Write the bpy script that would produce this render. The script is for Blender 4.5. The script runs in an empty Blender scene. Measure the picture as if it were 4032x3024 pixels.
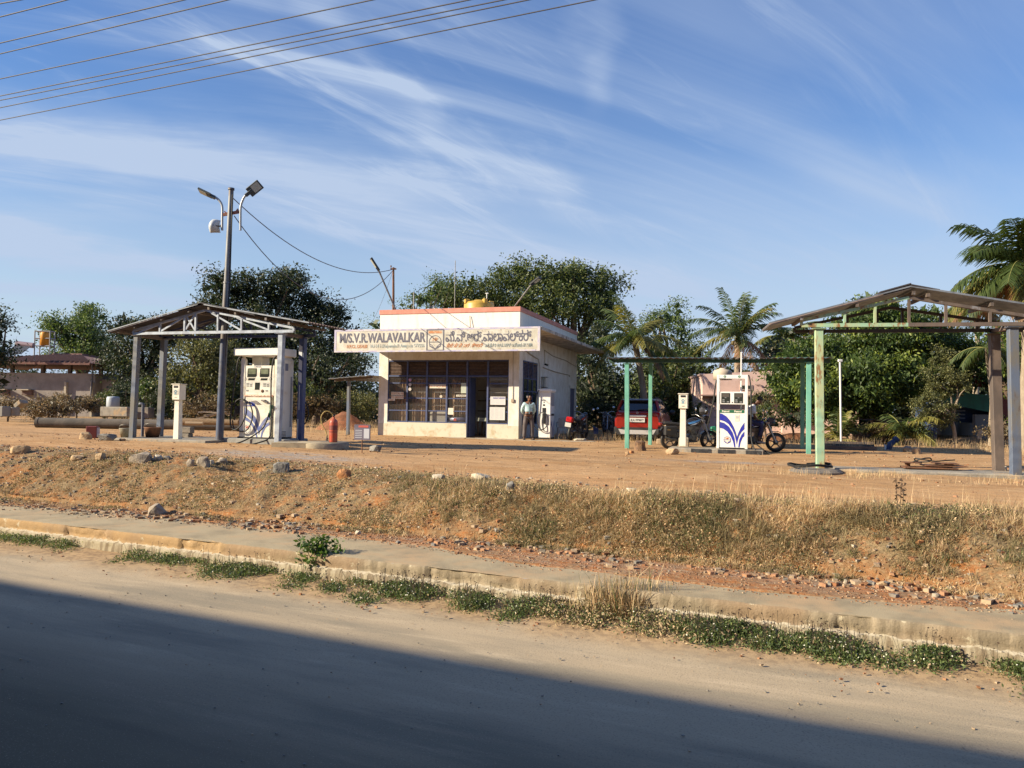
import bpy, bmesh, math, random
import numpy as np
from mathutils import Vector, Matrix
R = math.radians
sc = bpy.context.scene
COL = sc.collection

# ------------------------------------------------------------------ camera
PITCH = math.atan(88/3024); ROLL = R(0.85); CAMZ = 2.4
cp, sp, cr, sr = math.cos(PITCH), math.sin(PITCH), math.cos(ROLL), math.sin(ROLL)
cam = bpy.data.cameras.new('camera'); camo = bpy.data.objects.new('camera', cam); COL.objects.link(camo)
cam.sensor_width = 36; cam.lens = 27; cam.clip_end = 5000; cam.clip_start = 0.05
right = Vector((cr, -sp*sr, cp*sr)); fwd = Vector((0, cp, sp)); up = right.cross(fwd)
M4 = Matrix.Identity(4)
for i in range(3):
    M4[i][0], M4[i][1], M4[i][2] = right[i], up[i], -fwd[i]
M4.translation = (0, 0, CAMZ); camo.matrix_world = M4
sc.camera = camo

# ------------------------------------------------------------------ sun, sky, exposure
SUN_EL = R(25.3); SUN_AZ = math.atan2(-.970, -.242)          # azimuth from +Y towards +X, sun at the left and a little behind
sd = bpy.data.lights.new('sun', 'SUN'); so = bpy.data.objects.new('sun', sd); COL.objects.link(so)
sd.energy = 5.0; sd.angle = R(0.5); sd.color = (1.0, 0.86, 0.63)
tosun = Vector((math.sin(SUN_AZ)*math.cos(SUN_EL), math.cos(SUN_AZ)*math.cos(SUN_EL), math.sin(SUN_EL)))
so.rotation_euler = tosun.to_track_quat('Z', 'Y').to_euler()
sc.view_settings.view_transform = 'Standard'; sc.view_settings.look = 'None'
sc.view_settings.exposure = 0.95; sc.view_settings.gamma = 1.0

W = bpy.data.worlds.new("World"); sc.world = W; W.use_nodes = True
nt = W.node_tree; N = nt.nodes; L = nt.links
bg = N['Background']; bg.inputs['Strength'].default_value = 0.078
sky = N.new('ShaderNodeTexSky'); sky.sky_type = 'NISHITA'; sky.sun_disc = False
sky.sun_elevation = SUN_EL; sky.sun_rotation = SUN_AZ % (2*math.pi)
sky.air_density = 1.3; sky.dust_density = 0.15; sky.ozone_density = 2.5; sky.altitude = 600
def wmath(op, a, b=None, c=None):
    n = N.new('ShaderNodeMath'); n.operation = op
    for k, q in enumerate((a, b, c)):
        if q is None: continue
        if isinstance(q, (int, float)): n.inputs[k].default_value = q
        else: L.new(q, n.inputs[k])
    return n.outputs[0]
tc = N.new('ShaderNodeTexCoord'); sx = N.new('ShaderNodeSeparateXYZ'); L.new(tc.outputs['Generated'], sx.inputs[0])
zz = wmath('MAXIMUM', sx.outputs['Z'], 0.0); zd = wmath('ADD', zz, 0.25)
px_ = wmath('DIVIDE', sx.outputs['X'], zd); py_ = wmath('DIVIDE', sx.outputs['Y'], zd)
cv = N.new('ShaderNodeCombineXYZ'); L.new(px_, cv.inputs[0]); L.new(py_, cv.inputs[1])
def cloudlayer(rot, scx, scy, off, scale, lo, hi, dist, detail=7, rough=.58):
    mp = N.new('ShaderNodeMapping'); mp.vector_type = 'TEXTURE'
    mp.inputs['Rotation'].default_value = (0, 0, rot); mp.inputs['Scale'].default_value = (1/scx, 1/scy, 1)
    mp.inputs['Location'].default_value = off
    L.new(cv.outputs[0], mp.inputs[0])
    no = N.new('ShaderNodeTexNoise'); no.inputs['Scale'].default_value = scale; no.inputs['Detail'].default_value = detail
    no.inputs['Roughness'].default_value = rough; no.inputs['Distortion'].default_value = dist
    L.new(mp.outputs[0], no.inputs['Vector'])
    mr = N.new('ShaderNodeMapRange'); mr.interpolation_type = 'SMOOTHSTEP'
    L.new(no.outputs['Fac'], mr.inputs[0]); mr.inputs[1].default_value = lo; mr.inputs[2].default_value = hi
    return mr.outputs[0]
big = cloudlayer(R(18), .35, .75, (3.1, 1.3, 0), 0.9, .36, .62, .5, 3, .5)
st1 = cloudlayer(R(24), .22, 1.25, (0.4, 0.2, 0), 1.5, .40, .72, 1.1, 8, .6)
st2 = cloudlayer(R(40), .40, 1.9, (5.3, 2.2, 0), 2.6, .46, .78, 1.8, 10, .66)
veil = cloudlayer(R(10), .30, .6, (8, 3, 0), 1.1, .30, .72, .6, 5, .55)
leftw = N.new('ShaderNodeMapRange'); L.new(sx.outputs['X'], leftw.inputs[0]); leftw.inputs[1].default_value = .45; leftw.inputs[2].default_value = -.45; leftw.inputs[3].default_value = .45; leftw.inputs[4].default_value = 1.15
f = wmath('MULTIPLY', wmath('MULTIPLY', big, st1), .70)
f = wmath('ADD', f, wmath('MULTIPLY', wmath('MULTIPLY', st2, wmath('ADD', big, .25)), .40))
f = wmath('MULTIPLY', f, leftw.outputs[0])
f = wmath('ADD', f, wmath('MULTIPLY', veil, .30))
wobn = N.new('ShaderNodeTexNoise'); wobn.inputs['Scale'].default_value = 3.0; wobn.inputs['Detail'].default_value = 4; L.new(cv.outputs[0], wobn.inputs['Vector'])
wob_ = wmath('MULTIPLY', wmath('SUBTRACT', wobn.outputs['Fac'], .5), .28)
def streak(p0, p1, w, k):
    """one long wisp of cirrus: a band between two sky directions, broken up by the noise layers"""
    dx, dy = p1[0]-p0[0], p1[1]-p0[1]; ln_ = math.hypot(dx, dy); dx, dy = dx/ln_, dy/ln_
    ax_ = wmath('SUBTRACT', px_, p0[0]); ay_ = wmath('SUBTRACT', py_, p0[1])
    t_a = wmath('ADD', wmath('MULTIPLY', ax_, dx), wmath('MULTIPLY', ay_, dy))
    d_a = wmath('ABSOLUTE', wmath('ADD', wmath('SUBTRACT', wmath('MULTIPLY', ax_, dy), wmath('MULTIPLY', ay_, dx)), wob_))
    def ss(x, lo, hi):
        n_ = N.new('ShaderNodeMapRange'); n_.interpolation_type = 'SMOOTHSTEP'; L.new(x, n_.inputs[0]); n_.inputs[1].default_value = lo; n_.inputs[2].default_value = hi; return n_.outputs[0]
    m_ = wmath('MULTIPLY', ss(d_a, w, 0), wmath('MULTIPLY', ss(t_a, -.25*ln_, .15*ln_), ss(t_a, 1.25*ln_, .75*ln_)))
    return wmath('MULTIPLY', wmath('MULTIPLY', m_, wmath('ADD', wmath('MULTIPLY', st1, .60), wmath('ADD', wmath('MULTIPLY', st2, .45), .30))), k)
for q_ in (((-1.1, 1.46), (-.05, 1.95), .19, 1.0), ((-.50, 1.25), (.20, 1.98), .13, .85), ((-1.5, 1.85), (-.85, 2.3), .17, 1.0), ((-1.6, 2.15), (-.9, 2.55), .12, .8), ((-.6, 1.9), (.6, 2.5), .20, .7), ((-.35, 1.15), (-.16, 1.60), .06, .5), ((.10, 1.12), (.15, 1.5), .05, .4), ((.35, 1.4), (1.1, 1.9), .16, .30)): f = wmath('ADD', f, streak(*q_))
hz_ = N.new('ShaderNodeMapRange'); L.new(sx.outputs['Z'], hz_.inputs[0])
hz_.inputs[1].default_value = 0.0; hz_.inputs[2].default_value = 0.33; hz_.inputs[3].default_value = .86; hz_.inputs[4].default_value = 0.0
f = wmath('MINIMUM', wmath('ADD', f, hz_.outputs[0]), .95)
pre = N.new('ShaderNodeHueSaturation'); pre.inputs['Saturation'].default_value = 1.38; pre.inputs['Hue'].default_value = .517; pre.inputs['Value'].default_value = 1.0; L.new(sky.outputs[0], pre.inputs['Color'])
mx = N.new('ShaderNodeMix'); mx.data_type = 'RGBA'
L.new(f, mx.inputs[0]); L.new(pre.outputs[0], mx.inputs[6]); mx.inputs[7].default_value = (3.4, 4.15, 5.45, 1)
L.new(mx.outputs[2], bg.inputs['Color'])

# ------------------------------------------------------------------ helpers: picking points on the real terrain
def ray(px, py):
    X = (px-2016)/3024; Z = (1512-py)/3024
    X2 = X*cr-Z*sr; Z2 = X*sr+Z*cr
    return Vector((X2, cp-Z2*sp, sp+Z2*cp))
def atD(px, py, D):
    d = ray(px, py); t = D/d.y; return Vector((d.x*t, D, CAMZ+d.z*t))

def _h(ix, iy, s):
    n = (ix.astype(np.int64)*374761393 + iy.astype(np.int64)*668265263 + s*974634777) & 0xffffffff
    n = ((n ^ (n >> 13))*1274126177) & 0xffffffff
    n = (n ^ (n >> 16)) & 0xffffffff
    return n/4294967295.0
def vn(x, y, s=0):
    x = np.asarray(x, float); y = np.asarray(y, float)
    ix = np.floor(x); iy = np.floor(y); fx = x-ix; fy = y-iy
    fx = fx*fx*(3-2*fx); fy = fy*fy*(3-2*fy)
    a = _h(ix, iy, s); b = _h(ix+1, iy, s); c = _h(ix, iy+1, s); d = _h(ix+1, iy+1, s)
    return (a*(1-fx)+b*fx)*(1-fy)+(c*(1-fx)+d*fx)*fy
def fbm(x, y, s=0, o=4, g=.5):
    t = 0; a = 1; w = 0
    for k in range(o):
        t = t+a*vn(x*2**k, y*2**k, s+k*17); w += a; a *= g
    return t/w
def sst(a, b, x):
    t = np.clip((np.asarray(x, float)-a)/(b-a), 0, 1); return t*t*(3-2*t)

TH = R(24.3); DU = (math.cos(TH), -math.sin(TH)); DV = (math.sin(TH), math.cos(TH))
def uv2xy(u, v): return u*DU[0]+v*DV[0], u*DU[1]+v*DV[1]
def xy2uv(x, y): return x*DU[0]+y*DU[1], x*DV[0]+y*DV[1]
KV = 8.50; KZ = 0.35
def gravel_v(u): return np.interp(u, [-30, -15, -12.3, -9, -6.5, -5.3, -4.2, -1, .4, 1.6, 6], [9.6, 9.55, 9.95, 9.85, 9.75, 9.6, 9.2, 9.12, 9.25, 9.55, 9.6])
def base_v(u): return np.interp(u, [-30, -15, -5, -1, .5, 1.6, 6], [9.85, 9.8, 10.35, 10.2, 10.15, 9.85, 9.9])
def crest_v(u): return np.interp(u, [-30, -18, -15, -12, -8.8, -5.4, -3, -1.3, .6, 2, 8], [11.6, 11.6, 12.3, 12.5, 12.4, 11.9, 11.4, 11.5, 11.5, 11.9, 12])
def yard_h(x, y):
    w = sst(-1, -8, x)*(1-sst(23, 29, y))
    return 1.25-0.15*w
def gz(u, v):
    u = np.asarray(u, float); v = np.asarray(v, float)
    x, y = uv2xy(u, v)
    vg = gravel_v(u)+.12*(fbm(u*1.6, v*1.6, 3)-.5)+.06*(fbm(u*9, v*9, 4)-.5)
    vb = base_v(u); vc = crest_v(u)
    lump = fbm(u*1.1, v*1.1, 11)-.5
    yz = CAMZ-yard_h(x, y)
    far = sst(13, 17, v)
    rut = .05*(fbm(u*.35, v*1.4, 21, 3)-.5)+.018*(fbm(u*4, v*4, 23, 2)-.5)+.10*(fbm(u*.15, v*.15, 5, 2)-.5)*sst(30, 60, v)
    yz = yz+rut
    t = np.clip((v-vb)/(vc-vb)+.16*lump*np.sin(np.clip((v-vb)/(vc-vb), 0, 1)*math.pi), 0, 1)
    prof = np.where(t < .12, t*t*2.5, np.sin(t*math.pi/2)**1.25)
    prof = np.clip(prof, 0, 1)*(1+0*u)
    z = KZ+.012+(yz-KZ-.012)*prof
    slope = np.sin(np.clip(t, 0, 1)*math.pi)
    z = z+slope*(.10*(fbm(u*2.3, v*2.3, 31)-.5)+.07*(fbm(u*8, v*8, 33, 3)-.5))
    z = z-.09*prof*(1-sst(vc+.1, vc+2.6, v))+.03*sst(vc-.5, vc, v)*(1-sst(vc, vc+1.0, v))*(fbm(u*1.5, v*3, 41)-.3)
    # an eroded hollow in the face of the bank
    hx = (u+11.35)/.55; hy = (v-12.0)/.28
    z = z-.26*np.exp(-(hx*hx+hy*hy))
    k = sst(vg-.02, vg+.05, v)
    return z*k+(KZ-.03)*(1-k)+.02*(fbm(u*14, v*14, 35, 2)-.5)*k*(1-sst(vb, vb+.2, v))
def Zg(x, y):
    u, v = xy2uv(x, y); return float(gz(u, v))
def G(px, py, z0=None):
    """where the ray through a pixel meets the terrain"""
    d = ray(px, py); t = 3.0
    while t < 400:
        p = d*t; z = Zg(p.x, p.y) if (p.x*DV[0]+p.y*DV[1]) > KV+.1 else 0
        if CAMZ+d.z*t <= z: break
        t += .02 if t < 40 else .2
    p = d*t; return Vector((p.x, p.y, CAMZ+p.z))
def ground(p, dz=0): return Vector((p[0], p[1], Zg(p[0], p[1])+dz))

# ------------------------------------------------------------------ helpers: materials
MATS = {}
def M(name, col, col2=None, scale=4., rough=.75, metal=0., bump=0., bscale=30., lo=.4, hi=.62, detail=6, stretch=None,
      col3=None, scale3=12., lo3=.55, hi3=.7, spec=.5, emit=0, coat=0, island=0., trans=0.):
    if name in MATS: return MATS[name]
    m = bpy.data.materials.new(name); m.use_nodes = True; MATS[name] = m
    n = m.node_tree.nodes; l = m.node_tree.links; b = n['Principled BSDF']
    b.inputs['Roughness'].default_value = rough; b.inputs['Metallic'].default_value = metal
    b.inputs['Specular IOR Level'].default_value = spec; b.inputs['Coat Weight'].default_value = coat
    c4 = lambda c: (*c, 1)
    tcn = n.new('ShaderNodeTexCoord'); vec = tcn.outputs['Object']
    if stretch:
        mp = n.new('ShaderNodeMapping'); mp.inputs['Scale'].default_value = stretch; l.new(vec, mp.inputs[0]); vec = mp.outputs[0]
    src = None
    def layer(src, ca, cb, s, a, z, det):
        no = n.new('ShaderNodeTexNoise'); no.inputs['Scale'].default_value = s; no.inputs['Detail'].default_value = det
        no.inputs['Roughness'].default_value = .65
        l.new(vec, no.inputs['Vector'])
        mr = n.new('ShaderNodeMapRange'); mr.interpolation_type = 'SMOOTHSTEP'; mr.inputs[1].default_value = a; mr.inputs[2].default_value = z
        l.new(no.outputs['Fac'], mr.inputs[0])
        mx = n.new('ShaderNodeMix'); mx.data_type = 'RGBA'; l.new(mr.outputs[0], mx.inputs[0])
        if src is None: mx.inputs[6].default_value = c4(ca)
        else: l.new(src, mx.inputs[6])
        mx.inputs[7].default_value = c4(cb); return mx.outputs[2]
    if col2 is not None: src = layer(None, col, col2, scale, lo, hi, detail)
    if col3 is not None: src = layer(src, col, col3, scale3, lo3, hi3, 8)
    if island:
        g = n.new('ShaderNodeNewGeometry'); hsv = n.new('ShaderNodeHueSaturation')
        mr = n.new('ShaderNodeMapRange'); l.new(g.outputs['Random Per Island'], mr.inputs[0]); mr.inputs[3].default_value = 1-island; mr.inputs[4].default_value = 1+island
        l.new(mr.outputs[0], hsv.inputs['Value'])
        m2 = n.new('ShaderNodeMapRange'); l.new(g.outputs['Random Per Island'], m2.inputs[0]); m2.inputs[3].default_value = .515; m2.inputs[4].default_value = .485
        l.new(m2.outputs[0], hsv.inputs['Hue'])
        if src is None: hsv.inputs['Color'].default_value = c4(col)
        else: l.new(src, hsv.inputs['Color'])
        src = hsv.outputs[0]
    if src is None: b.inputs['Base Color'].default_value = c4(col)
    else: l.new(src, b.inputs['Base Color'])
    if bump:
        no = n.new('ShaderNodeTexNoise'); no.inputs['Scale'].default_value = bscale; no.inputs['Detail'].default_value = 5
        l.new(vec, no.inputs['Vector'])
        bp = n.new('ShaderNodeBump'); bp.inputs['Strength'].default_value = bump; bp.inputs['Distance'].default_value = .02
        l.new(no.outputs['Fac'], bp.inputs['Height']); l.new(bp.outputs[0], b.inputs['Normal'])
    if trans:
        out = n['Material Output']; tr = n.new('ShaderNodeBsdfTranslucent'); ms = n.new('ShaderNodeMixShader'); ms.inputs[0].default_value = trans
        hs2 = n.new('ShaderNodeHueSaturation'); hs2.inputs['Value'].default_value = 1.5; hs2.inputs['Saturation'].default_value = 1.15; hs2.inputs['Hue'].default_value = .49
        if src is None: hs2.inputs['Color'].default_value = c4(col)
        else: l.new(src, hs2.inputs['Color'])
        l.new(hs2.outputs[0], tr.inputs[0])
        l.new(b.outputs[0], ms.inputs[1]); l.new(tr.outputs[0], ms.inputs[2]); l.new(ms.outputs[0], out.inputs[0])
    return m

def glass_mat(name, tint, fac=.45):
    m = bpy.data.materials.new(name); m.use_nodes = True; n = m.node_tree.nodes; l = m.node_tree.links
    out = n['Material Output']; n.remove(n['Principled BSDF'])
    t = n.new('ShaderNodeBsdfTransparent'); t.inputs[0].default_value = (*tint, 1)
    g = n.new('ShaderNodeBsdfGlossy'); g.inputs['Roughness'].default_value = .04; g.inputs[0].default_value = (.8, .85, .9, 1)
    fr = n.new('ShaderNodeFresnel'); fr.inputs[0].default_value = 1.5
    d = n.new('ShaderNodeBsdfDiffuse'); d.inputs[0].default_value = (.32, .28, .24, 1)
    m1 = n.new('ShaderNodeMixShader'); m1.inputs[0].default_value = fac; l.new(t.outputs[0], m1.inputs[1]); l.new(d.outputs[0], m1.inputs[2])
    ms = n.new('ShaderNodeMixShader'); ms.inputs[0].default_value = .07; n.remove(fr); l.new(m1.outputs[0], ms.inputs[1]); l.new(g.outputs[0], ms.inputs[2])
    l.new(ms.outputs[0], out.inputs[0]); return m

# ------------------------------------------------------------------ helpers: mesh building
class MB:
    def __init__(s): s.v = []; s.f = []; s.m = []; s.sm = []
    def add(s, vs, fs, mi=0, smooth=False):
        b = len(s.v); s.v += [tuple(p) for p in vs]
        for f in fs: s.f.append([b+i for i in f]); s.m.append(mi); s.sm.append(smooth)
        return s
    def box(s, c, d, mi=0, rot=None):
        c = Vector(c); x, y, z = d[0]/2, d[1]/2, d[2]/2
        vs = [Vector((a*x, b*y, e*z)) for e in (-1, 1) for b in (-1, 1) for a in (-1, 1)]
        if rot is not None: vs = [rot @ p for p in vs]
        return s.add([c+p for p in vs], [(0, 2, 3, 1), (4, 5, 7, 6), (0, 1, 5, 4), (2, 6, 7, 3), (0, 4, 6, 2), (1, 3, 7, 5)], mi)
    def bx(s, x0, x1, y0, y1, z0, z1, mi=0): return s.box(((x0+x1)/2, (y0+y1)/2, (z0+z1)/2), (abs(x1-x0), abs(y1-y0), abs(z1-z0)), mi)
    def bar(s, p, q, w, h, mi=0, upv=(0, 0, 1)):
        p = Vector(p); q = Vector(q); d = q-p; ln = d.length; d.normalize(); u = Vector(upv)
        if abs(d.dot(u)) > .98: u = Vector((0, 1, 0))
        sd_ = d.cross(u).normalized(); u = sd_.cross(d).normalized()
        rot = Matrix((sd_, d, u)).transposed()
        return s.box((p+q)/2, (w, ln, h), mi, rot)
    def tube(s, pts, r, n=8, mi=0, cap=True, smooth=True):
        pts = [Vector(p) for p in pts]; k = len(pts); rs = r if isinstance(r, (list, tuple)) else [r]*k
        vs = []; a = None
        for i, p in enumerate(pts):
            d = (pts[min(i+1, k-1)]-pts[max(i-1, 0)]).normalized()
            if a is None: a = d.orthogonal().normalized()
            else:
                a = (a-d*a.dot(d)); a = a.normalized() if a.length > 1e-5 else d.orthogonal().normalized()
            b = d.cross(a)
            for j in range(n):
                t = 2*math.pi*j/n; vs.append(p+(a*math.cos(t)+b*math.sin(t))*rs[i])
        fs = [(i*n+j, i*n+(j+1) % n, (i+1)*n+(j+1) % n, (i+1)*n+j) for i in range(k-1) for j in range(n)]
        s.add(vs, fs, mi, smooth)
        if cap: s.add([vs[j] for j in range(n)][::-1], [tuple(range(n))], mi); s.add(vs[-n:], [tuple(range(n))], mi)
        return s
    def lathe(s, prof, c=(0, 0, 0), n=20, mi=0, axis='z', smooth=True):
        vs = []
        for r_, z in prof:
            for j in range(n):
                t = 2*math.pi*j/n; x, y = r_*math.cos(t), r_*math.sin(t)
                p = (x, y, z) if axis == 'z' else ((x, z, y) if axis == 'y' else (z, x, y))
                vs.append((p[0]+c[0], p[1]+c[1], p[2]+c[2]))
        fs = [(i*n+j, i*n+(j+1) % n, (i+1)*n+(j+1) % n, (i+1)*n+j) for i in range(len(prof)-1) for j in range(n)]
        return s.add(vs, fs, mi, smooth)
    def poly(s, pts, mi=0): return s.add(pts, [tuple(range(len(pts)))], mi)
    def prism(s, pts, d, mi=0):
        n = len(pts); d = Vector(d); a = [Vector(p) for p in pts]; b = [p+d for p in a]
        return s.add(a+b, [tuple(range(n))[::-1], tuple(range(n, 2*n))]+[(i, (i+1) % n, n+(i+1) % n, n+i) for i in range(n)], mi)
    def build(s, name, mats, parent=None, bevel=0, loc=None, rz=0, seg=1, sub=0, fixn=True):
        me = bpy.data.meshes.new(name); me.from_pydata(s.v, [], s.f)
        if not isinstance(mats, (list, tuple)): mats = [mats]
        for m in mats: me.materials.append(m)
        me.polygons.foreach_set('material_index', s.m); me.polygons.foreach_set('use_smooth', s.sm)
        if fixn:
            b = bmesh.new(); b.from_mesh(me); bmesh.ops.recalc_face_normals(b, faces=b.faces); b.to_mesh(me); b.free()
        o = bpy.data.objects.new(name, me); COL.objects.link(o)
        if parent: o.parent = parent
        if loc is not None: o.location = loc
        if rz: o.rotation_euler.z = rz
        if bevel:
            md = o.modifiers.new('b', 'BEVEL'); md.width = bevel; md.segments = seg; md.limit_method = 'ANGLE'; md.angle_limit = R(40)
        if sub:
            md = o.modifiers.new('s', 'SUBSURF'); md.levels = sub; md.render_levels = sub
        return o
def tag(o, label=None, cat=None, group=None, kind=None):
    if label: o['label'] = label
    if cat: o['category'] = cat
    if group: o['group'] = group
    if kind: o['kind'] = kind
    return o
def thing(name, label, cat, loc=(0, 0, 0), rz=0, group=None):
    o = bpy.data.objects.new(name, None); COL.objects.link(o); o.location = loc; o.rotation_euler.z = rz; o.empty_display_size = .2
    return tag(o, label, cat, group)
def copy_tree(o, parent=None):
    c = o.copy(); COL.objects.link(c); c.parent = parent
    for ch in list(o.children): copy_tree(ch, c)
    return c
def text(name, s, mat, parent, loc, size, rx=90, rz=0, ext=.003, align='LEFT', bold=0, sx_=1., shear=0, fit=None):
    c = bpy.data.curves.new('txt', 'FONT'); c.body = s; c.size = size; c.extrude = ext; c.align_x = align; c.offset = bold; c.shear = shear; c.resolution_u = 3
    c.materials.append(mat); c.materials.append(mat)
    for i in range(len(s)): c.body_format[i].material_index = i % 2
    t = bpy.data.objects.new('txt', c); COL.objects.link(t)
    me = bpy.data.meshes.new_from_object(t); COL.objects.unlink(t); bpy.data.objects.remove(t); me.name = name
    o = bpy.data.objects.new(name, me); COL.objects.link(o); o.parent = parent; o.location = loc
    o.rotation_euler = (R(rx), 0, R(rz)); o.scale = (sx_, 1, 1)
    if fit:
        co = np.array([v.co[:] for v in me.vertices]); mn, mx_ = co.min(0), co.max(0); fx, fy = fit[0]/(mx_[0]-mn[0]), fit[1]/(mx_[1]-mn[1]); o.scale = (fx, fy, 1); o.location = Vector(loc)+Vector((-mn[0]*fx, 0, -mn[1]*fy))
    return o
def crom(pts, k=8):
    P = [Vector(p) for p in pts]; P = [P[0]*2-P[1]]+P+[P[-1]*2-P[-2]]; out = []
    for i in range(1, len(P)-2):
        for j in range(k):
            t = j/k; a, b, c, d = P[i-1:i+3]
            out.append(.5*((2*b)+(c-a)*t+(2*a-5*b+4*c-d)*t*t+(3*b-a-3*c+d)*t**3))
    return out+[P[-2]]
def bulk(name, verts, faces_n, mats, parent=None, mi=None, smooth=False, loc=None):
    """fast mesh: verts (N*k,3) where each consecutive k verts is one face"""
    verts = np.ascontiguousarray(verts, dtype=np.float32).reshape(-1, 3); k = faces_n; nf = len(verts)//k
    me = bpy.data.meshes.new(name); me.vertices.add(len(verts)); me.vertices.foreach_set('co', verts.ravel())
    me.loops.add(len(verts)); me.loops.foreach_set('vertex_index', np.arange(len(verts), dtype=np.int32))
    me.polygons.add(nf); me.polygons.foreach_set('loop_start', np.arange(0, len(verts), k, dtype=np.int32))
    if not isinstance(mats, (list, tuple)): mats = [mats]
    for m in mats: me.materials.append(m)
    if mi is not None: me.polygons.foreach_set('material_index', np.asarray(mi, dtype=np.int32))
    me.update(calc_edges=True)
    o = bpy.data.objects.new(name, me); COL.objects.link(o)
    if parent: o.parent = parent
    if loc is not None: o.location = loc
    return o
def rand_dirs(rng, n):
    d = rng.normal(size=(n, 3)); return d/np.linalg.norm(d, axis=1, keepdims=True)
def leafquads(rng, C, ln, wd, droop=0., jitter=.35, flat=0.):
    n = len(C); d = rand_dirs(rng, n); d[:, 2] = d[:, 2]*(1-flat)-droop; d /= np.linalg.norm(d, axis=1, keepdims=True)
    r = rand_dirs(rng, n); s = np.cross(d, r); s /= np.linalg.norm(s, axis=1, keepdims=True)+1e-9
    l_ = ln*(1+jitter*rng.uniform(-1, 1, (n, 1))); w = wd*(1+jitter*rng.uniform(-1, 1, (n, 1)))
    a = C; b = C+d*l_*.45+s*w*.5; c = C+d*l_; e = C+d*l_*.45-s*w*.5
    return np.stack([a, b, c, e], 1).reshape(-1, 3)
ex_ = lambda a: Vector((math.cos(a), math.sin(a), 0))
YA = R(-17.5); EX = Vector((math.cos(YA), math.sin(YA), 0)); EY = Vector((-math.sin(YA), math.cos(YA), 0))

# ================================================================== THE SETTING: ground, road, pavement, kerb
rng = np.random.default_rng(7); rnd = random.Random(5)
def ground_material():
    m = bpy.data.materials.new('dirt_ground'); m.use_nodes = True; n = m.node_tree.nodes; l = m.node_tree.links; b = n['Principled BSDF']
    b.inputs['Roughness'].default_value = .95; b.inputs['Specular IOR Level'].default_value = .15
    tcn = n.new('ShaderNodeTexCoord'); mp = n.new('ShaderNodeMapping'); mp.inputs['Rotation'].default_value = (0, 0, TH)
    l.new(tcn.outputs['Object'], mp.inputs[0])
    st = n.new('ShaderNodeMapping'); st.inputs['Scale'].default_value = (.28, 1.2, 1); l.new(mp.outputs[0], st.inputs[0])
    def noise(v, s, d=6, r=.6):
        k = n.new('ShaderNodeTexNoise'); k.inputs['Scale'].default_value = s; k.inputs['Detail'].default_value = d; k.inputs['Roughness'].default_value = r; l.new(v, k.inputs['Vector']); return k.outputs['Fac']
    def ramp(f, a, z, o0=0., o1=1.):
        k = n.new('ShaderNodeMapRange'); k.interpolation_type = 'SMOOTHSTEP'; l.new(f, k.inputs[0]); k.inputs[1].default_value = a; k.inputs[2].default_value = z; k.inputs[3].default_value = o0; k.inputs[4].default_value = o1; return k.outputs[0]
    def mix(f, a, b_):
        k = n.new('ShaderNodeMix'); k.data_type = 'RGBA'; l.new(f, k.inputs[0])
        for i, c in ((6, a), (7, b_)):
            if isinstance(c, tuple): k.inputs[i].default_value = (*c, 1)
            else: l.new(c, k.inputs[i])
        return k.outputs[2]
    def mul(a, b_):
        k = n.new('ShaderNodeMath'); k.operation = 'MULTIPLY'; l.new(a, k.inputs[0]); l.new(b_, k.inputs[1]); return k.outputs[0]
    att = n.new('ShaderNodeVertexColor'); att.layer_name = 'mask'; sp_ = n.new('ShaderNodeSeparateColor'); l.new(att.outputs[0], sp_.inputs[0])
    bank, grey, dry = sp_.outputs
    c = mix(ramp(noise(st.outputs[0], 1.1, 5), .38, .64), (.46, .28, .14), (.37, .215, .10))
    c = mix(ramp(noise(st.outputs[0], 5, 7), .45, .72), c, (.54, .36, .195))
    c = mix(ramp(noise(mp.outputs[0], 26, 5), .56, .72, 0, .7), c, (.27, .13, .06))
    red = mix(ramp(noise(mp.outputs[0], 2.4, 6), .40, .62), (.26, .145, .07), (.35, .145, .05))
    red = mix(ramp(noise(mp.outputs[0], 18, 6), .5, .66), red, (.41, .27, .145))
    c = mix(bank, c, red)
    litter = mix(ramp(noise(mp.outputs[0], 40, 6, .7), .4, .62), (.28, .21, .12), (.14, .105, .06))
    c = mix(mul(dry, ramp(noise(mp.outputs[0], 3.2, 6, .65), .36, .58)), c, litter)
    gr = mix(ramp(noise(mp.outputs[0], 30, 5), .42, .6), (.40, .36, .32), (.24, .22, .20))
    c = mix(mul(grey, ramp(noise(st.outputs[0], 7, 6, .7), .36, .60)), c, gr)
    vor = n.new('ShaderNodeTexVoronoi'); vor.inputs['Scale'].default_value = 16; l.new(mp.outputs[0], vor.inputs['Vector'])
    c = mix(ramp(vor.outputs['Distance'], .10, .16, .55, 0.), c, (.20, .10, .05))
    l.new(c, b.inputs['Base Color'])
    bp = n.new('ShaderNodeBump'); bp.inputs['Strength'].default_value = .55; bp.inputs['Distance'].default_value = .03
    l.new(noise(mp.outputs[0], 22, 8, .7), bp.inputs['Height'])
    bp2 = n.new('ShaderNodeBump'); bp2.inputs['Strength'].default_value = .5; bp2.inputs['Distance'].default_value = .06; l.new(noise(st.outputs[0], 6, 6), bp2.inputs['Height'])
    l.new(bp.outputs[0], bp2.inputs['Normal']); l.new(bp2.outputs[0], b.inputs['Normal']); return m

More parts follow.
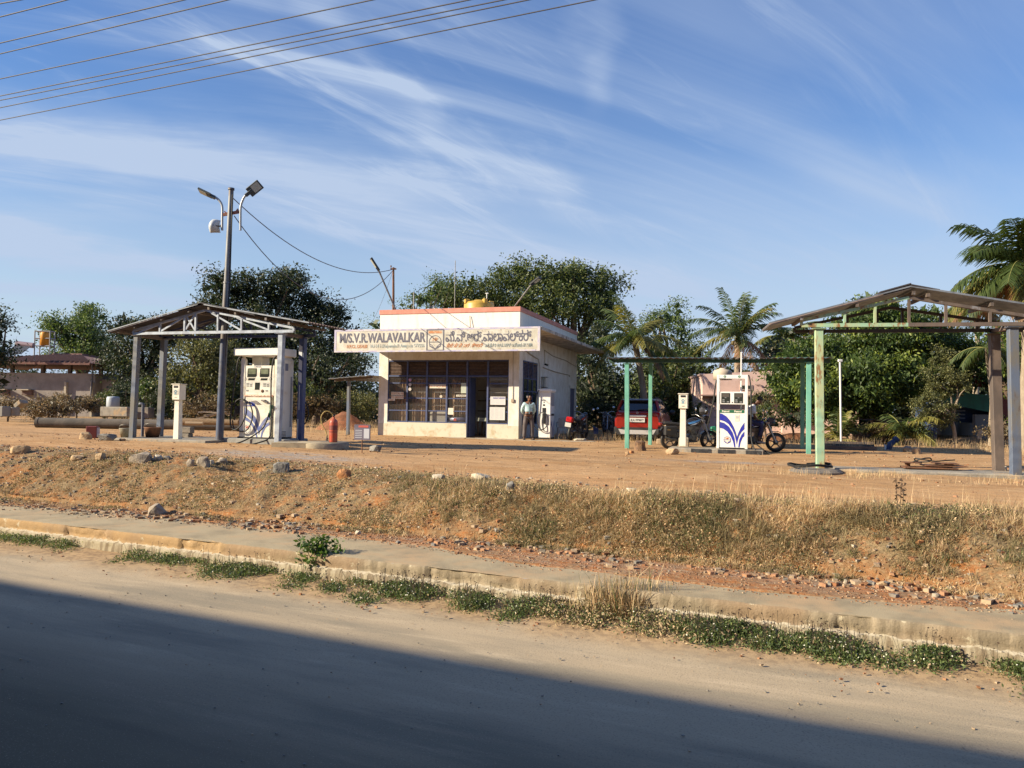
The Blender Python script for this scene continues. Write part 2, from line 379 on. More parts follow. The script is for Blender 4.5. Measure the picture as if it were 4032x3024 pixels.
def graded(a, f0, f1, z, step, grow, mx_):
    out = list(np.arange(f0, f1+1e-6, step)); s = step; p = f0
    while p > a: s = min(s*grow, mx_); p -= s; out.insert(0, p)
    s = step; p = out[-1]
    while p < z: s = min(s*grow, mx_); p += s; out.append(p)
    return np.array(out)
us = graded(-900, -24, 6, 700, .06, 1.09, 40); vs_ = graded(8.75, 8.75, 13.4, 1500, .05, 1.025, 40)
U, V = np.meshgrid(us, vs_); Z = gz(U, V); X, Y = uv2xy(U, V)
nv, nu = U.shape
me = bpy.data.meshes.new('ground'); me.vertices.add(nu*nv); me.vertices.foreach_set('co', np.stack([X, Y, Z], -1).astype(np.float32).ravel())
idx = np.arange(nu*nv).reshape(nv, nu)
q = np.stack([idx[:-1, :-1], idx[:-1, 1:], idx[1:, 1:], idx[1:, :-1]], -1).reshape(-1, 4)
me.loops.add(q.size); me.loops.foreach_set('vertex_index', q.astype(np.int32).ravel())
me.polygons.add(len(q)); me.polygons.foreach_set('loop_start', np.arange(0, q.size, 4, dtype=np.int32)); me.polygons.foreach_set('use_smooth', np.ones(len(q), bool)); me.update(calc_edges=True)
vc_, vb_, vg_ = crest_v(U), base_v(U), gravel_v(U)
bank = sst(0, .25, V-vg_+.2)*(1-sst(-.15, .55, V-vc_+.35*(fbm(U*2, V*2, 61)-.5)))
bank = np.maximum(bank, .5*(1-sst(0, 3, V-vc_))*fbm(U*.8, V*.8, 63))
def blob(x0, y0, rx, ry): 
    u0, v0 = xy2uv(x0, y0); return np.exp(-(((U-u0)/rx)**2+((V-v0)/ry)**2))
ga = atD(1180, 1800, 17.5); gb = atD(2830, 1822, 18.2)
grey = np.clip(1.6*blob(ga.x, ga.y, 1.6, .5)+1.4*blob(ga.x-1.2, ga.y+.3, 1.0, .4)+1.3*blob(gb.x, gb.y, 1.3, .28), 0, 1)
grey = np.maximum(grey, .45*sst(-.2, .2, V-vg_)*(1-sst(-.3, .1, V-vb_))*fbm(U*1.3, V*1.3, 65))
dry = sst(-.1, .5, V-vb_)*(1-sst(.1, .9, V-vc_))*.95
dry = np.maximum(dry, .55*sst(25.5, 28, V)*(fbm(U*.4, V*.6, 67) > .42)); dry = np.maximum(dry, .9*sst(34, 40, V))
msk = me.color_attributes.new('mask', 'FLOAT_COLOR', 'POINT')
msk.data.foreach_set('color', np.stack([bank, grey, dry, np.ones_like(dry)], -1).astype(np.float32).ravel())
me.materials.append(ground_material())
go = bpy.data.objects.new('ground', me); COL.objects.link(go); tag(go, kind='structure')

def road_material():
    m = bpy.data.materials.new('dusty_asphalt'); m.use_nodes = True; n = m.node_tree.nodes; l = m.node_tree.links; b = n['Principled BSDF']
    b.inputs['Roughness'].default_value = .9; b.inputs['Specular IOR Level'].default_value = .2
    tcn = n.new('ShaderNodeTexCoord'); mp = n.new('ShaderNodeMapping'); mp.inputs['Rotation'].default_value = (0, 0, TH); l.new(tcn.outputs['Object'], mp.inputs[0])
    st = n.new('ShaderNodeMapping'); st.inputs['Scale'].default_value = (.16, 1, 1); l.new(mp.outputs[0], st.inputs[0])
    def noise(v, s, d=6, r=.6):
        k = n.new('ShaderNodeTexNoise'); k.inputs['Scale'].default_value = s; k.inputs['Detail'].default_value = d; k.inputs['Roughness'].default_value = r; l.new(v, k.inputs['Vector']); return k.outputs['Fac']
    def mix(f, a, b_, lo, hi, o1=1.):
        r_ = n.new('ShaderNodeMapRange'); r_.interpolation_type = 'SMOOTHSTEP'; l.new(f, r_.inputs[0]); r_.inputs[1].default_value = lo; r_.inputs[2].default_value = hi; r_.inputs[4].default_value = o1
        k = n.new('ShaderNodeMix'); k.data_type = 'RGBA'; l.new(r_.outputs[0], k.inputs[0])
        for i, c in ((6, a), (7, b_)):
            if isinstance(c, tuple): k.inputs[i].default_value = (*c, 1)
            else: l.new(c, k.inputs[i])
        return k.outputs[2]
    att = n.new('ShaderNodeVertexColor'); att.layer_name = 'mask'; s_ = n.new('ShaderNodeSeparateColor'); l.new(att.outputs[0], s_.inputs[0])
    bare = mix(noise(st.outputs[0], 1.2, 5), (.115, .10, .068), (.085, .075, .054), .42, .66)  # undusted asphalt, painted extra dark to deepen the foreground shadow
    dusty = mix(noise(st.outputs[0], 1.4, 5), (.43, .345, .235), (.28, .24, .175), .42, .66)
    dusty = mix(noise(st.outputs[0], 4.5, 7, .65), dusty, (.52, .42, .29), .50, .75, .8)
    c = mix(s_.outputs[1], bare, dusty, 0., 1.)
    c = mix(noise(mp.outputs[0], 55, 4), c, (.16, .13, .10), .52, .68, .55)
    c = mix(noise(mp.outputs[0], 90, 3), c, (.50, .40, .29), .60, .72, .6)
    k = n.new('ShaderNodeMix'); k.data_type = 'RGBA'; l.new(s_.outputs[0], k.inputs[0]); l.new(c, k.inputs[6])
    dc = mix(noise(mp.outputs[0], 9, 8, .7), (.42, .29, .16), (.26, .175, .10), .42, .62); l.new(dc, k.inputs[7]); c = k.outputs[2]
    l.new(c, b.inputs['Base Color'])
    bp = n.new('ShaderNodeBump'); bp.inputs['Strength'].default_value = .4; bp.inputs['Distance'].default_value = .012; l.new(noise(mp.outputs[0], 60, 5, .7), bp.inputs['Height']); l.new(bp.outputs[0], b.inputs['Normal']); return m
us2 = graded(-900, -20, 4, 700, .12, 1.12, 60); vs2 = np.concatenate([[-80, -40, -20, -10, -5], np.arange(-2, 4, .5), np.arange(4, 6.9, .25), np.arange(7, 8.76, .04)])
U2, V2 = np.meshgrid(us2, vs2); edge = sst(7.2, 8.3, V2+.5*(fbm(U2*1.2, V2*1.2, 71)-.5))
Z2 = .02*(fbm(U2*.8, V2*.8, 73)-.5)+edge*(.035*fbm(U2*4, V2*4, 75)+.025)*(1-0*U2)
X2, Y2 = uv2xy(U2, V2); nv, nu = U2.shape
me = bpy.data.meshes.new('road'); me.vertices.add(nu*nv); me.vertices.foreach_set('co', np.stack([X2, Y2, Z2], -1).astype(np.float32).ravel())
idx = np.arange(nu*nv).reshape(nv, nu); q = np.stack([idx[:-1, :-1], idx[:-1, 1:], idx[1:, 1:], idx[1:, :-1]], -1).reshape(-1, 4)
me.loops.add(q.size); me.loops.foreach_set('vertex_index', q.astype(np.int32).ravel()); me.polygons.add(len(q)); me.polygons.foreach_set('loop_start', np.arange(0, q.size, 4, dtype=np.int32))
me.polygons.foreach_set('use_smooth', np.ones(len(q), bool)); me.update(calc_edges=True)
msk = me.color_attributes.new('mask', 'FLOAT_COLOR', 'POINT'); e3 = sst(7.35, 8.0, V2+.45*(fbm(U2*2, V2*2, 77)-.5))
dust_shade = np.clip(sst(2.8, 7.0, V2+1.2*(fbm(U2*.25, V2*1.1, 79)-.5)), 0, 1)  # dust thins away from the kerb; also paints the shadowed stretch darker
msk.data.foreach_set('color', np.stack([e3, dust_shade, e3, np.ones_like(e3)], -1).astype(np.float32).ravel()); me.materials.append(road_material())
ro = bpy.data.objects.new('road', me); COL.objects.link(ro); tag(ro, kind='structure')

# kerb: upper slab edge standing proud of a lower course, ragged mortar between
KU = np.concatenate([[-300, -150, -80, -50, -35], np.arange(-26, 6, .035), [10, 20, 60, 200]])
prof = [(-.075, -.05), (-.07, .03), (-.065, .08), (-.06, .13), (-.055, .165), (-.005, .185), (.012, .20), (.0, .24), (.0, .29), (.004, .335), (.02, KZ)]
kv = []; 
for j, (dv, z) in enumerate(prof):
    w = (fbm(KU*3, np.full_like(KU, j*1.7), 81, 3)-.5)
    w2 = (fbm(KU*14, np.full_like(KU, j*2.3), 83, 3)-.5)
    amp = {4: .06, 3: .03, 5: .05, 9: .02, 10: .03}.get(j, .02)
    chip = np.where((fbm(KU*.9, np.zeros_like(KU), 85, 2) > .63) & (j >= 6), .06, 0)
    vv = KV+dv*np.where(KU > -30, 1, 1)+amp*(w+w2*.7)+chip*(fbm(KU*7, np.full_like(KU, j), 87)); zz_ = z+.02*w2*(j not in (9, 10))+.008*w2+.012*w
    x, y = uv2xy(KU, vv); kv.append(np.stack([x, y, zz_], -1))
kv = np.array(kv); nj, nk, _ = kv.shape
me = bpy.data.meshes.new('kerb'); me.vertices.add(nj*nk); me.vertices.foreach_set('co', kv.astype(np.float32).ravel())
idx = np.arange(nj*nk).reshape(nj, nk); q = np.stack([idx[:-1, :-1], idx[:-1, 1:], idx[1:, 1:], idx[1:, :-1]], -1).reshape(-1, 4)
me.loops.add(q.size); me.loops.foreach_set('vertex_index', q.astype(np.int32).ravel()); me.polygons.add(len(q)); me.polygons.foreach_set('loop_start', np.arange(0, q.size, 4, dtype=np.int32)); me.update(calc_edges=True)
m = bpy.data.materials.new('stained_kerb'); m.use_nodes = True; n = m.node_tree.nodes; l = m.node_tree.links; b = n['Principled BSDF']; b.inputs['Roughness'].default_value = .95
tcn = n.new('ShaderNodeTexCoord'); mp = n.new('ShaderNodeMapping'); mp.inputs['Rotation'].default_value = (0, 0, TH); mp.inputs['Scale'].default_value = (1, 1, 1); l.new(tcn.outputs['Object'], mp.inputs[0])
def _nz(v, s, d=6, r=.6):
    k = n.new('ShaderNodeTexNoise'); k.inputs['Scale'].default_value = s; k.inputs['Detail'].default_value = d; k.inputs['Roughness'].default_value = r; l.new(v, k.inputs['Vector']); return k.outputs['Fac']
def _mx(f, a, b_, lo, hi, o1=1.):
    r_ = n.new('ShaderNodeMapRange'); r_.interpolation_type = 'SMOOTHSTEP'; l.new(f, r_.inputs[0]); r_.inputs[1].default_value = lo; r_.inputs[2].default_value = hi; r_.inputs[4].default_value = o1
    k = n.new('ShaderNodeMix'); k.data_type = 'RGBA'; l.new(r_.outputs[0], k.inputs[0])
    for i, c in ((6, a), (7, b_)):
        if isinstance(c, tuple): k.inputs[i].default_value = (*c, 1)
        else: l.new(c, k.inputs[i])
    return k.outputs[2]
sz = n.new('ShaderNodeSeparateXYZ'); l.new(tcn.outputs['Object'], sz.inputs[0])
wob = n.new('ShaderNodeMath'); wob.operation = 'MULTIPLY_ADD'; l.new(_nz(mp.outputs[0], 9, 6, .7), wob.inputs[0]); wob.inputs[1].default_value = .10; l.new(sz.outputs['Z'], wob.inputs[2])
stv = n.new('ShaderNodeMapping'); stv.inputs['Scale'].default_value = (4, 1, .5); l.new(mp.outputs[0], stv.inputs[0])
low = _mx(_nz(stv.outputs[0], 3, 7), (.36, .31, .215), (.20, .155, .10), .42, .60)
hi_ = _mx(_nz(stv.outputs[0], 2.2, 7), (.21, .17, .115), (.32, .26, .18), .42, .62)
su = n.new('ShaderNodeSeparateXYZ'); l.new(mp.outputs[0], su.inputs[0]); hi_ = _mx(su.outputs[0], (.36, .235, .115), hi_, -9.5, -6.0); hi_ = _mx(_nz(mp.outputs[0], .8, 3), hi_, (.28, .19, .115), .50, .64, .7)
hi_ = _mx(_nz(mp.outputs[0], 5, 8, .7), hi_, (.52, .46, .33), .58, .66, .8)
c1 = _mx(wob.outputs[0], low, (.44, .39, .30), .224, .233); c2 = _mx(wob.outputs[0], c1, hi_, .238, .248)
l.new(c2, b.inputs['Base Color']); bp = n.new('ShaderNodeBump'); bp.inputs['Strength'].default_value = .7; bp.inputs['Distance'].default_value = .02; l.new(_nz(mp.outputs[0], 25, 7, .7), bp.inputs['Height']); l.new(bp.outputs[0], b.inputs['Normal'])
me.materials.append(m); ko = bpy.data.objects.new('kerb', me); COL.objects.link(ko); tag(ko, kind='structure')

# pavement slab behind the kerb
PV = np.array([0.02, .06, .2, .5, .8, 1.1, 1.5, 1.9])
U3, V3 = np.meshgrid(KU, PV); V3 = V3+KV; 
V3[0] = KV+.02+.03*((fbm(KU*3, np.full_like(KU, 17.), 81, 3)-.5)+.7*(fbm(KU*14, np.full_like(KU, 23.), 83, 3)-.5))
Z3 = KZ+.012*(fbm(U3*.9, V3*.9, 91)-.5)+0*U3; Z3[0] -= .004
X3, Y3 = uv2xy(U3, V3); nv, nu = U3.shape
me = bpy.data.meshes.new('pavement'); me.vertices.add(nu*nv); me.vertices.foreach_set('co', np.stack([X3, Y3, Z3], -1).astype(np.float32).ravel())
idx = np.arange(nu*nv).reshape(nv, nu); q = np.stack([idx[:-1, :-1], idx[:-1, 1:], idx[1:, 1:], idx[1:, :-1]], -1).reshape(-1, 4)
me.loops.add(q.size); me.loops.foreach_set('vertex_index', q.astype(np.int32).ravel()); me.polygons.add(len(q)); me.polygons.foreach_set('loop_start', np.arange(0, q.size, 4, dtype=np.int32)); me.update(calc_edges=True)
me.materials.append(M('pavement_concrete', (.38, .31, .195), (.27, .22, .14), 1.6, .95, bump=.35, bscale=80, col3=(.43, .30, .17), scale3=1.3, lo3=.45, hi3=.68, detail=10))
po = bpy.data.objects.new('pavement', me); COL.objects.link(po); tag(po, kind='structure')

# ------------------------------------------------------------------ ground cover (nobody could count it)
def blades(name, mats, uvs, ln, wd, lean=.5, segs=2, mi=None, kind='stuff', up=1.0):
    u, v = uvs; n = len(u); x, y = uv2xy(u, v); z = gz(u, v) if v.min() > KV+.2 else np.full(n, .02)
    B = np.stack([x, y, z-.01], -1); a = rng.uniform(0, 2*math.pi, n); le = lean*rng.uniform(.1, 1, n)
    D = np.stack([np.cos(a)*le, np.sin(a)*le, np.full(n, up)], -1); D /= np.linalg.norm(D, axis=1, keepdims=True)
    l_ = (ln if np.ndim(ln) else np.full(n, ln))*rng.uniform(.5, 1.3, n); s = np.stack([-np.sin(a+rng.uniform(-.9, .9, n)), np.cos(a), np.zeros(n)], -1); s /= np.linalg.norm(s, axis=1, keepdims=True)
    w = (wd if np.ndim(wd) else np.full(n, wd))[:, None]*.5
    mid = B+D*(l_*.55)[:, None]; D2 = D.copy(); D2[:, 2] -= .55*le; D2[:, 0] += np.cos(a)*.4*le; D2[:, 1] += np.sin(a)*.4*le
    tip = mid+D2*(l_*.5)[:, None]
    q1 = np.stack([B-s*w, B+s*w, mid+s*w*.8, mid-s*w*.8], 1); q2 = np.stack([mid-s*w*.8, mid+s*w*.8, tip+s*w*.12, tip-s*w*.12], 1)
    vv = np.concatenate([q1, q2], 0); mm = None if mi is None else np.concatenate([mi, mi])
    return bulk(name, vv, 4, mats, mi=mm)
STRAW = [M('straw_pale', (.58, .45, .26), rough=.8, island=.35, trans=.25), M('straw_brown', (.44, .31, .17), rough=.85, island=.45, trans=.2), M('straw_olive', (.29, .24, .125), rough=.85, island=.45, trans=.2), M('weed_green', (.085, .12, .035), rough=.8, island=.4, trans=.25), M('weed_dark', (.095, .085, .045), rough=.85, island=.4, trans=.15)]
def bank_pts(n, u0, u1, dens, vlo=-.05, vhi=.35):
    u = rng.uniform(u0, u1, n); t = rng.uniform(0, 1, n); v = base_v(u)+vlo+(crest_v(u)-base_v(u)+vhi-vlo)*t
    k = rng.uniform(0, 1, n) < dens(u, v); return u[k], v[k]
def dens(u, v):
    bare = fbm(u*.75, v*.9, 101, 3); rightw = .72+.28*sst(-9.5, -5.5, u)
    d = sst(.36, .52, bare+.06*sst(-8, -4, u)); d = d*rightw+.10*rightw
    scar = np.exp(-((u+9.3+.9*(v-11.3))/.42)**2); d = d*(1-.85*scar)
    sc2 = np.exp(-(((u-.15)/.5)**2+((v-10.75)/.28)**2)); return d*(1-.8*sc2)
u, v = bank_pts(170000, -21, 4.5, dens)
tu, tv = bank_pts(7000, -21, 4.5, dens); nb = rng.integers(12, 46, len(tu)); tid = np.repeat(np.arange(len(tu)), nb); u2 = tu[tid]+rng.normal(0, .035, len(tid)); v2 = tv[tid]+rng.normal(0, .03, len(tid)); tsz = rng.uniform(.6, 1.7, len(tu))[tid]; tz = rng.uniform(-.12, .12, len(tu))[tid]; nplain = len(u); u = np.concatenate([u, u2]); v = np.concatenate([v, v2]); tsz = np.concatenate([np.full(nplain, .75), tsz]); tz = np.concatenate([np.zeros(nplain), tz])
zone = fbm(u*1.1, v*1.4, 103, 3)+.10*(rng.uniform(-1, 1, len(u)))+.01+tz; rr = sst(-9, -4.5, u)
mi = np.where(zone > .56, 0, np.where(zone > .47, 1, np.where(zone > .40, 2, 2))); gm = (fbm(u*.9, v*2, 107, 3) > .57) & (rng.uniform(0, 1, len(u)) < .22); mi = np.where(gm, 3, mi)
ln = (.045+.10*rr*fbm(u*1.2, v*1.2, 105)+.015*rr)*tsz; o = blades('dry_grass', STRAW, (u, v), ln, .0072, 1.9, mi=mi); tag(o, 'dry straw coloured grass over the earth bank above the pavement', 'dry grass', kind='stuff')
# low seedy weeds mixed in
u, v = bank_pts(100000, -21, 4.5, lambda u, v: .9*sst(.42, .56, fbm(u*1.5, v*1.8, 113, 3))*(dens(u, v)+.15))
x, y = uv2xy(u, v); C = np.stack([x, y, gz(u, v)+rng.uniform(0, .10, len(u))*(.4+.6*sst(-9, -4, u))], -1)
mi = rng.choice([1, 2, 2, 3, 0, 1, 0], len(C)); mi = np.where((fbm(u*.9, v*1.3, 115, 3) > .50) & (rng.uniform(0, 1, len(u)) < .45), rng.choice([4, 4, 3], len(u)), mi); o = bulk('low_weeds', leafquads(rng, C, .032, .017, droop=-.3), 4, STRAW, mi=mi); tag(o, 'small brown and olive weeds scattered through the bank grass', 'weeds', kind='stuff')
# tall thin stalks along the crest on the right
def stalk_field(name, label, n, u0, u1, v0, v1, h, cat='grass'):
    u = rng.uniform(u0, u1, n); v = rng.uniform(v0, v1, n)+crest_v(u)*0
    k = rng.uniform(0, 1, n) < sst(.42, .6, fbm(u*1.7, v*1.7, 121, 3)); o = blades(name, STRAW, (u[k], v[k]), h, .006, .45, mi=rng.choice([0, 0, 1], k.sum())); tag(o, label, cat, kind='stuff'); return o
stalk_field('tall_dry_grass', 'tall thin dry stalks standing along the crest of the bank', 1300, -9, 4, 11.2, 12.6, .30)
stalk_field('yard_dry_grass', 'dry tufts along the edge of the long concrete strip under the right canopy', 2200, -2.6, 5.5, 15.6, 17.0, .15)
stalk_field('yard_edge_grass', 'pale dry grass between the yard and the trees behind it', 30000, -12, 14, 27.5, 40, .30)
stalk_field('back_left_grass', 'dry grass in front of the bushes at the far left of the yard', 22000, -42, -17, 27, 42, .35)
# rubble: crumbled stones at the foot of the bank
def rubble(name, label, n, u, v, s, mats, zoff=0, cat='stones'):
    x, y = uv2xy(u, v); n = len(u); zb = np.where(v > KV+.3, gz(u, v), .03)
    zb = np.maximum(zb, np.where((v > KV) & (v < 10.3), KZ, -1)); C = np.stack([x, y, zb+s*.25+zoff], -1)
    base = np.array([[a_, b2, c_*.75] for c_ in (-.62, .62) for b2 in (-.7, .7) for a_ in (-.8, .8)], float)
    tri = np.array([[0, 1, 5, 4], [1, 3, 7, 5], [3, 2, 6, 7], [2, 0, 4, 6], [4, 5, 7, 6], [0, 2, 3, 1]])
    a = rng.uniform(0, 6.28, n); P = base[None]*(s[:, None, None]*rng.uniform(.5, 1.2, (n, 8, 1)))
    ca, sa = np.cos(a)[:, None], np.sin(a)[:, None]; Q = np.stack([P[..., 0]*ca-P[..., 1]*sa, P[..., 0]*sa+P[..., 1]*ca, P[..., 2]], -1)+C[:, None]
    t = Q[:, tri].reshape(-1, 3); mi = np.repeat(rng.integers(0, len(mats), n), 6); o = bulk(name, t, 4, mats, mi=mi); tag(o, label, cat, kind='stuff'); return o
STM = [M('stone_orange', (.40, .22, .12), (.30, .16, .09), 6, .9, bump=.4), M('stone_tan', (.42, .31, .20), (.30, .22, .15), 6, .9, bump=.4), M('stone_grey', (.26, .24, .21), (.16, .15, .13), 6, .9, bump=.4), M('stone_pale', (.55, .48, .37), (.36, .31, .24), 6, .9, bump=.4), M('stone_red', (.30, .13, .06), (.20, .10, .05), 6, .9, bump=.4)]
n = 3800; u = rng.uniform(-20, 4.5, n); v = base_v(u)-.12+np.abs(rng.normal(0, .24, n))*rng.choice([-1, 1], n)
k = rng.uniform(0, 1, n) < (.15+.85*(fbm(u*1.3, u*0, 131) > .45)); u, v = u[k], v[k]
rubble('rubble', 'crumbled orange and tan stones along the foot of the bank', 0, u, v, .012+.050*rng.power(.5, len(u))**2.2, [STM[0], STM[1], STM[1], STM[2], STM[4]])
n = 7000; u = rng.uniform(-20, 4.5, n); v = rng.uniform(0, 1, n)*(base_v(u)-gravel_v(u)+.5)+gravel_v(u)-.15
rubble('gravel', 'fine red gravel washed over the back of the pavement', 0, u, v, rng.uniform(.006, .016, n), [STM[0], STM[4], STM[1]], cat='gravel')
n = 9000; u = rng.uniform(-21, 4.5, n); v = rng.uniform(0, 1, n)*(crest_v(u)-base_v(u)+1.0)+base_v(u)
rubble('bank_stones', 'small stones and clods lying on the earth bank', 0, u, v, .008+.032*rng.power(.5, n)**2.2, STM)
n = 5000; u = rng.uniform(-26, 9, n); v = rng.uniform(12.3, 27, n)
rubble('yard_pebbles', 'loose pebbles and clods on the dirt yard', 0, u, v, .008+.03*rng.power(.45, n)**2.5, [STM[0], STM[4], STM[1]], cat='pebbles')
n = 1500; u = rng.uniform(-18, 4, n); v = 8.35-np.abs(rng.normal(0, .45, n)); kk = fbm(u*1.5, v*1.5, 151) > .45; u, v = u[kk], v[kk]; n = len(u)
rubble('road_edge_grit', 'grit and small clods along the road edge below the kerb', 0, u, v, .005+.018*rng.power(.5, n)**2, [STM[1], STM[0], STM[4]], cat='grit')
n = 500; u = rng.uniform(-16, 3, n); v = rng.uniform(1.5, 7.5, n)
rubble('road_grit', 'tiny stones lying loose on the dusty road', 0, u, v, rng.uniform(.005, .012, n), [STM[1], STM[2]], zoff=-.02, cat='grit')

# kerbside weeds, in patches as in the photo
GREEN = [M('herb_green', (.085, .125, .04), rough=.6, island=.5, trans=.3), M('herb_bright', (.15, .19, .06), rough=.6, island=.4, trans=.3), M('herb_dry', (.34, .26, .15), rough=.8, island=.3), M('herb_flower', (.80, .78, .66), rough=.7), M('herb_seed', (.06, .035, .025), rough=.9)]
def weed_patch(label, p0, p1, n, hgt, wid, flowers, dryf=.12, stalks=0):
    """p0,p1: pixels on the road line at the two ends of the patch"""
    def hit0(px, py):
        d = ray(px, py); t = -CAMZ/d.z; return d.x*t, d.y*t
    h0s = p0[0]*.013; u0, _ = xy2uv(*hit0(*p0)); u1, _ = xy2uv(*hit0(*p1))
    cu = rng.uniform(u0, u1, max(6, int((u1-u0)*9))); cv_ = KV-.10-np.abs(rng.normal(0, 1, len(cu)))*wid*.55
    n = int(n*.92); keep = fbm(cu*1.1, cu*0+h0s, 143, 2) > .22; cu, cv_ = (cu[keep], cv_[keep]) if keep.sum() > 3 else (cu, cv_); k = rng.integers(0, len(cu), n); u = cu[k]+rng.normal(0, .11, n); v = np.minimum(cv_[k]+rng.normal(0, .09, n), KV-.08)
    env = np.clip(1-((KV-.08-v)/(wid*1.3))**2, .15, 1)*(.55+.9*fbm(u*3, v*3, 141)); h = hgt*env*rng.uniform(0, 1, n)**.8
    x, y = uv2xy(u, v); C = np.stack([x, y, h*.62+.03], -1); V_ = leafquads(rng, C, .034, .015, droop=-.15)
    mi = rng.choice([0, 0, 0, 1, 2], n, p=[.35, .25, .18-dryf*.2, .22-dryf*.5, dryf*.7]) if dryf < .4 else rng.choice([0, 1, 2], n, p=[.3, .1, .6])
    nf = int(flowers*.6); kf = rng.integers(0, n, nf); F = C[kf]; F[:, 2] = F[:, 2]+rng.uniform(.02, .07, nf); V_ = np.concatenate([V_, leafquads(rng, F, .015, .014, flat=.6)]); mi = np.concatenate([mi, np.full(nf, 3)])
    ns = stalks; ks = rng.integers(0, n, ns); S = C[ks].copy(); S[:, 2] = .03; hh = rng.uniform(.12, .30, ns); off = rng.normal(0, .05, (ns, 2)); T = S.copy(); T[:, :2] += off; T[:, 2] += hh
    w = np.array([.002, .001, 0]); V_ = np.concatenate([V_, np.stack([S-w, S+w, T+w, T-w], 1).reshape(-1, 3), leafquads(rng, T, .022, .018, flat=.5)]); mi = np.concatenate([mi, np.full(ns, 2), np.full(ns, 4)])
    o = bulk('kerbside_weeds', V_, 4, GREEN, mi=mi); tag(o, label, 'weeds', kind='stuff')
weed_patch('green weeds at the left end of the kerb foot', (-60, 2090), (375, 2175), 5500, .20, .34, 60)
weed_patch('low green weeds between the kerb break and the leafy plant', (500, 2195), (985, 2270), 5500, .17, .34, 60, stalks=30)
weed_patch('green weeds with white flowers right below the leafy plant', (930, 2270), (1560, 2345), 6500, .16, .40, 160, stalks=80)
weed_patch('thick green weeds dotted with white flowers at mid kerb', (1500, 2340), (2180, 2420), 9500, .20, .46, 420, stalks=190)
weed_patch('half dry weeds around the tall grass clump', (2150, 2420), (2740, 2520), 7500, .24, .50, 60, dryf=.5, stalks=90)
weed_patch('green weeds just right of the tall grass clump', (2640, 2480), (2960, 2560), 5500, .26, .48, 120, stalks=110)
weed_patch('thick green weeds against the pale right part of the kerb', (2930, 2530), (3830, 2700), 12500, .21, .40, 260, stalks=230)
weed_patch('small green weeds at the right end of the kerb foot', (3950, 2690), (4250, 2760), 2500, .16, .35, 20, stalks=30)

# ================================================================== COMMON MATERIALS
P_blue = M('paint_slate_blue', (.105, .135, .20), (.14, .135, .125), 3, .5, bump=.1, col3=(.10, .08, .08), scale3=6, lo3=.6, hi3=.72, stretch=(1, 1, .4))
P_silver = M('paint_silver_blue', (.40, .45, .52), (.28, .31, .37), 5, .45, metal=.2, col3=(.20, .13, .10), scale3=9, lo3=.62, hi3=.72)
P_dblue = M('paint_dark_blue', (.045, .065, .17), (.07, .09, .17), 6, .55)
P_teal = M('paint_teal', (.17, .43, .34), (.12, .34, .27), 3, .5, col3=(.40, .38, .20), scale3=3, lo3=.62, hi3=.75, stretch=(1, 1, .5))
P_tealrust = M('paint_teal_rust', (.30, .50, .36), (.42, .46, .26), 4, .6, col3=(.26, .14, .06), scale3=7, lo3=.52, hi3=.62, stretch=(1, 1, .35))
P_green = M('paint_dark_green', (.035, .11, .065), (.025, .06, .04), 5, .6)
P_brown = M('primer_brown', (.15, .115, .095), (.10, .08, .07), 3, .6, col3=(.22, .22, .24), scale3=2, lo3=.6, hi3=.65, stretch=(1, 1, .5))
P_rust = M('rust_brown', (.20, .09, .045), (.12, .06, .035), 12, .85, bump=.3)
ROOFU = M('sheet_underside', (.22, .15, .11), (.15, .10, .075), 5, .6, col3=(.30, .22, .17), scale3=12, stretch=(1, .2, 1))
ROOFE = M('sheet_galvanised', (.30, .33, .37), (.20, .22, .25), 4, .4, metal=.4)
DARKSHEET = M('tar_sheet', (.05, .045, .05), rough=.7)
WHITEW = M('whitewash', (.76, .74, .68), (.64, .60, .52), 2.2, .9, col3=(.44, .38, .30), scale3=6, lo3=.60, hi3=.74, bump=.15, stretch=(1.1, 1.1, .7))
CREAM = M('dado_cream', (.60, .56, .45), (.46, .38, .25), 2.6, .9, lo=.48, hi=.7, col3=(.34, .24, .15), scale3=6, lo3=.62, hi3=.70, bump=.2)
PINK = M('parapet_salmon', (.64, .27, .20), (.54, .22, .16), 3, .85, col3=(.72, .50, .38), scale3=5, lo3=.64, hi3=.72)
CONC = M('concrete_grey', (.32, .29, .24), (.22, .20, .17), 3, .95, bump=.4, col3=(.42, .30, .18), scale3=2.5, lo3=.5, hi3=.65)
CONCD = M('concrete_dark', (.15, .135, .12), (.24, .20, .16), 3, .95, bump=.3)
WHITEP = M('panel_white', (.78, .78, .76), (.68, .67, .62), 4, .35, lo=.5, hi=.75)
WHITED = M('panel_white_dirty', (.74, .71, .62), (.60, .52, .38), 3, .5, lo=.5, hi=.75)
BLACKR = M('rubber_black', (.018, .018, .018), rough=.6)
BLACKP = M('plastic_black', (.025, .025, .028), rough=.4)
CHROME = M('chrome', (.6, .6, .6), rough=.2, metal=1)
STEEL = M('steel_dull', (.30, .29, .28), (.20, .18, .16), 8, .45, metal=.7)
BLUEL = M('swoosh_blue', (.022, .028, .36), (.04, .05, .33), 6, .45)
BLUEF = M('swoosh_faded', (.11, .15, .38), (.20, .23, .40), 6, .5)
REDL = M('logo_orange', (.55, .16, .05), rough=.5)
GREYL = M('letter_grey', (.13, .13, .17), (.30, .28, .27), 7, .8, lo=.58, hi=.66)
ORGL = M('letter_orange', (.50, .22, .10), (.62, .48, .34), 9, .8, lo=.45, hi=.66)
FADEL = M('letter_faded', (.34, .40, .40), (.60, .56, .46), 6, .8, lo=.48, hi=.62)
BLACKL = M('ink_dark', (.05, .05, .06), rough=.7); PAPER = M('paper', (.70, .66, .56), rough=.8)
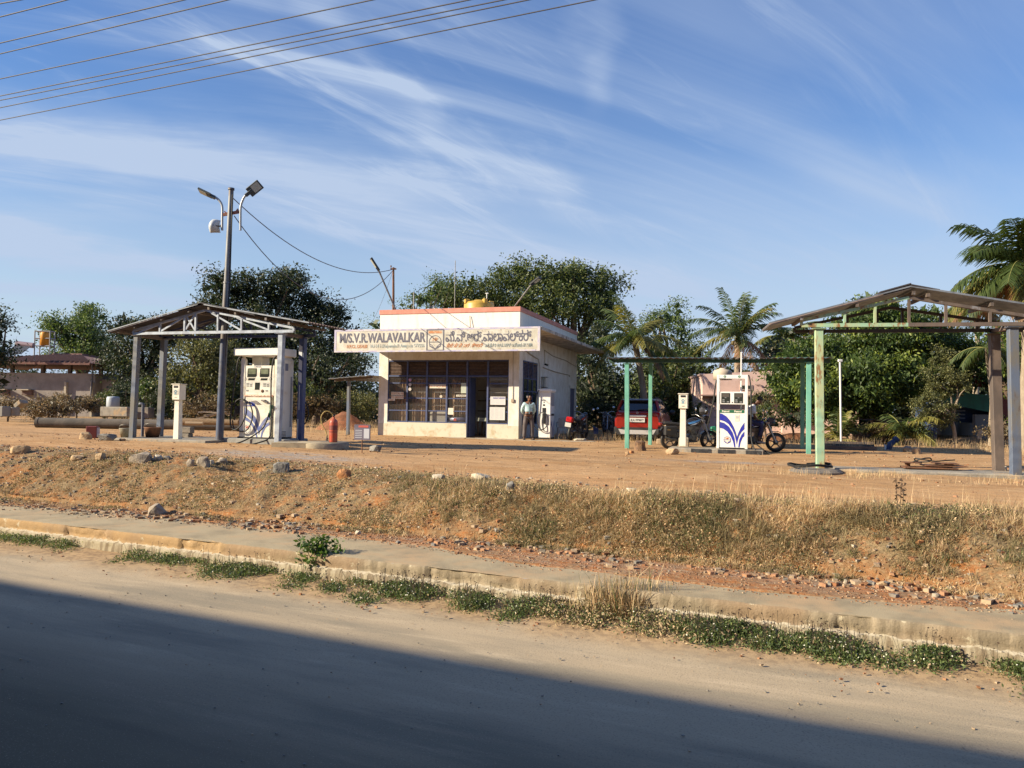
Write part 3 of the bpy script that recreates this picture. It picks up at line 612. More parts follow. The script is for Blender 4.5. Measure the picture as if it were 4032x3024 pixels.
SCREEN = M('screen_dark', (.035, .04, .035), rough=.15); LCD = M('lcd_olive', (.14, .16, .10), (.20, .22, .15), 9, .3)
GRNL = M('label_green', (.02, .13, .07), rough=.5)
WOOD = M('old_wood', (.24, .16, .09), (.14, .09, .05), 8, .9, bump=.4, stretch=(1, 6, 6))
HOSE = BLACKR

# ================================================================== SHADE CASTER: unseen building block behind the camera, sized to throw the road shadow
u, v = -22, -3.0
x, y = uv2xy(0, -9.0)
b_ = thing('shadow_caster', 'unseen building block shaped to cast the shadow over the road', 'building', (x, y, 0), -TH-R(.2))
w = MB(); w.bx(-75, 45, -8, 0, -.2, 11.58); w.build('wall', M('caster_wall_dark', (.14, .12, .10), (.10, .09, .08), 1, .9), b_)  # walls kept dark to cut bounce light into the cast shadow
w = MB(); w.bx(-75.2, 45.2, -8.2, .0, 11.58, 11.80); w.build('roof', CONC, b_)
for k in range(20):
    for zc in (1.7, 4.7, 7.7, 10.2):
        f_ = MB(); f_.bx(-56+5*k, -54.4+5*k, .0, .05, zc-.7, zc+.7, 0); f_.build('window', P_dblue, b_)

# ================================================================== OFFICE
OC = Vector((.27, 29.5, 1.13))                                   # front right corner at floor level
off = thing('office_building', 'small white flat roofed filling station office with salmon parapet band and long signboard', 'building', OC, YA)
WL, DP = 5.97, 10.0
# local: x to the right (building spans -WL..0), y away
wb = MB()
t_ = .18
# pillars
wb.bx(-WL, -WL+.40, 0, t_, -.1, 4.06); wb.bx(-.42, 0, 0, t_, -.1, 4.06)
wb.bx(-WL+.40, -.42, .02, t_, 3.07, 4.06)
# walls
wb.bx(-t_, 0, t_, .5, -.1, 4.06); wb.bx(-t_, 0, .5, 2.5, -.1, .56); wb.bx(-t_, 0, .5, 2.5, 3.07, 4.06); wb.bx(-t_, 0, 2.5, DP, -.1, 4.06)
wb.bx(-WL, -WL+t_, t_, DP, -.1, 4.06); wb.bx(-WL+t_, -t_, DP-t_, DP, -.1, 4.06)
wb.bx(-WL+t_, -t_, 4.2, 4.3, 0, 3.9)
wb.build('wall', WHITEW, off)
dd = MB(); dx0 = -WL+.40+.858*4; dx1 = dx0+.858
dd.bx(-WL+.40, dx0, -.004, t_-.02, -.1, .57); dd.bx(dx1, -.42, -.004, t_-.02, -.1, .57)
dd.bx(-.42, .004, -.008, t_*.5, -.1, .52); dd.bx(-WL-.004, -WL+.40, -.008, t_*.5, -.1, .52)
dd.build('dado', CREAM, off)
fl = MB(); fl.bx(-WL+t_, -t_, t_, DP-t_, -.1, .03); fl.build('floor', M('floor_dark', (.12, .09, .08), rough=.7), off)
fl = MB(); fl.bx(-WL-1.25, 1.25, -1.3, DP+1.2, 4.06, 4.19); fl.build('eave_slab', M('eave_stained', (.55, .50, .42), (.30, .27, .23), 2.5, .95, col3=(.12, .10, .09), scale3=5, lo3=.55, hi3=.65), off, bevel=.01)
pp = MB()
for a in ((-WL, 0, 0, .16), (-WL, 0, DP-.16, DP), (-WL, -WL+.16, .16, DP-.16), (-.16, 0, .16, DP-.16)): pp.bx(a[0], a[1], a[2], a[3], 4.19, 4.93)
pp.build('parapet', M('parapet_white', (.80, .76, .68), (.66, .62, .54), 1.6, .9, lo=.5, hi=.72, col3=(.50, .45, .38), scale3=3, lo3=.58, hi3=.74, stretch=(2.5, 2.5, .5)), off)
pp = MB()
for a in ((-WL-.03, .03, -.03, .17), (-WL-.03, .03, DP-.17, DP+.03), (-WL-.03, -WL+.17, .17, DP-.17), (-.17, .03, .17, DP-.17)): pp.bx(a[0], a[1], a[2], a[3], 4.93, 5.12)
pp.build('parapet_band', PINK, off, bevel=.012)
pp = MB(); pp.bx(-WL+.16, -.16, .16, DP-.16, 4.2, 4.3); pp.build('roof', CONC, off)
# signboard
sg = MB(); sg.bx(-7.24, 1.2, -1.40, -1.31, 3.30, 4.19)
SIGNB = M('sign_field', (.62, .60, .53), (.50, .47, .39), 2, .8, col3=(.34, .30, .23), scale3=7, lo3=.54, hi3=.72, bump=.1, detail=9)
board = sg.build('signboard', SIGNB, off)
SB = M('sign_border', (.42, .40, .58), (.60, .56, .56), 4, .8, col3=(.25, .22, .2), scale3=6, lo3=.6, hi3=.7)
sg = MB(); yf = -1.406
for a in ((-7.24, 1.2, 4.12, 4.19), (-7.24, 1.2, 3.30, 3.355), (-7.24, -7.15, 3.355, 4.12), (1.11, 1.2, 3.355, 4.12)): sg.bx(a[0], a[1], yf, -1.401, a[2], a[3])
sg.build('border', SB, board)
sg = MB()
for a in ((-3.28, -3.24, 3.34, 4.15), (-2.60, -2.56, 3.34, 4.15), (-3.24, -2.60, 4.11, 4.15), (-3.24, -2.60, 3.34, 3.37)): sg.bx(a[0], a[1], yf-.003, -1.401, a[2], a[3])
sg.build('emblem_frame', GREYL, board)
Y0 = -1.405
# main lettering: heavy
text('lettering', 'M/S.V.R.WALAVALKAR', GREYL, board, (-7.0, Y0, 3.665), .46, ext=.004, bold=.012, fit=(3.68, .38))
text('lettering', 'H.P.C.L. DEALER', ORGL, board, (-6.68, Y0, 3.455), .18, ext=.004, bold=.005, fit=(.92, .14))
text('lettering', 'N.H.4 H.Kalpanahalli Anagodu 577556', FADEL, board, (-5.64, Y0, 3.43), .175, ext=.004, bold=.002, fit=(2.28, .17))
text('lettering', 'ಮೆ.ವಿ.ಆರ್.ವಾಲಾವಲ್ಕರ್.', GREYL, board, (-2.50, Y0, 3.66), .42, ext=.004, bold=.007, fit=(3.42, .42))
text('lettering', 'ಹೆಚ್.ಪಿ.ಸಿ.ಎಲ್. ಡೀಲರ್', ORGL, board, (-2.45, Y0, 3.45), .19, ext=.004, bold=.004, fit=(1.46, .17))
text('lettering', 'ಎನ್.ಹೆಚ್.೪ ಕಲ್ಪನಹಳ್ಳಿ ಆನಗೋಡು ೫೭೭೫೫೬', FADEL, board, (-.92, Y0, 3.45), .17, ext=.004, fit=(1.85, .15))
sg = MB(); sg.bx(-3.2, -2.64, -1.405, -1.401, 3.99, 4.09); sg.build('emblem_strip', ORGL, board)
def ring(mb, cx, cz, r0, r1, a0, a1, y, mi=0, n=22, yd=.004):
    pts = []
    for k in range(n+1):
        a = R(a0+(a1-a0)*k/n); pts.append((math.cos(a), math.sin(a)))
    for (a, b) in zip(pts[:-1], pts[1:]):
        mb.add([(cx+a[0]*r0, y, cz+a[1]*r0), (cx+b[0]*r0, y, cz+b[1]*r0), (cx+b[0]*r1, y, cz+b[1]*r1), (cx+a[0]*r1, y, cz+a[1]*r1)], [(0, 1, 2, 3)], mi)
def emblem(parent, cx, cz, r, y, m1, m2, name='emblem'):
    e = MB(); ring(e, cx, cz, r*.90, r, 0, 360, y)
    e.poly([(cx-r*.92, y-.001, cz+r*.06), (cx+r*.92, y-.001, cz+r*.06), (cx+r*.92, y-.001, cz-r*.04), (cx-r*.92, y-.001, cz-r*.04)])
    for s in (-1, 1):
        for (ra, rb) in ((.86, .74), (.56, .40)):
            A = [(cx+s*r*(.90-(.90-.04)*t), cz-r*(.10+(1-ra)*.9)-r*.9*ra*t**1.8*.95) for t in np.linspace(0, 1, 9)]
            B = [(cx+s*r*(.90-(.90-.04)*t), cz-r*(.10+(1-rb)*.9)-r*.9*ra*t**1.8*.95) for t in np.linspace(0, 1, 9)]
            for i in range(8): e.add([(A[i][0], y-.001, A[i][1]), (A[i+1][0], y-.001, A[i+1][1]), (B[i+1][0], y-.001, min(B[i+1][1], A[i+1][1]-r*.03)), (B[i][0], y-.001, B[i][1])], [(0, 1, 2, 3)])
    o = e.build(name, m1, parent, fixn=False); text('lettering', 'HP', m2, o, (cx, y-.001, cz+r*.16), r*.72, ext=.001, bold=r*.02, align='CENTER'); return o
emblem(board, -2.92, 3.66, .26, -1.405, GREYL, ORGL)
# glazed front
FX0 = -WL+.40; BW = .858; yW = .06
ff = MB()
for k in range(7):
    x_ = FX0+BW*k; hw = .035 if k not in (0, 6) else .03
    z0 = .57 if k not in (4, 5) else 0.03
    ff.bx(x_-hw, x_+hw, yW-.05, yW+.03, z0, 3.07)
ff.bx(FX0, FX0+BW*6, yW-.045, yW+.02, 3.01, 3.068); ff.bx(FX0, FX0+BW*6, yW-.045, yW+.02, 2.40, 2.46)
for k in range(6):
    if k == 4: continue
    a, b = FX0+BW*k+.035, FX0+BW*(k+1)-.035
    for z_ in (2.12, 1.52, 1.02): ff.bx(a, b, yW-.03, yW, z_, z_+.045)
    ff.bx(a, b, yW-.04, yW+.01, .572, .62)
front = ff.build('window_frame', P_dblue, off, bevel=.004)
lv = MB()
for k in range(6):
    a, b = FX0+BW*k+.04, FX0+BW*(k+1)-.04
    for j in range(9):
        z_ = 2.50+.058*j; lv.box(((a+b)/2, yW+.0, z_), (b-a, .045, .012), 0, Matrix.Rotation(R(38), 3, 'X'))
lv.build('louvre', M('louvre_wood', (.115, .075, .06), (.17, .12, .10), 12, .6), off)
lv = MB(); lv.bx(FX0, FX0+BW*6, yW+.05, yW+.06, 2.46, 3.01); lv.build('louvre_backing', BLACKP, off)
GL = glass_mat('office_glass', (.88, .87, .85), .10)
for k in (0, 1, 2, 3, 5):
    gl = MB(); a, b = FX0+BW*k+.03, FX0+BW*(k+1)-.03; gl.add([(a, yW-.008, .6), (b, yW-.008, .6), (b, yW-.008, 2.42), (a, yW-.008, 2.42)], [(0, 1, 2, 3)]); gl.build('pane', GL, off)
for k in (0, 1, 2, 3, 5):
    a, b = FX0+BW*k+.04, FX0+BW*(k+1)-.04
    for z_ in (2.30, 1.78, 1.25): gb_ = MB(); gb_.bx(a+.04, b, yW+.10, yW+.12, z_, z_+.028); gb_.build('inner_rail', STEEL, off)
# curtains: wavy cloth
for k in range(4):
    a, b = FX0+BW*k+.12, FX0+BW*(k+1)-.06; cu = MB(); nn = 60; top = 2.35; pts = []
    for i in range(nn+1):
        t = i/nn; x_ = a+(b-a)*t; y_ = .30+.035*math.sin(t*38+k*2+2*math.sin(t*5+k)); pts.append((x_, y_))
    for (p, q_) in zip(pts[:-1], pts[1:]):
        if rnd.random() < .04: continue
        cu.add([(p[0], p[1], .60), (q_[0], q_[1], .60), (q_[0], q_[1], top), (p[0], p[1], top)], [(0, 1, 2, 3)], 0, True)
    c = cu.build('curtain', M('curtain_brown', (.46, .34, .25), (.26, .18, .12), 5, .9, stretch=(6, 1, .3)), None, loc=OC, rz=YA)
    tag(c, ['brown curtain behind the leftmost office window', 'brown curtain in the office window with three round stickers', 'brown curtain behind the long white plate number strip window', 'brown curtain in the office window next to the door'][k], 'curtain', 'curtains in the office window')
# side window & back door (right wall)
sw = MB()
for y_ in (.5, 1.15, 1.8, 2.47): sw.bx(.0, .03, y_, y_+.04, .56, 3.07)
for z_ in (.56, 1.3, 1.85, 2.36, 3.03): sw.bx(.004, .026, .54, 2.47, z_, z_+.045)
sw.build('side_window_frame', P_dblue, off)
sw = MB(); sw.bx(-.02, .0, .5, 2.5, .56, 2.36); sw.build('side_pane', M('dark_glass', (.03, .035, .045), rough=.08, spec=.8), off)
lv = MB()
for j in range(11): lv.box((.0, 1.5, 2.42+.055*j), (.04, 1.92, .012), 0, Matrix.Rotation(R(-38), 3, 'Y'))
lv.build('side_louvre', P_dblue, off)
dr = MB(); dr.bx(.0, .03, 8.35, 9.35, .05, 2.2); sdoor = dr.build('side_door', M('door_dark', (.10, .10, .16), rough=.7), off)
dr = MB(); dr.bx(.0, .07, 8.25, 8.35, 0, 2.28); dr.bx(.0, .07, 9.35, 9.45, 0, 2.28); dr.bx(.0, .08, 8.25, 9.45, 2.2, 2.33); dr.build('door_frame', WHITEW, sdoor)
# wall conduit, cables, camera on side wall, door handle
cd = MB(); cd.tube([(-WL+.1, -.02, 3.62), (-WL+2, -.03, 3.60), (-3, -.02, 3.63), (-1, -.03, 3.62), (-.05, -.02, 3.62), (.03, .0, 3.60)], .012, 6); cd.tube([(-.24, -.02, 3.6), (-.24, -.02, 1.55)], .012, 6)
cd.tube([(.03, .1, 3.6), (.04, 1.2, 3.4), (.04, 2.6, 3.25), (.05, 2.8, 2.9), (.05, 2.8, 1.0)], .02, 6); cd.tube([(.03, 3.6, 3.7), (.03, 5, 3.55), (.03, 7.5, 3.5), (.03, 9.8, 3.32)], .018, 6); cd.tube([(.03, 3.6, 3.7), (.03, 3.6, 3.15)], .015, 6)
cd.tube([(.03, 3.4, 2.95), (.04, 5.5, 2.86), (.04, 8.2, 2.83), (.04, 8.3, 2.75)], .018, 6)
cd.build('conduit', M('conduit_beige', (.45, .40, .33), rough=.7), off)
cd = MB(); cd.bx(-.30, -.18, -.05, -.008, 1.42, 1.55); cd.build('socket_box', M('socket', (.35, .27, .20), rough=.6), off, bevel=.01)
cd = MB(); cd.box((.10, 3.65, 3.08), (.16, .08, .08), 0, Matrix.Rotation(R(20), 3, 'Y')); cd.build('security_camera', BLACKP, off, bevel=.01)
# door bay
dr = MB(); dr.bx(dx0+.06, dx0+.10, .1, .75, .05, 2.38); dr.build('open_door_leaf', P_dblue, off)
# drooping sign stay on the parapet
cd = MB(); cd.tube([(-2.05, -.03, 4.80), (-2.0, -.08, 4.3)], .012, 5); cd.tube([(-2.06, -.04, 4.36), (-1.97, -.04, 4.30)], .018, 5); cd.build('parapet_stay', P_rust, off)

def place(o, loc=OC, rz=YA): o.location = loc; o.rotation_euler.z = rz; return o
def offpt(x, y, z=0): return OC+EX*x+EY*y+Vector((0, 0, z))
# paper notices and stickers on the glass: flat things at their place
def sheet(name, label, cat, x, z, w, h, mat, txts=(), group=None, rows=0, ink=None):
    e = thing(name, label, cat, offpt(x, .012), YA, group); p = MB(); p.bx(-w/2, w/2, .0, .004, z-h/2, z+h/2); p.build('sheet', mat, e)
    for (s, dx, dz, size, m) in txts: text('lettering', s, m, e, (dx, -.002, z+dz), size, ext=.001, align='CENTER', bold=size*.02, sx_=.8)
    if rows:
        r_ = MB()
        for k in range(rows):
            zz = z+h/2-.05-k*(h-.08)/rows
            for c_ in range(3): r_.bx(-w/2+.03+c_*(w-.06)/3, -w/2+.03+(c_+.8)*(w-.06)/3, -.0015, .0, zz-.006, zz)
        r_.build('print', ink or M('ink_grey', (.35, .36, .42), rough=.8), e)
    return e
cx = lambda k, f_: FX0+BW*(k+f_)
sheet('notice_strip', 'white strip reading HOSPITAL 108 on the leftmost office window', 'notice', cx(0, .50), 1.72, .56, .13, PAPER, [('HOSPITAL-108', 0, -.035, .11, ORGL)])
sheet('notice_strip', 'white NO SMOKING strip under the hospital number strip', 'notice', cx(0, .50), 1.57, .56, .13, PAPER, [('NO SMOKING', 0, -.035, .11, ORGL)])
sheet('notice_strip', 'small white TOILET arrow strip at the left edge of the office window', 'notice', cx(0, .17), 1.465, .36, .08, PAPER, [('TOILET', .02, -.025, .08, ORGL)])
sheet('plate_number_strip', 'long white registration number strip high in the middle office window', 'notice', cx(2, .55), 2.02, .70, .15, PAPER, [('KA-17-AQ.P.3090', 0, -.04, .12, ORGL)])
sheet('notice_sheet', 'pale green notice hanging in the office window beside the door', 'notice', cx(3, .86), 1.96, .26, .40, M('paper_green', (.45, .50, .40), rough=.8), rows=9)
sheet('notice_sheet', 'upper printed licence sheet with emblem on the window right of the door', 'notice', cx(5, .50), 1.48, .62, .32, M('paper_cool', (.62, .60, .60), rough=.8), [('BHARAT HIGHWAY', .06, .08, .07, BLUEL)], rows=6)
sheet('notice_sheet', 'lower large ruled price sheet on the window right of the door', 'notice', cx(5, .48), .98, .62, .50, M('paper_cool2', (.60, .60, .58), rough=.8), rows=14)
sheet('notice_sheet', 'small printed sheet standing beside the grey computer box', 'notice', cx(3, .22), 1.04, .22, .26, PAPER, rows=6)
sheet('name_strip', 'narrow white name strip hanging near the door side of the window', 'notice', cx(3, .72), 1.66, .42, .07, PAPER, [('V R WALAVALKAR', 0, -.02, .055, BLACKL)])
for i, (z_, m_) in enumerate(((2.27, M('sticker_pink', (.55, .30, .38), rough=.6)), (2.08, PAPER), (1.90, PAPER))):
    e = thing('round_sticker', ['pink and white round sticker, topmost of three on the second window', 'white round sticker, middle of three on the second window', 'white round sticker, lowest of three on the second window'][i], 'sticker', offpt(cx(1, .14), .012), YA, 'round stickers on the second window')
    p = MB(); p.lathe([(.0, .0), (.062, .0), (.062, .004), (0, .004)], (0, 0, z_), 18, 0, 'y', False); p.build('disc', m_, e)
    p = MB(); ring(p, 0, z_, .035, .042, 0, 360, -.002); ring(p, 0, z_, .0, .016, 0, 360, -.002); p.build('print', M('ink_violet', (.30, .20, .40), rough=.7), e)
e = thing('round_sticker', 'small white toothed sticker alone on the third window', 'sticker', offpt(cx(2, .72), .012), YA); p = MB(); p.lathe([(0, 0), (.06, 0), (.06, .004), (0, .004)], (0, 0, 1.62), 14, 0, 'y', False); p.build('disc', M('sticker_pale', (.50, .46, .38), rough=.7), e)
# things inside: desktop crate, gas cylinder shape, desk, shelves
e = thing('grey_louvred_box', 'pale grey louvred box standing inside the third office window', 'box', offpt(cx(2, .55), .22, .60), YA)
p = MB(); p.prism([(-.40, 0, 0), (.36, 0, 0), (.40, 0, .42), (.0, 0, .44), (-.40, 0, .40)], (0, .1, 0)); p.build('case', M('case_grey', (.48, .46, .42), rough=.6), e, bevel=.01)
p = MB()
for k in range(11): p.bx(-.33, .34, -.008, .0, .05+.03*k, .06+.03*k)
p.build('slats', M('case_line', (.28, .29, .32), rough=.6), e)
e = thing('rolled_banner', 'silver and blue rolled banner lying inside the window next to the door', 'banner', offpt(cx(3, .45), .16, .66), YA); p = MB(); p.lathe([(0, -.36), (.09, -.36), (.09, .36), (0, .36)], (0, 0, .06), 16, 0, 'x'); p.build('roll', M('banner_silver', (.35, .38, .50), (.12, .13, .30), 2, .35, metal=.4), e)
p = MB(); p.bx(-.10, .02, -.097, -.088, .0, .10); p.build('badge', M('badge_red', (.45, .08, .08), rough=.6), e)
e = thing('office_desk', 'desk under a pale cloth just inside the dark office doorway', 'desk', offpt(dx0+.45, 1.1, .03), YA); p = MB(); p.bx(-.42, .40, 0, .6, .70, .74); p.bx(-.40, -.36, .02, .06, 0, .7); p.bx(.34, .38, .02, .06, 0, .7); p.bx(-.40, -.36, .54, .58, 0, .7); p.bx(.34, .38, .54, .58, 0, .7); p.build('table', WOOD, e)
p = MB(); p.bx(-.44, .42, -.02, .62, .742, .76); p.add([(-.44, -.02, .76), (.42, -.02, .76), (.44, -.05, .56), (.1, -.04, .62), (-.43, -.04, .60)], [(0, 1, 2, 3, 4)]); p.build('cloth', M('cloth_pale', (.45, .48, .40), rough=.9), e)
e = thing('wall_shelves', 'shelves against the dark back wall inside the office', 'shelves', offpt(-2.2, 3.9, .03), YA)
for z_ in (1.0, 1.45, 1.9): p = MB(); p.bx(-.9, .9, 0, .3, z_, z_+.03); p.build('shelf', WOOD, e)
# apron slab in front of the office and round the right side
ap = MB(); ap.bx(-WL-1.3, 3.0, -.80, 0, -.20, .02); ap.bx(0, 1.5, 0, DP, -.2, .015); ap = ap.build('office_apron', M('apron_conc', (.40, .35, .27), (.30, .25, .18), 2, .95, bump=.2), off, bevel=.01)

# ------------------------------------------------------------------ on the office roof
def roofpt(x, y): return offpt(x, y, 4.30)
tk = thing('water_tank', 'yellow plastic water tank on the office roof', 'water tank', roofpt(-2.85, 3.2)+Vector((0, 0, .42)), YA)
p = MB(); p.bx(-.6, .6, -.6, .6, -.42, 0); p.build('plinth', CONC, tk)
p = MB(); p.lathe([(.0, 0), (.64, 0), (.66, .1), (.66, .32), (.68, .36), (.66, .40), (.66, .95), (.60, 1.05), (.25, 1.13), (.22, 1.16), (.0, 1.16)], (0, 0, 0), 28); p.build('barrel', M('tank_yellow', (.56, .35, .06), (.46, .29, .05), 4, .45), tk)
p = MB()
for a in range(4): q_ = ex_(R(45+90*a))*.58; p.box((q_.x, q_.y, 1.06), (.22, .16, .2), 0, Matrix.Rotation(R(45+90*a), 3, 'Z'))
p.build('lug', MATS['tank_yellow'], tk, bevel=.02)
p = MB(); p.tube([(.35, 0, 1.0), (.35, 0, 1.45)], .022, 6); p.tube([(.28, 0, 1.45), (.42, 0, 1.45)], .022, 6); p.build('vent_pipe', M('pvc', (.70, .70, .68), rough=.5), tk)
def pole_at(name, label, cat, px, py0, py1, D, r, mat, group=None, px1=None):
    a = atD(px, py0, D); b = atD(px1 if px1 else px, py1, D); e = thing(name, label, cat, a, 0, group); p = MB(); d = b-a; p.tube([(0, 0, -.4), (0, 0, 0), d*.5, d], [r, r, r*.95, r*.85], 8, 0); p.build('pole', mat, e); return e, d
e, d_ = pole_at('roof_pole', 'dark vertical pole on the office roof carrying the two slack cables', 'pole', 1549, 1215, 1053, 31.6, .05, P_rust)
p = MB(); p.box(d_-Vector((0, 0, .06)), (.24, .06, .06)); p.tube([d_+Vector((-.1, 0, 0)), d_+Vector((-.1, 0, .08))], .03, 6); p.build('insulator_bracket', P_rust, e)
def flood(label, pb, pt, D, Dt, r, head_dir, hl, group='slanted lights on the office roof'):
    a = atD(*pb, D); b = atD(*pt, Dt); e = thing('roof_light', label, 'light', a, 0, group); d = b-a; p = MB(); p.tube([d*-.06, d*.3, d], r, 8); p.build('arm', STEEL, e)
    hd = Vector(head_dir).normalized(); p = MB(); p.bar(d-hd*.05, d+hd*hl, .26, .07); h = p.build('lamp_head', BLACKP, e, bevel=.012); p = MB(); upv = Vector((0, 0, 1)); s_ = hd.cross(upv).normalized(); n_ = s_.cross(hd).normalized()
    p.bar(d+hd*.12-n_*.042, d+hd*(hl-.05)-n_*.042, .2, .01); p.build('lens', M('led_lens', (.50, .50, .42), rough=.2), h)
flood('slanting light arm at the left corner of the office roof', (1556, 1215), (1490, 1062), 31.4, 31.0, .035, (-.75, -.25, 1.15), .55)
flood('floodlight on a slanting arm over the right corner of the office parapet', (2030, 1202), (2094, 1118), 29.9, 29.2, .03, (1.0, -.5, .75), .42)
pole_at('roof_rod', 'tall thin bare rod behind the yellow roof tank', 'rod', 1790, 1215, 1026, 34, .018, STEEL, px1=1793)
pole_at('roof_rod', 'short stubby rod near the left end of the office roof', 'rod', 1629, 1218, 1150, 32, .03, STEEL, px1=1630)
pole_at('roof_rod', 'short white pipe end leaning on the office roof parapet', 'pipe', 1712, 1216, 1203, 31.2, .03, M('pvc', (.70, .70, .68), rough=.5), px1=1705)

# ------------------------------------------------------------------ lean-to at the left of the office
a = G(1370, 1712); e = thing('lean_to_shed', 'low open lean-to with a thin sheet roof beside the left wall of the office', 'shed', a, YA)
p = MB(); p.bx(-.06, .06, -.06, .06, 0, 2.18); p.build('post', P_blue, e, bevel=.01)
p = MB(); p.bar((0, -.3, 2.23), (0, 2.6, 2.27), .1, .1); p.bar((-.65, .0, 2.19), (1.05, .0, 2.33), .08, .1); p.build('beam', P_brown, e)
p = MB(); nn = 24
for i in range(nn):
    x0_, x1_ = -.72+1.8*i/nn, -.72+1.8*(i+1)/nn; z0_, z1_ = 2.29+.075*x0_+.012*(i % 2), 2.29+.075*x1_+.012*((i+1) % 2)
    p.add([(x0_, -.4, z0_), (x1_, -.4, z1_), (x1_, 2.6, z1_+.03), (x0_, 2.6, z0_+.03)], [(0, 1, 2, 3)])
rf = p.build('roof_sheet', ROOFE, e); md = rf.modifiers.new('s', 'SOLIDIFY'); md.thickness = .015

# ================================================================== CANOPIES
def corrugated(mb, p00, p10, p01, p11, n=30, amp=.018, mi=0, sag=0., segs=4):
    """sheet between p00-p10 (ridge edge, along y) and p01-p11 (eave edge); ribs run ridge to eave"""
    p00, p10, p01, p11 = map(Vector, (p00, p10, p01, p11)); nrm = (p10-p00).cross(p01-p00).normalized()
    vs = []; 
    for i in range(n+1):
        t = i/n; a = p00.lerp(p10, t); b = p01.lerp(p11, t); o = nrm*amp*(1 if i % 2 else -1)
        for j in range(segs+1):
            f_ = j/segs; vs.append(a.lerp(b, f_)+o+Vector((0, 0, sag*f_*f_)))
    m_ = segs+1; mb.add(vs, [(i*m_+j, (i+1)*m_+j, (i+1)*m_+j+1, i*m_+j+1) for i in range(n) for j in range(segs)], mi)
def two_tone(o, top, under, thick=.02):
    o.data.materials.clear(); o.data.materials.append(under); o.data.materials.append(top)
    md = o.modifiers.new('s', 'SOLIDIFY'); md.thickness = thick; md.offset = 1; md.material_offset = 1; md.material_offset_rim = 1

# ---- left canopy: two trusses, four posts
LC = Vector((-8.33, 20.98, 1.31)); LA = R(-16.4)
lc = thing('pump_canopy', 'slate blue steel canopy with lattice trusses over the diesel pump', 'canopy', LC, LA)
def post(parent, x, y, s, z0, z1, mat, lean=(0, 0), d=None, name='post', plate=True):
    p = MB(); d = d or s; dx, dy = lean
    vs = [(x-s/2-dx, y-d/2-dy, z0), (x+s/2-dx, y-d/2-dy, z0), (x+s/2-dx, y+d/2-dy, z0), (x-s/2-dx, y+d/2-dy, z0), (x-s/2, y-d/2, z1), (x+s/2, y-d/2, z1), (x+s/2, y+d/2, z1), (x-s/2, y+d/2, z1)]
    p.add(vs, [(3, 2, 1, 0), (4, 5, 6, 7), (0, 1, 5, 4), (1, 2, 6, 5), (2, 3, 7, 6), (3, 0, 4, 7)])
    if plate: p.bx(x-s*.9, x+s*.9, y-d*.8, y+d*.8, z1, z1+.015)
    return p.build(name, mat, parent, bevel=.006)
post(lc, -2.36, 0, .145, -.15, 2.92, P_blue, (.08, 0)); post(lc, 2.30, 0, .14, -.15, 2.92, P_silver, (.05, 0)); 
post(lc, -2.36+.0, 1.05, .15, -.15, 2.92, P_blue, (.07, 0)); pb = post(lc, 2.30, 1.05, .16, -.15, 2.90, P_dblue, (.03, 0))
p = MB()
for z0_, z1_ in ((2.45, 2.72), (2.05, 2.32), (1.70, 1.98)): p.prism([(2.225, .966, z0_), (2.33, .966, z0_-.06), (2.33, .966, z1_-.06), (2.225, .966, z1_)], (0, -.008, 0))
p.bx(2.26, 2.275, .955, .968, .9, 1.6); p.bx(2.23, 2.25, .955, .968, .05, .65); p.build('stripe', M('paint_pale', (.55, .58, .62), rough=.5), pb)
def truss(parent, y, x0, x1, xr, zb, zend, zr, mat, verts_, diags, w=.055, mat2=None, split=None):
    p = MB(); p.bar((x0, y, zb), (x1 if split is None else split, y, zb), w, .075)
    zt = lambda x: zend+(zr-zend)*(1-abs(x-xr)/((xr-x0) if x < xr else (x1-xr)))
    p.bar((x0, y, zend), (xr, y, zr), w, .06)
    q_ = p if split is None else MB()
    if split is not None: q_.bar((split, y, zb), (x1, y, zb), w, .075)
    q_.bar((xr, y, zr), (x1, y, zend), w, .06)
    p.bar((x0, y, zb), (x0, y, zend), w, .06)
    (q_).bar((x1, y, zb), (x1, y, zend), w, .06)
    for x in verts_: (p if split is None or x < split else q_).bar((x, y, zb+.03), (x, y, zt(x)-.02), w*.85, .055)
    for a, b in diags: (p if split is None or max(a, b) < split+.01 else q_).bar((a, y+.003, zb+.04), (b, y+.003, zt(b)-.03), w*.6, .045)
    p.build('truss', mat, parent)
    if split is not None: q_.build('truss', mat2, parent)
truss(lc, 0, -2.5, 2.66, -.12, 2.99, 3.07, 3.60, P_silver, (-1.6, -.78, -.42, .30, 1.05, 1.9), ((-1.6, -.85), (-.78, -.45), (-.42, -.72), (1.05, .05), (1.9, .9), (-2.3, -1.65)))
truss(lc, 1.05, -2.5, 2.66, -.12, 2.97, 3.07, 3.60, P_dblue, (-1.6, -.42, .60, 1.6), ((-1.6, -.5), (-.42, -1.3), (.6, .1), (1.6, .7)))
p = MB(); p.bar((-2.36, 0, 2.93), (-2.36, 1.1, 2.93), .08, .08); p.bar((2.30, 0, 2.93), (2.30, 1.1, 2.93), .08, .08)
for x in (-2.9, -2.35, -1.45, -.55, .1, .95, 1.9, 2.6):
    z_ = 3.67-(.225 if x < 0 else .180)*abs(x+.12); q_ = MB(); q_.bar((x, -.16, z_), (x, 1.7, z_), .06, .07); q_.build('purlin', P_brown, lc)
p.build('tie_beam', P_brown, lc)
p = MB(); corrugated(p, (-.12, -.2, 3.74), (-.12, 1.75, 3.74), (-3.2, -.2, 3.03), (-3.2, 1.75, 3.03), 26); rfl = p.build('roof_sheet', ROOFU, lc); two_tone(rfl, DARKSHEET, ROOFU, -.02)
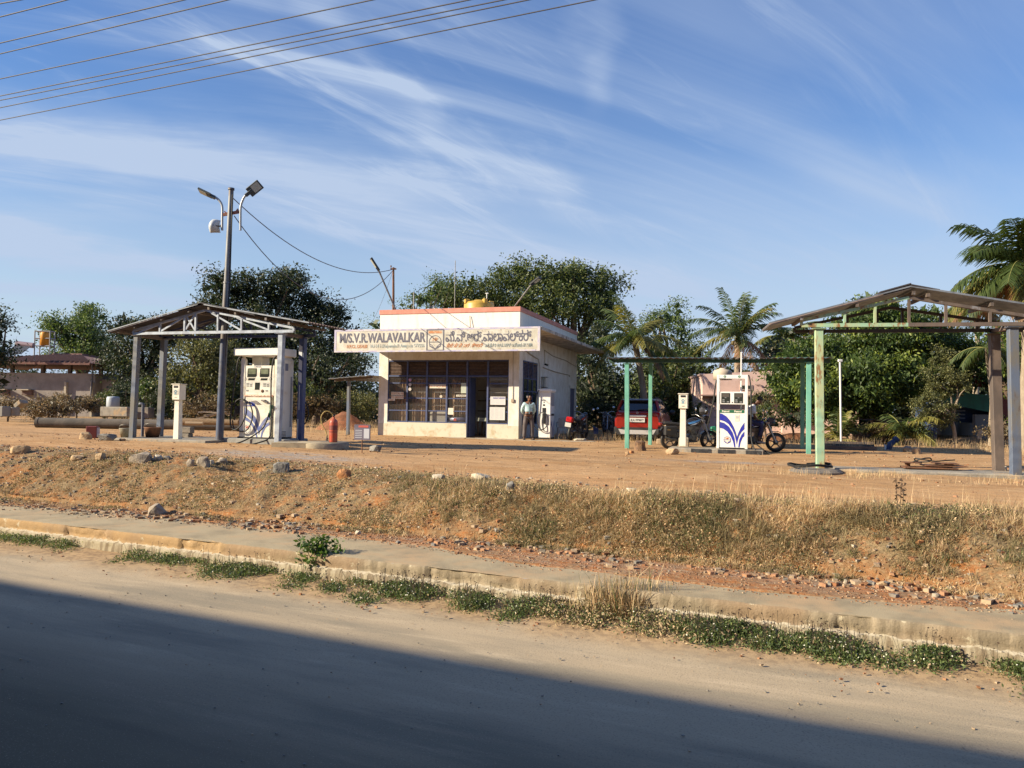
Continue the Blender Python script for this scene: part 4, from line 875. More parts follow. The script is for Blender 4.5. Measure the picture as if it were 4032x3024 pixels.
p = MB(); corrugated(p, (-.12, -.2, 3.74), (-.12, 1.75, 3.74), (3.24, -.2, 3.17), (3.24, 1.75, 3.17), 26); rfl = p.build('roof_sheet', ROOFU, lc); two_tone(rfl, DARKSHEET, ROOFU, .02)
p = MB(); p.bar((.0, -.22, 3.73), (3.24, -.22, 3.18), .02, .03); p.bar((-.2, -.22, 3.74), (-3.2, -.22, 3.05), .02, .025); p.build('roof_edge', ROOFE, lc)
p = MB(); p.add([(-.9, -.22, 3.60), (-.1, -.24, 3.79), (-.1, 1.78, 3.79), (-.9, 1.76, 3.60)], [(0, 1, 2, 3)]); p.add([(-.1, -.24, 3.79), (1.6, -.22, 3.42), (1.6, 1.76, 3.42), (-.1, 1.78, 3.79)], [(0, 1, 2, 3)]); rg = p.build('ridge_sheet', DARKSHEET, lc); md = rg.modifiers.new('s', 'SOLIDIFY'); md.thickness = .02

# ---- right canopy
RC = Vector((6.33, 15.85, 1.12)); RA = R(-12)
rc = thing('pump_canopy', 'open steel canopy on a rusty teal post, with blue and brown posts at right', 'canopy', RC, RA)
post(rc, 0, 0, .155, -.2, 2.97, P_tealrust, (-.04, 0)); post(rc, .15, .95, .15, -.2, 2.95, M('paint_near_black', (.03, .035, .04), rough=.6), (-.04, 0))
post(rc, 3.60, 0, .165, -.2, 2.97, P_blue, (-.05, 0)); post(rc, 3.62, .95, .18, -.2, 2.93, P_brown, (-.08, 0))
truss(rc, 0, -.34, 4.15, 1.72, 3.05, 3.15, 3.60, P_tealrust, (.50, 1.08, 1.72, 2.40, 3.2), (), .055, P_brown, 1.70)
truss(rc, .95, -.34, 4.15, 1.62, 3.02, 3.10, 3.52, M('paint_black_brown', (.05, .045, .045), rough=.6), (.05, .75, 1.35, 1.85, 2.6, 3.3), (), .055)
p = MB(); p.bar((0, 0, 3.0), (0, 1.0, 3.0), .08, .08); p.bar((3.6, 0, 3.0), (3.6, 1.0, 3.0), .08, .08)
for x in (-.35, .72, 1.78, 2.05, 3.2, 4.1):
    z_ = 3.69-(.245 if x < 1.72 else .175)*abs(x-1.72); q_ = MB(); q_.bar((x, -.12, z_), (x, 1.1, z_), .06, .07); q_.build('purlin', P_brown, rc)
p.build('tie_beam', P_brown, rc)
p = MB(); corrugated(p, (1.72, -.13, 3.79), (1.72, 1.15, 3.79), (-1.0, -.13, 3.07), (-1.0, 1.15, 3.07), 22); r_ = p.build('roof_sheet', ROOFU, rc); two_tone(r_, ROOFE, ROOFU, -.02)
p = MB(); corrugated(p, (1.72, -.13, 3.79), (1.72, 1.15, 3.79), (4.9, -.13, 3.20), (4.9, 1.15, 3.18), 22, sag=-.03, segs=8); r_ = p.build('roof_sheet', ROOFU, rc); two_tone(r_, ROOFE, ROOFU, .03)
p = MB(); p.add([(1.15, -.15, 3.69), (1.72, -.17, 3.85), (1.72, 1.17, 3.85), (1.15, 1.17, 3.69)], [(0, 1, 2, 3)]); p.add([(1.72, -.17, 3.85), (2.25, -.15, 3.74), (2.25, 1.17, 3.74), (1.72, 1.17, 3.85)], [(0, 1, 2, 3)]); rg = p.build('ridge_sheet', DARKSHEET, rc); md = rg.modifiers.new('s', 'SOLIDIFY'); md.thickness = .025

p = MB(); p.bar((1.72, -.145, 3.81), (4.9, -.145, 3.22), .02, .035); p.bar((1.72, -.145, 3.81), (-1.0, -.145, 3.09), .02, .03); p.build('roof_edge', ROOFE, rc)
# ---- flat green canopy over the petrol pump
GC = Vector((3.57, 23.85, 1.18)); gc = thing('pump_canopy', 'low flat green sheet canopy on teal posts over the petrol pump', 'canopy', GC, YA)
post(gc, 0, 0, .13, -.2, 2.60, P_teal, (-.03, 0)); post(gc, .35, 3.0, .12, -.2, 2.78, P_teal); post(gc, 5.28, 0, .135, -.2, 2.62, P_teal); post(gc, 5.28, 3.0, .12, -.2, 2.80, P_teal)
p = MB(); p.bar((-.55, 0, 2.69), (5.85, 0, 2.66), .10, .11); p.bar((-.55, 3.0, 2.87), (5.85, 3.0, 2.84), .08, .09); p.bar((.02, .06, 2.67), (.3, 2.95, 2.85), .08, .08); p.bar((5.28, .06, 2.65), (5.28, 2.95, 2.83), .08, .08); p.build('beam', P_green, gc)
p = MB(); corrugated(p, (-.6, -.25, 2.76), (5.9, -.25, 2.73), (-.6, 3.3, 2.97), (5.9, 3.3, 2.94), 70, .018); r_ = p.build('roof_sheet', P_green, gc); two_tone(r_, DARKSHEET, P_green, .015)

# ================================================================== LIGHT POLE
a = G(863, 1741); b = atD(911, 738, a.y+.1); dpl = b-a
lp = thing('light_pole', 'tall leaning steel pole with two lamp arms rising through the left canopy', 'street light', a)
p = MB(); p.tube([dpl*.40, dpl*.62], [.097, .085], 12); p.tube([dpl*.62, dpl*.99], [.078, .066], 12); p.lathe([(.09, 0), (.09, .05), (0, .06)], tuple(dpl*.99), 10); p.lathe([(.10, 0), (.10, .04), (0, .04)], tuple(dpl*.62), 10)
p.build('pole', M('pole_paint', (.20, .21, .22), (.12, .10, .09), 3, .55, metal=.3, stretch=(1, 1, .4)), lp)
p = MB(); p.tube([(0, 0, -.3), dpl*.2, dpl*.402], [.107, .10, .098], 12); p.build('lower_pole', M('pole_navy', (.05, .075, .14), (.09, .09, .11), 3, .5, stretch=(1, 1, .4)), lp)
p = MB(); p.tube([Vector((.10, -.02, 2.2)), dpl*.6+Vector((.10, -.03, 0)), dpl*.97+Vector((.06, -.05, 0))], .018, 6); p.build('cable', BLACKR, lp)
L_ = lambda px, py, D=None: atD(px, py, D or a.y+.1)-a
ca = MB(); ca.bar(L_(876, 846), L_(948, 833), .05, .08); ca.bar(L_(884, 832), L_(896, 843), .03, .03); ca.bar(L_(938, 822), L_(925, 838), .03, .03); ca.build('cross_arm', M('bracket_red', (.36, .13, .08), (.20, .09, .06), 9, .7), lp)
for (pts, hd, tilt) in (([(875, 907), (875, 860), (875, 815), (866, 793), (850, 778), (833, 772)], ((833, 772), (783, 748)), -1), ([(947, 907), (947, 860), (948, 815), (955, 790), (965, 772), (983, 757)], ((980, 760), (1026, 723)), 1)):
    p = MB(); p.tube(crom([L_(x, y) for x, y in pts], 4), .033, 8); arm = p.build('lamp_arm', M('galv', (.36, .37, .38), rough=.45, metal=.4), lp)
    h0, h1 = L_(*hd[0]), L_(*hd[1]); hd_ = (h1-h0).normalized(); p = MB(); off_ = Vector((0, -.55*0, 0))
    upv = Vector((0, 1 if tilt > 0 else .25, .55 if tilt > 0 else 1)); p.bar(h0, h1, .28 if tilt > 0 else .26, .055, 0, upv); p.bar(h0-hd_*.12, h0+hd_*.12, .10, .09, 0, upv)
    h = p.build('lamp_head', M('lamp_dark', (.07, .08, .08), rough=.4), lp, bevel=.012)
    s_ = hd_.cross(upv).normalized(); n_ = s_.cross(hd_).normalized(); p = MB(); p.bar(h0+hd_*.14-n_*.032, h1-hd_*.04-n_*.032, .21, .008, 0, upv); p.build('lens', MATS['led_lens'], h)
ds = thing('dish_antenna', 'small square grid antenna hanging under the left lamp arm of the tall pole', 'antenna', a+L_(842, 889))
p = MB(); nn = 8; vs = []
for i in range(nn+1):
    for j in range(nn+1):
        u_, v_ = (i/nn-.5)*2, (j/nn-.5)*2; rr_ = 1-.10*(u_*u_*v_*v_); vs.append((u_*.13*rr_-.0+.0*v_, .12*(u_*u_+v_*v_)-.1+u_*.06, v_*.19*rr_+u_*.02))
p.add(vs, [(i*(nn+1)+j, (i+1)*(nn+1)+j, (i+1)*(nn+1)+j+1, i*(nn+1)+j+1) for i in range(nn) for j in range(nn)], 0, True); o = p.build('reflector', M('dish', (.52, .54, .56), (.40, .42, .44), 30, .5), ds); md = o.modifiers.new('s', 'SOLIDIFY'); md.thickness = .012
p = MB(); p.tube([(0, -.08, 0), (.12, .05, 0), (.23, .0, .0)], .022, 6); p.tube([(.19, 0, .03), (.21, 0, -.10)], .012, 5); p.build('bracket', P_brown, ds)

# slack cables between pole and office roof, and cables over the road
def cable(label, P, Q, sag, r=.011, n=24, name='cable', cat='cable', group=None, mat=None):
    P, Q = Vector(P), Vector(Q); e = thing(name, label, cat, P, 0, group); p = MB(); p.tube([(Q-P)*(i/n)-Vector((0, 0, 4*sag*(i/n)*(1-i/n))) for i in range(n+1)], r, 5, 0, True); p.build('wire', mat or M('wire_dark', (.10, .10, .12), rough=.6), e); return e
rp = atD(1549, 1060, 31.6)
cable('upper slack cable from the tall light pole to the office roof pole', a+dpl*.965, rp, .85, .014)
cable('lower slack cable from the pole cross arm to the office roof pole', a+L_(922, 850), rp-Vector((0, 0, .03)), 1.75, .014)
cable('thin drooping wire from the office roof pole down to the left', rp, atD(1437, 1310, 33), .3, .006)
for k, (py, px1, z_) in enumerate(((470, 2355, 8.1), (421, 2093, 8.15), (392, 1996, 8.15), (375, 1859, 8.1), (308, 1476, 8.1), (210, 902, 8.1), (168, 729, 8.1), (66, 264, 8.15), (14, 80, 8.1))):
    d = ray(0, py); t = (z_-CAMZ)/d.z; A = Vector((d.x*t, d.y*t, z_)); v0_ = xy2uv(A.x, A.y)[1]
    d = ray(px1, 0); t = v0_/(d.x*DV[0]+d.y*DV[1]); B_ = Vector((d.x*t, d.y*t, CAMZ+d.z*t)); dr = (B_-A)/(B_-A).length; L0 = (B_-A).length; P = A-dr*45; Q = B_+dr*25; tot = L0+70
    f_ = (45+L0/2)/tot; sg_ = .22; lift = Vector((0, 0, 4*sg_*(45/tot)*(1-45/tot))); lift2 = Vector((0, 0, 4*sg_*((45+L0)/tot)*(1-(45+L0)/tot))); P = P+lift; Q = Q+lift2
    cable(['lowest power line crossing the top left of the sky', 'second lowest power line, just above the lowest', 'third power line from below, close under a twin', 'fourth power line from below, upper of the close pair', 'fifth power line from below, alone in the middle gap', 'sixth power line from below, lower of the short upper pair', 'seventh power line from below, upper of the short upper pair', 'eighth power line, short one near the top left corner', 'topmost power line cutting the very top left corner'][k], P, Q, sg_, .009, 40, 'power_line', 'power line', 'power lines crossing the sky at top left', M('wire_alu', (.06, .055, .06), rough=.6))

# ================================================================== FUEL DISPENSERS
def hose(parent, pts, r=.017, name='hose', mat=None):
    p = MB(); p.tube(crom(pts, 6), r, 7); return p.build(name, mat or HOSE, parent)
def flat(parent, name, pts, y, mat, d=.004):
    p = MB(); p.prism([(x, y, z) for x, z in pts], (0, -d, 0)); return p.build(name, mat, parent, fixn=True)
# ---- petrol dispenser (frame with a see-through top)
pp_ = atD(2882, 1767, 22.15); pet = thing('fuel_dispenser', 'white framed petrol dispenser with two dark displays and blue swoosh on a tiled island', 'fuel pump', pp_, YA)
S_ = .00187; cX = lambda x: (x-1270)*S_; cZ = lambda y: (1290-y)*S_
p = MB()
for (a_, b_2) in ((1040, 1077), (1460, 1500)):
    for yy in (0, .42): p.bx(cX(a_), cX(b_2), yy, yy+.07, 0, cZ(150))
for yy in (0, .42): p.bx(cX(1077)+.002, cX(1460)-.002, yy+.002, yy+.068, cZ(205), cZ(150)-.002)
for a_ in (1040, 1460): p.bx(cX(a_)+.003, cX(a_+38)-.003, .072, .418, cZ(200), cZ(152))
p.build('frame', WHITEP, pet, bevel=.006)
p = MB(); p.bx(cX(1079), cX(1457), .02, .46, cZ(607), cZ(412)); hd = p.build('display_housing', WHITEP, pet, bevel=.008)
for a_ in (1105, 1297):
    p = MB(); p.bx(cX(a_), cX(a_+132), .012, .022, cZ(590), cZ(432)); s = p.build('display', SCREEN, hd, bevel=.006)
    p = MB(); p.bx(cX(a_+14), cX(a_+118), .008, .012, cZ(495), cZ(445)); p.build('lcd', M('lcd_brown', (.10, .09, .08), rough=.2), s)
    p = MB()
    for (u0, v0, u1, v1) in ((52, 500, 78, 508), (18, 530, 50, 548), (18, 560, 54, 575), (84, 560, 118, 578)): p.bx(cX(a_+u0), cX(a_+u1), .009, .012, cZ(v1), cZ(v0))
    p.build('keys', M('key_grey', (.25, .26, .27), rough=.5), s)
p = MB(); p.lathe([(0, 0), (.016, 0), (.016, .012), (0, .012)], (cX(1268), .008, cZ(575)), 10, 0, 'y'); p.build('lock', BLACKP, hd)
p = MB(); p.bx(cX(1080), cX(1458), .02, .46, .03, cZ(692)); cab = p.build('cabinet', WHITEP, pet, bevel=.006)
p = MB(); p.bx(cX(1078), cX(1460), .03, .45, .0, .03); p.build('plinth', BLACKP, pet)
flat(cab, 'label_strip', [(cX(1085), cZ(738)), (cX(1448), cZ(738)), (cX(1448), cZ(692)), (cX(1085), cZ(692))], .016, GRNL)
text('lettering', 'Petrol', PAPER, cab, (cX(1118), .011, cZ(728)), .075, ext=.001, bold=.003, sx_=1.1); text('lettering', 'Petrol', PAPER, cab, (cX(1300), .011, cZ(728)), .075, ext=.001, bold=.003, sx_=1.1)
A1 = [(1087, 750), (1120, 755), (1180, 790), (1240, 860), (1290, 950), (1325, 1040), (1342, 1110)]; A2 = [(1452, 880), (1400, 960), (1360, 1050)]
B1 = [(1452, 985), (1410, 1025), (1370, 1095), (1348, 1180), (1340, 1225)]; B2 = [(1330, 1170), (1305, 1070), (1270, 990), (1215, 910), (1150, 868), (1087, 850)]
swo = [A1[::1]+A2[::-1]+B1+B2, [(1087, 880), (1150, 895), (1220, 950), (1275, 1040), (1305, 1130), (1320, 1265), (1303, 1265), (1285, 1180), (1250, 1100), (1200, 1030), (1140, 985), (1087, 972)], [(1452, 1018), (1452, 1090), (1425, 1115), (1395, 1190), (1380, 1265), (1362, 1265), (1375, 1150), (1410, 1070)]]
for s in swo: flat(cab, 'swoosh', [(cX(x), cZ(y)) for x, y in s], .018, BLUEL)
p = MB(); p.lathe([(0, 0), (.105, 0), (.105, .003), (0, .003)], (cX(1198), .014, cZ(1155)), 24, 0, 'y', False); dsk = p.build('emblem_disc', PAPER, cab)
emblem(dsk, cX(1198), cZ(1155), .10, .012, BLUEL, REDL)
flat(cab, 'notice', [(cX(1310), cZ(865)), (cX(1375), cZ(865)), (cX(1375), cZ(765)), (cX(1310), cZ(765))], .017, PAPER, .003)
flat(cab, 'notice_print', [(cX(1325), cZ(822)), (cX(1360), cZ(822)), (cX(1360), cZ(785)), (cX(1325), cZ(785))], .013, M('ink_grey2', (.45, .46, .48), rough=.8), .002)
for x_, n_ in ((1157, '8'), (1372, '7')):
    p = MB(); p.lathe([(0, 0), (.036, 0), (.036, .003), (0, .003)], (cX(x_), -.003, cZ(177)), 16, 0, 'y', False); b2 = p.build('number_disc', M('disc_green', (.06, .22, .15), rough=.5), pet); text('lettering', n_, PAPER, b2, (cX(x_), -.005, cZ(177)-.02), .055, ext=.001, align='CENTER')
p = MB(); p.tube([(cX(1397), .5, -.1), (cX(1397), .5, cZ(-220))], .022, 8, 0); p.build('vent_pipe', M('pvc', (.70, .70, .68), rough=.5), pet)
hose(pet, [(cX(1035), .05, cZ(230)), (cX(1020), .02, cZ(300)), (cX(985), .05, cZ(560)), (cX(935), .1, cZ(800)), (cX(900), .2, cZ(940)), (cX(905), .3, cZ(1000))], .022)
hose(pet, [(cX(1490), .05, cZ(160)), (cX(1520), .02, cZ(185)), (cX(1545), -.03, cZ(400)), (cX(1550), -.08, cZ(800)), (cX(1552), -.1, cZ(1080)), (cX(1590), -.2, cZ(1260)), (cX(1700), -.4, -.15), (cX(1900), -.45, -.17), (cX(1990), -.3, -.18), (cX(1850), .0, -.14), (cX(1700), .12, cZ(1270)), (cX(1610), .15, cZ(1190)), (cX(1540), .15, cZ(1060))], .02)
p = MB(); p.bx(cX(1506), cX(1540), .05, .14, cZ(900), cZ(760)); p.tube([(cX(1525), .1, cZ(760)), (cX(1560), .1, cZ(840))], .02, 6); p.build('nozzle', BLACKP, pet, bevel=.01)
# tiled island
isl = thing('pump_island', 'low island with black tiles along its front under the petrol dispenser', 'kerb island', pp_, YA); zb = -.30
p = MB(); p.bx(-1.78, .86, -.32, .95, zb, -.012); p.build('slab', CONC, isl, bevel=.02)
tl = M('tile_black', (.03, .033, .04), (.06, .065, .07), 5, .35)
for a_, b_2 in ((-1.13, -.56), (-.38, .10), (.38, .80)):
    nt_ = 4 if b_2-a_ > .45 else 3
    for k in range(nt_):
        w_ = (b_2-a_)/nt_; p = MB(); p.bx(a_+k*w_+.004, a_+(k+1)*w_-.004, -.335, -.322, -.19, -.014); p.build('tile', tl, isl)

# ---- diesel dispenser
dp_ = atD(1015, 1724, 21.1); die = thing('fuel_dispenser', 'tall white diesel dispenser with overhanging top and faded blue swoosh under the left canopy', 'fuel pump', dp_, YA)
SX, SZ = .00224, .00181; dX = lambda x: (x-445)*SX; dZ = lambda y: (1440-y)*SZ
p = MB(); p.bx(dX(105), dX(738), -.12, .78, dZ(193), dZ(78)); p.build('top_canopy', WHITEP, die, bevel=.01)
p = MB(); p.bx(dX(175), dX(240), .0, .10, .02, dZ(250)); p.prism([(dX(175), 0, dZ(250)), (dX(240), 0, dZ(265)), (dX(225), 0, dZ(230)), (dX(205), 0, dZ(205)), (dX(185), 0, dZ(225))], (0, .1, 0))
p.bx(dX(662), dX(735), .0, .66, .02, dZ(250)); p.prism([(dX(662), 0, dZ(265)), (dX(735), 0, dZ(250)), (dX(715), 0, dZ(222)), (dX(700), 0, dZ(205)), (dX(680), 0, dZ(230))], (0, .66, 0))
p.bx(dX(175), dX(240), .56, .66, .02, dZ(200)); p.bx(dX(240), dX(380), .3, .66, dZ(345), dZ(195)); p.build('frame', WHITED, die, bevel=.008)
p = MB(); p.bx(dX(662)-.002, dX(737), .52, .60, .3, 1.7); p.build('rear_hose_tray', M('tray_grey', (.30, .30, .32), rough=.6), die)
p = MB(); p.bx(dX(195), dX(655), .012, .62, dZ(805), dZ(343)); hd = p.build('head', WHITED, die, bevel=.008)
p = MB(); p.bx(dX(165), dX(607), .02, .60, dZ(1438), dZ(818)); cab = p.build('cabinet', WHITED, die, bevel=.008)
p = MB(); p.bx(dX(609), dX(662), .16, .58, .05, dZ(830)); p.build('nozzle_recess', M('recess', (.06, .06, .06), rough=.7), die)
p = MB(); p.bx(dX(150), dX(735), .0, .64, -.02, .018); p.build('plinth', BLACKP, die)
p = MB(); p.bx(dX(195), dX(640), .0, .03, dZ(815), dZ(788)); st_ = p.build('edge_strip', M('strip_rust', (.42, .16, .10), (.60, .45, .32), 14, .6), die)
p = MB()
for k in range(7): p.bx(dX(298+47*k), dX(336+47*k), -.003, .0, dZ(806), dZ(795))
p.build('slots', M('strip_pale', (.65, .62, .52), rough=.6), st_)
for a_ in (270, 450):
    flat(hd, 'display', [(dX(a_), dZ(518)), (dX(a_+115), dZ(518)), (dX(a_+132), dZ(500)), (dX(a_+132), dZ(385)), (dX(a_+12), dZ(385)), (dX(a_+4), dZ(400))], .010, SCREEN, .006)
    flat(hd, 'lcd', [(dX(a_+16), dZ(472)), (dX(a_+122), dZ(472)), (dX(a_+122), dZ(398)), (dX(a_+16), dZ(398))], .003, LCD, .002)
    flat(hd, 'small_display', [(dX(a_+10), dZ(567)), (dX(a_+100), dZ(567)), (dX(a_+112), dZ(535)), (dX(a_+20), dZ(535))], .010, SCREEN, .005)
for a_ in (245, 488):
    kp = flat(hd, 'keypad', [(dX(a_), dZ(670)), (dX(a_+98), dZ(670)), (dX(a_+98), dZ(600)), (dX(a_), dZ(600))], .011, M('keypad_pale', (.62, .60, .55), rough=.6), .003)
    p = MB()
    for (u0, v0, u1, v1) in ((14, 612, 54, 636), (16, 646, 54, 662), (66, 622, 94, 640), (66, 646, 94, 664)): p.bx(dX(a_+u0), dX(a_+u1), .004, .008, dZ(v1), dZ(v0))
    p.build('keys', M('key_dark', (.22, .22, .20), rough=.6), kp)
flat(hd, 'card_slot', [(dX(382), dZ(710)), (dX(446), dZ(710)), (dX(452), dZ(602)), (dX(385), dZ(602))], .010, SCREEN, .006)
for x_, n_ in ((237, '3'), (605, '4')):
    p = MB(); ring(p, dX(x_), dZ(548), .040, .047, 0, 360, .009); b2 = p.build('number_ring', BLACKL, hd, fixn=False); text('lettering', n_, BLACKL, b2, (dX(x_), .010, dZ(548)-.024), .07, ext=.001, align='CENTER')
text('lettering', 'DIESEL', M('ink_blue_grey', (.16, .18, .25), rough=.6), hd, (dX(368), .010, dZ(372)), .065, ext=.001, bold=.001, sx_=1.25)
p = MB(); p.lathe([(0, 0), (.045, 0), (.03, .006), (0, .006)], (dX(492), .004, dZ(730)), 9, 0, 'y'); p.build('rust_patch', P_rust, hd)
for a_ in (258, 537): flat(hd, 'button', [(dX(a_), dZ(736)), (dX(a_+32), dZ(736)), (dX(a_+32), dZ(715)), (dX(a_), dZ(715))], .010, MATS['key_dark'], .004)
lb = flat(cab, 'label_strip', [(dX(185), dZ(962)), (dX(386), dZ(962)), (dX(386), dZ(898)), (dX(185), dZ(898))], .016, M('label_blue', (.05, .08, .42), rough=.5)); text('lettering', 'Diesel', PAPER, lb, (dX(208), .011, dZ(950)), .115, ext=.001, bold=.003, sx_=1.0)
sw_ = [[(175, 975), (250, 990), (320, 1040), (390, 1120), (430, 1200), (455, 1275), (500, 1190), (550, 1130), (600, 1097), (600, 1155), (560, 1180), (500, 1260), (470, 1340), (452, 1400), (435, 1330), (400, 1250), (350, 1170), (280, 1110), (175, 1065)],
       [(175, 1095), (260, 1130), (330, 1180), (385, 1260), (420, 1350), (432, 1432), (415, 1432), (400, 1370), (360, 1280), (310, 1210), (240, 1170), (175, 1160)], [(600, 1195), (550, 1225), (510, 1290), (488, 1360), (478, 1432), (495, 1432), (510, 1360), (545, 1285), (600, 1240)]]
for s in sw_: flat(cab, 'swoosh', [(dX(x), dZ(y)) for x, y in s], .018, BLUEF)
emblem(cab, dX(285), dZ(1310), .115, .014, M('emblem_faint', (.36, .38, .45), rough=.6), M('logo_red', (.55, .10, .08), rough=.5))
p = MB(); p.prism([(dX(325), .02, dZ(882)), (dX(405), .02, dZ(876)), (dX(468), .02, dZ(925)), (dX(395), .02, dZ(925))], (0, -.03, 0)); p.build('bracket', M('steel_grey', (.22, .20, .19), rough=.6), cab)  # bracket and latch share one plain grey steel colour
p = MB(); p.bx(dX(490), dX(540), -.04, .02, dZ(885), dZ(860)); p.bx(dX(530), dX(572), -.03, .02, dZ(905), dZ(888)); p.build('latch', M('steel_grey', (.22, .20, .19), rough=.6), cab)
flat(die, 'side_label', [(dX(736), dZ(415)), (dX(737), dZ(415)), (dX(737), dZ(305)), (dX(736), dZ(305))], .25, MATS['ink_blue_grey'], -.14)
p = MB()
for k in range(5): p.bx(dX(736), dX(739), .12, .34, dZ(1345+20*k), dZ(1338+20*k))
p.build('side_vent', M('recess', (.06, .06, .06), rough=.7), die)
hose(die, [(dX(200), -.05, dZ(205)), (dX(160), -.08, dZ(270)), (dX(125), -.10, dZ(600)), (dX(95), -.12, dZ(1000)), (dX(90), -.14, dZ(1230)), (dX(145), -.15, dZ(1322)), (dX(235), -.15, dZ(1270)), (dX(310), -.14, dZ(1100)), (dX(305), -.12, dZ(930)), (dX(235), -.10, dZ(855)), (dX(160), -.10, dZ(880)), (dX(125), -.10, dZ(950))], .02)
hose(die, [(dX(250), -.06, dZ(860)), (dX(340), -.07, dZ(930)), (dX(385), -.07, dZ(1080)), (dX(360), -.07, dZ(1230)), (dX(300), -.07, dZ(1330)), (dX(210), -.08, dZ(1345)), (dX(130), -.1, dZ(1300)), (dX(105), -.1, dZ(1180))], .018)
hose(die, [(dX(700), -.04, dZ(205)), (dX(665), -.08, dZ(260)), (dX(648), -.10, dZ(500)), (dX(652), -.10, dZ(900)), (dX(672), -.11, dZ(1180)), (dX(660), -.16, dZ(1420)), (dX(590), -.35, -.10), (dX(420), -.55, -.20), (dX(270), -.60, -.20), (dX(245), -.5, -.185), (dX(330), -.35, -.10), (dX(430), -.22, .04), (dX(540), -.12, .25), (dX(590), -.08, dZ(1180)), (dX(610), -.04, dZ(1060))], .02)
hose(die, [(dX(735), .66, dZ(560)), (dX(905), .68, dZ(880)), (dX(955), .68, dZ(1080)), (dX(900), .68, dZ(1230)), (dX(800), .68, dZ(1260))], .018)
p = MB(); p.tube([(dX(612), -.02, dZ(1130)), (dX(618), -.02, dZ(1060)), (dX(640), -.02, dZ(950))], [.02, .035, .03], 7); p.bx(dX(618), dX(650), -.05, .0, dZ(1000), dZ(940)); p.build('nozzle', M('nozzle_green', (.02, .14, .08), rough=.5), die)
p = MB(); p.tube([(dX(115), -.05, dZ(1180)), (dX(125), -.05, dZ(1090)), (dX(140), -.05, dZ(970))], [.02, .035, .03], 7); p.bx(dX(120), dX(165), -.05, .1, dZ(1080), dZ(960)); p.build('nozzle', BLACKP, die)
# island blocks and slab under the left canopy
e = thing('pump_island', 'grey concrete island block under the diesel dispenser', 'kerb island', dp_, YA); p = MB(); p.bx(-1.08, .98, -.22, .95, -.42, -.02); p.build('slab', M('island_grey', (.30, .30, .28), (.22, .21, .19), 3, .9, bump=.3), e, bevel=.02)
e = thing('concrete_slab', 'thin concrete slab between the left posts of the diesel canopy', 'slab', LC, LA); p = MB(); p.bx(-2.75, .35, -.45, 1.7, -.3, .05); p.build('slab', CONC, e, bevel=.015)
a = G(1245, 1768); e = thing('concrete_slab', 'round edged concrete slab with the red extinguisher on it', 'slab', a+Vector((0, .65, 0))); p = MB(); p.lathe([(0, -.2), (.68, -.2), (.68, .13), (.64, .15), (0, .15)], (0, 0, 0), 26); p.bx(-1.15, 0, -.62, .5, -.2, .145); p.build('slab', M('slab_tan', (.38, .32, .22), (.24, .20, .15), 3, .9, bump=.3), e)
EXP = a+Vector((.30, .55, .15))

# ---- old dispenser beside the office wall, seen by the standing man
op = offpt(.68, .42, .03); od = thing('fuel_dispenser', 'slim white shaded diesel dispenser against the side wall of the office behind the man', 'fuel pump', op, YA)
p = MB(); p.bx(0, .47, 0, .62, .05, 1.82); bod = p.build('cabinet', WHITEP, od, bevel=.012)
p = MB(); p.bx(-.04, .51, -.05, .70, 1.82, 1.93); p.build('top', WHITEP, od, bevel=.015)
p = MB(); p.bx(.472, .478, .08, .56, 1.28, 1.78); p.build('side_window', M('tray_grey', (.30, .30, .32), rough=.6), od)
p = MB(); p.bx(.472, .48, .1, .55, .90, .98); p.bx(.15, .29, -.01, .0, 1.02, 1.20); p.bx(.17, .25, -.008, .0, 1.28, 1.34); p.bx(.19, .23, -.008, .0, 1.40, 1.44); p.build('slots', BLACKP, od)
text('lettering', 'DIESEL', BLACKL, bod, (.10, -.004, 1.47), .065, ext=.001)
for pts in ([(.08, .72), (.20, .62), (.34, .42), (.42, .12), (.38, .12), (.28, .40), (.16, .52), (.08, .58)], [(.60, .75), (.50, .60), (.44, .12), (.47, .12), (.54, .45), (.60, .60)]):
    p = MB(); p.prism([(.474, x, z) for x, z in pts], (.003, 0, 0)); p.build('swoosh', BLUEF, bod)
p = MB(); p.bx(.17, .29, -.10, .0, .60, 1.0); p.build('nozzle', BLACKP, od, bevel=.02)
hose(od, [(.02, -.04, 1.86), (-.02, -.08, 1.80), (-.08, -.10, 1.3), (-.16, -.12, .8), (-.12, -.13, .48), (.10, -.14, .34), (.32, -.14, .45), (.41, -.13, .72), (.32, -.12, .98), (.16, -.10, 1.02), (.02, -.1, .90), (-.01, -.1, .68), (.06, -.1, .42), (.2, -.1, .38), (.22, -.08, .62)], .018)
p = MB(); p.bx(-.02, .50, -.02, .64, 0, .05); p.build('plinth', BLACKP, od)
e = thing('wall_lantern', 'small glass and metal lantern fixed on the office side wall above the slim dispenser', 'wall lamp', offpt(.0, 3.3, 2.05), YA); p = MB(); p.tube([(.13, 0, .06), (.13, 0, .46)], .07, 8); p.build('glass', M('lantern_glass', (.45, .45, .42), rough=.2), e); p = MB(); p.bx(.0, .26, -.13, .13, .46, .49); p.bx(.0, .24, -.1, .1, .02, .06); p.bx(.0, .03, -.03, .03, .0, .5); p.build('holder', STEEL, e)

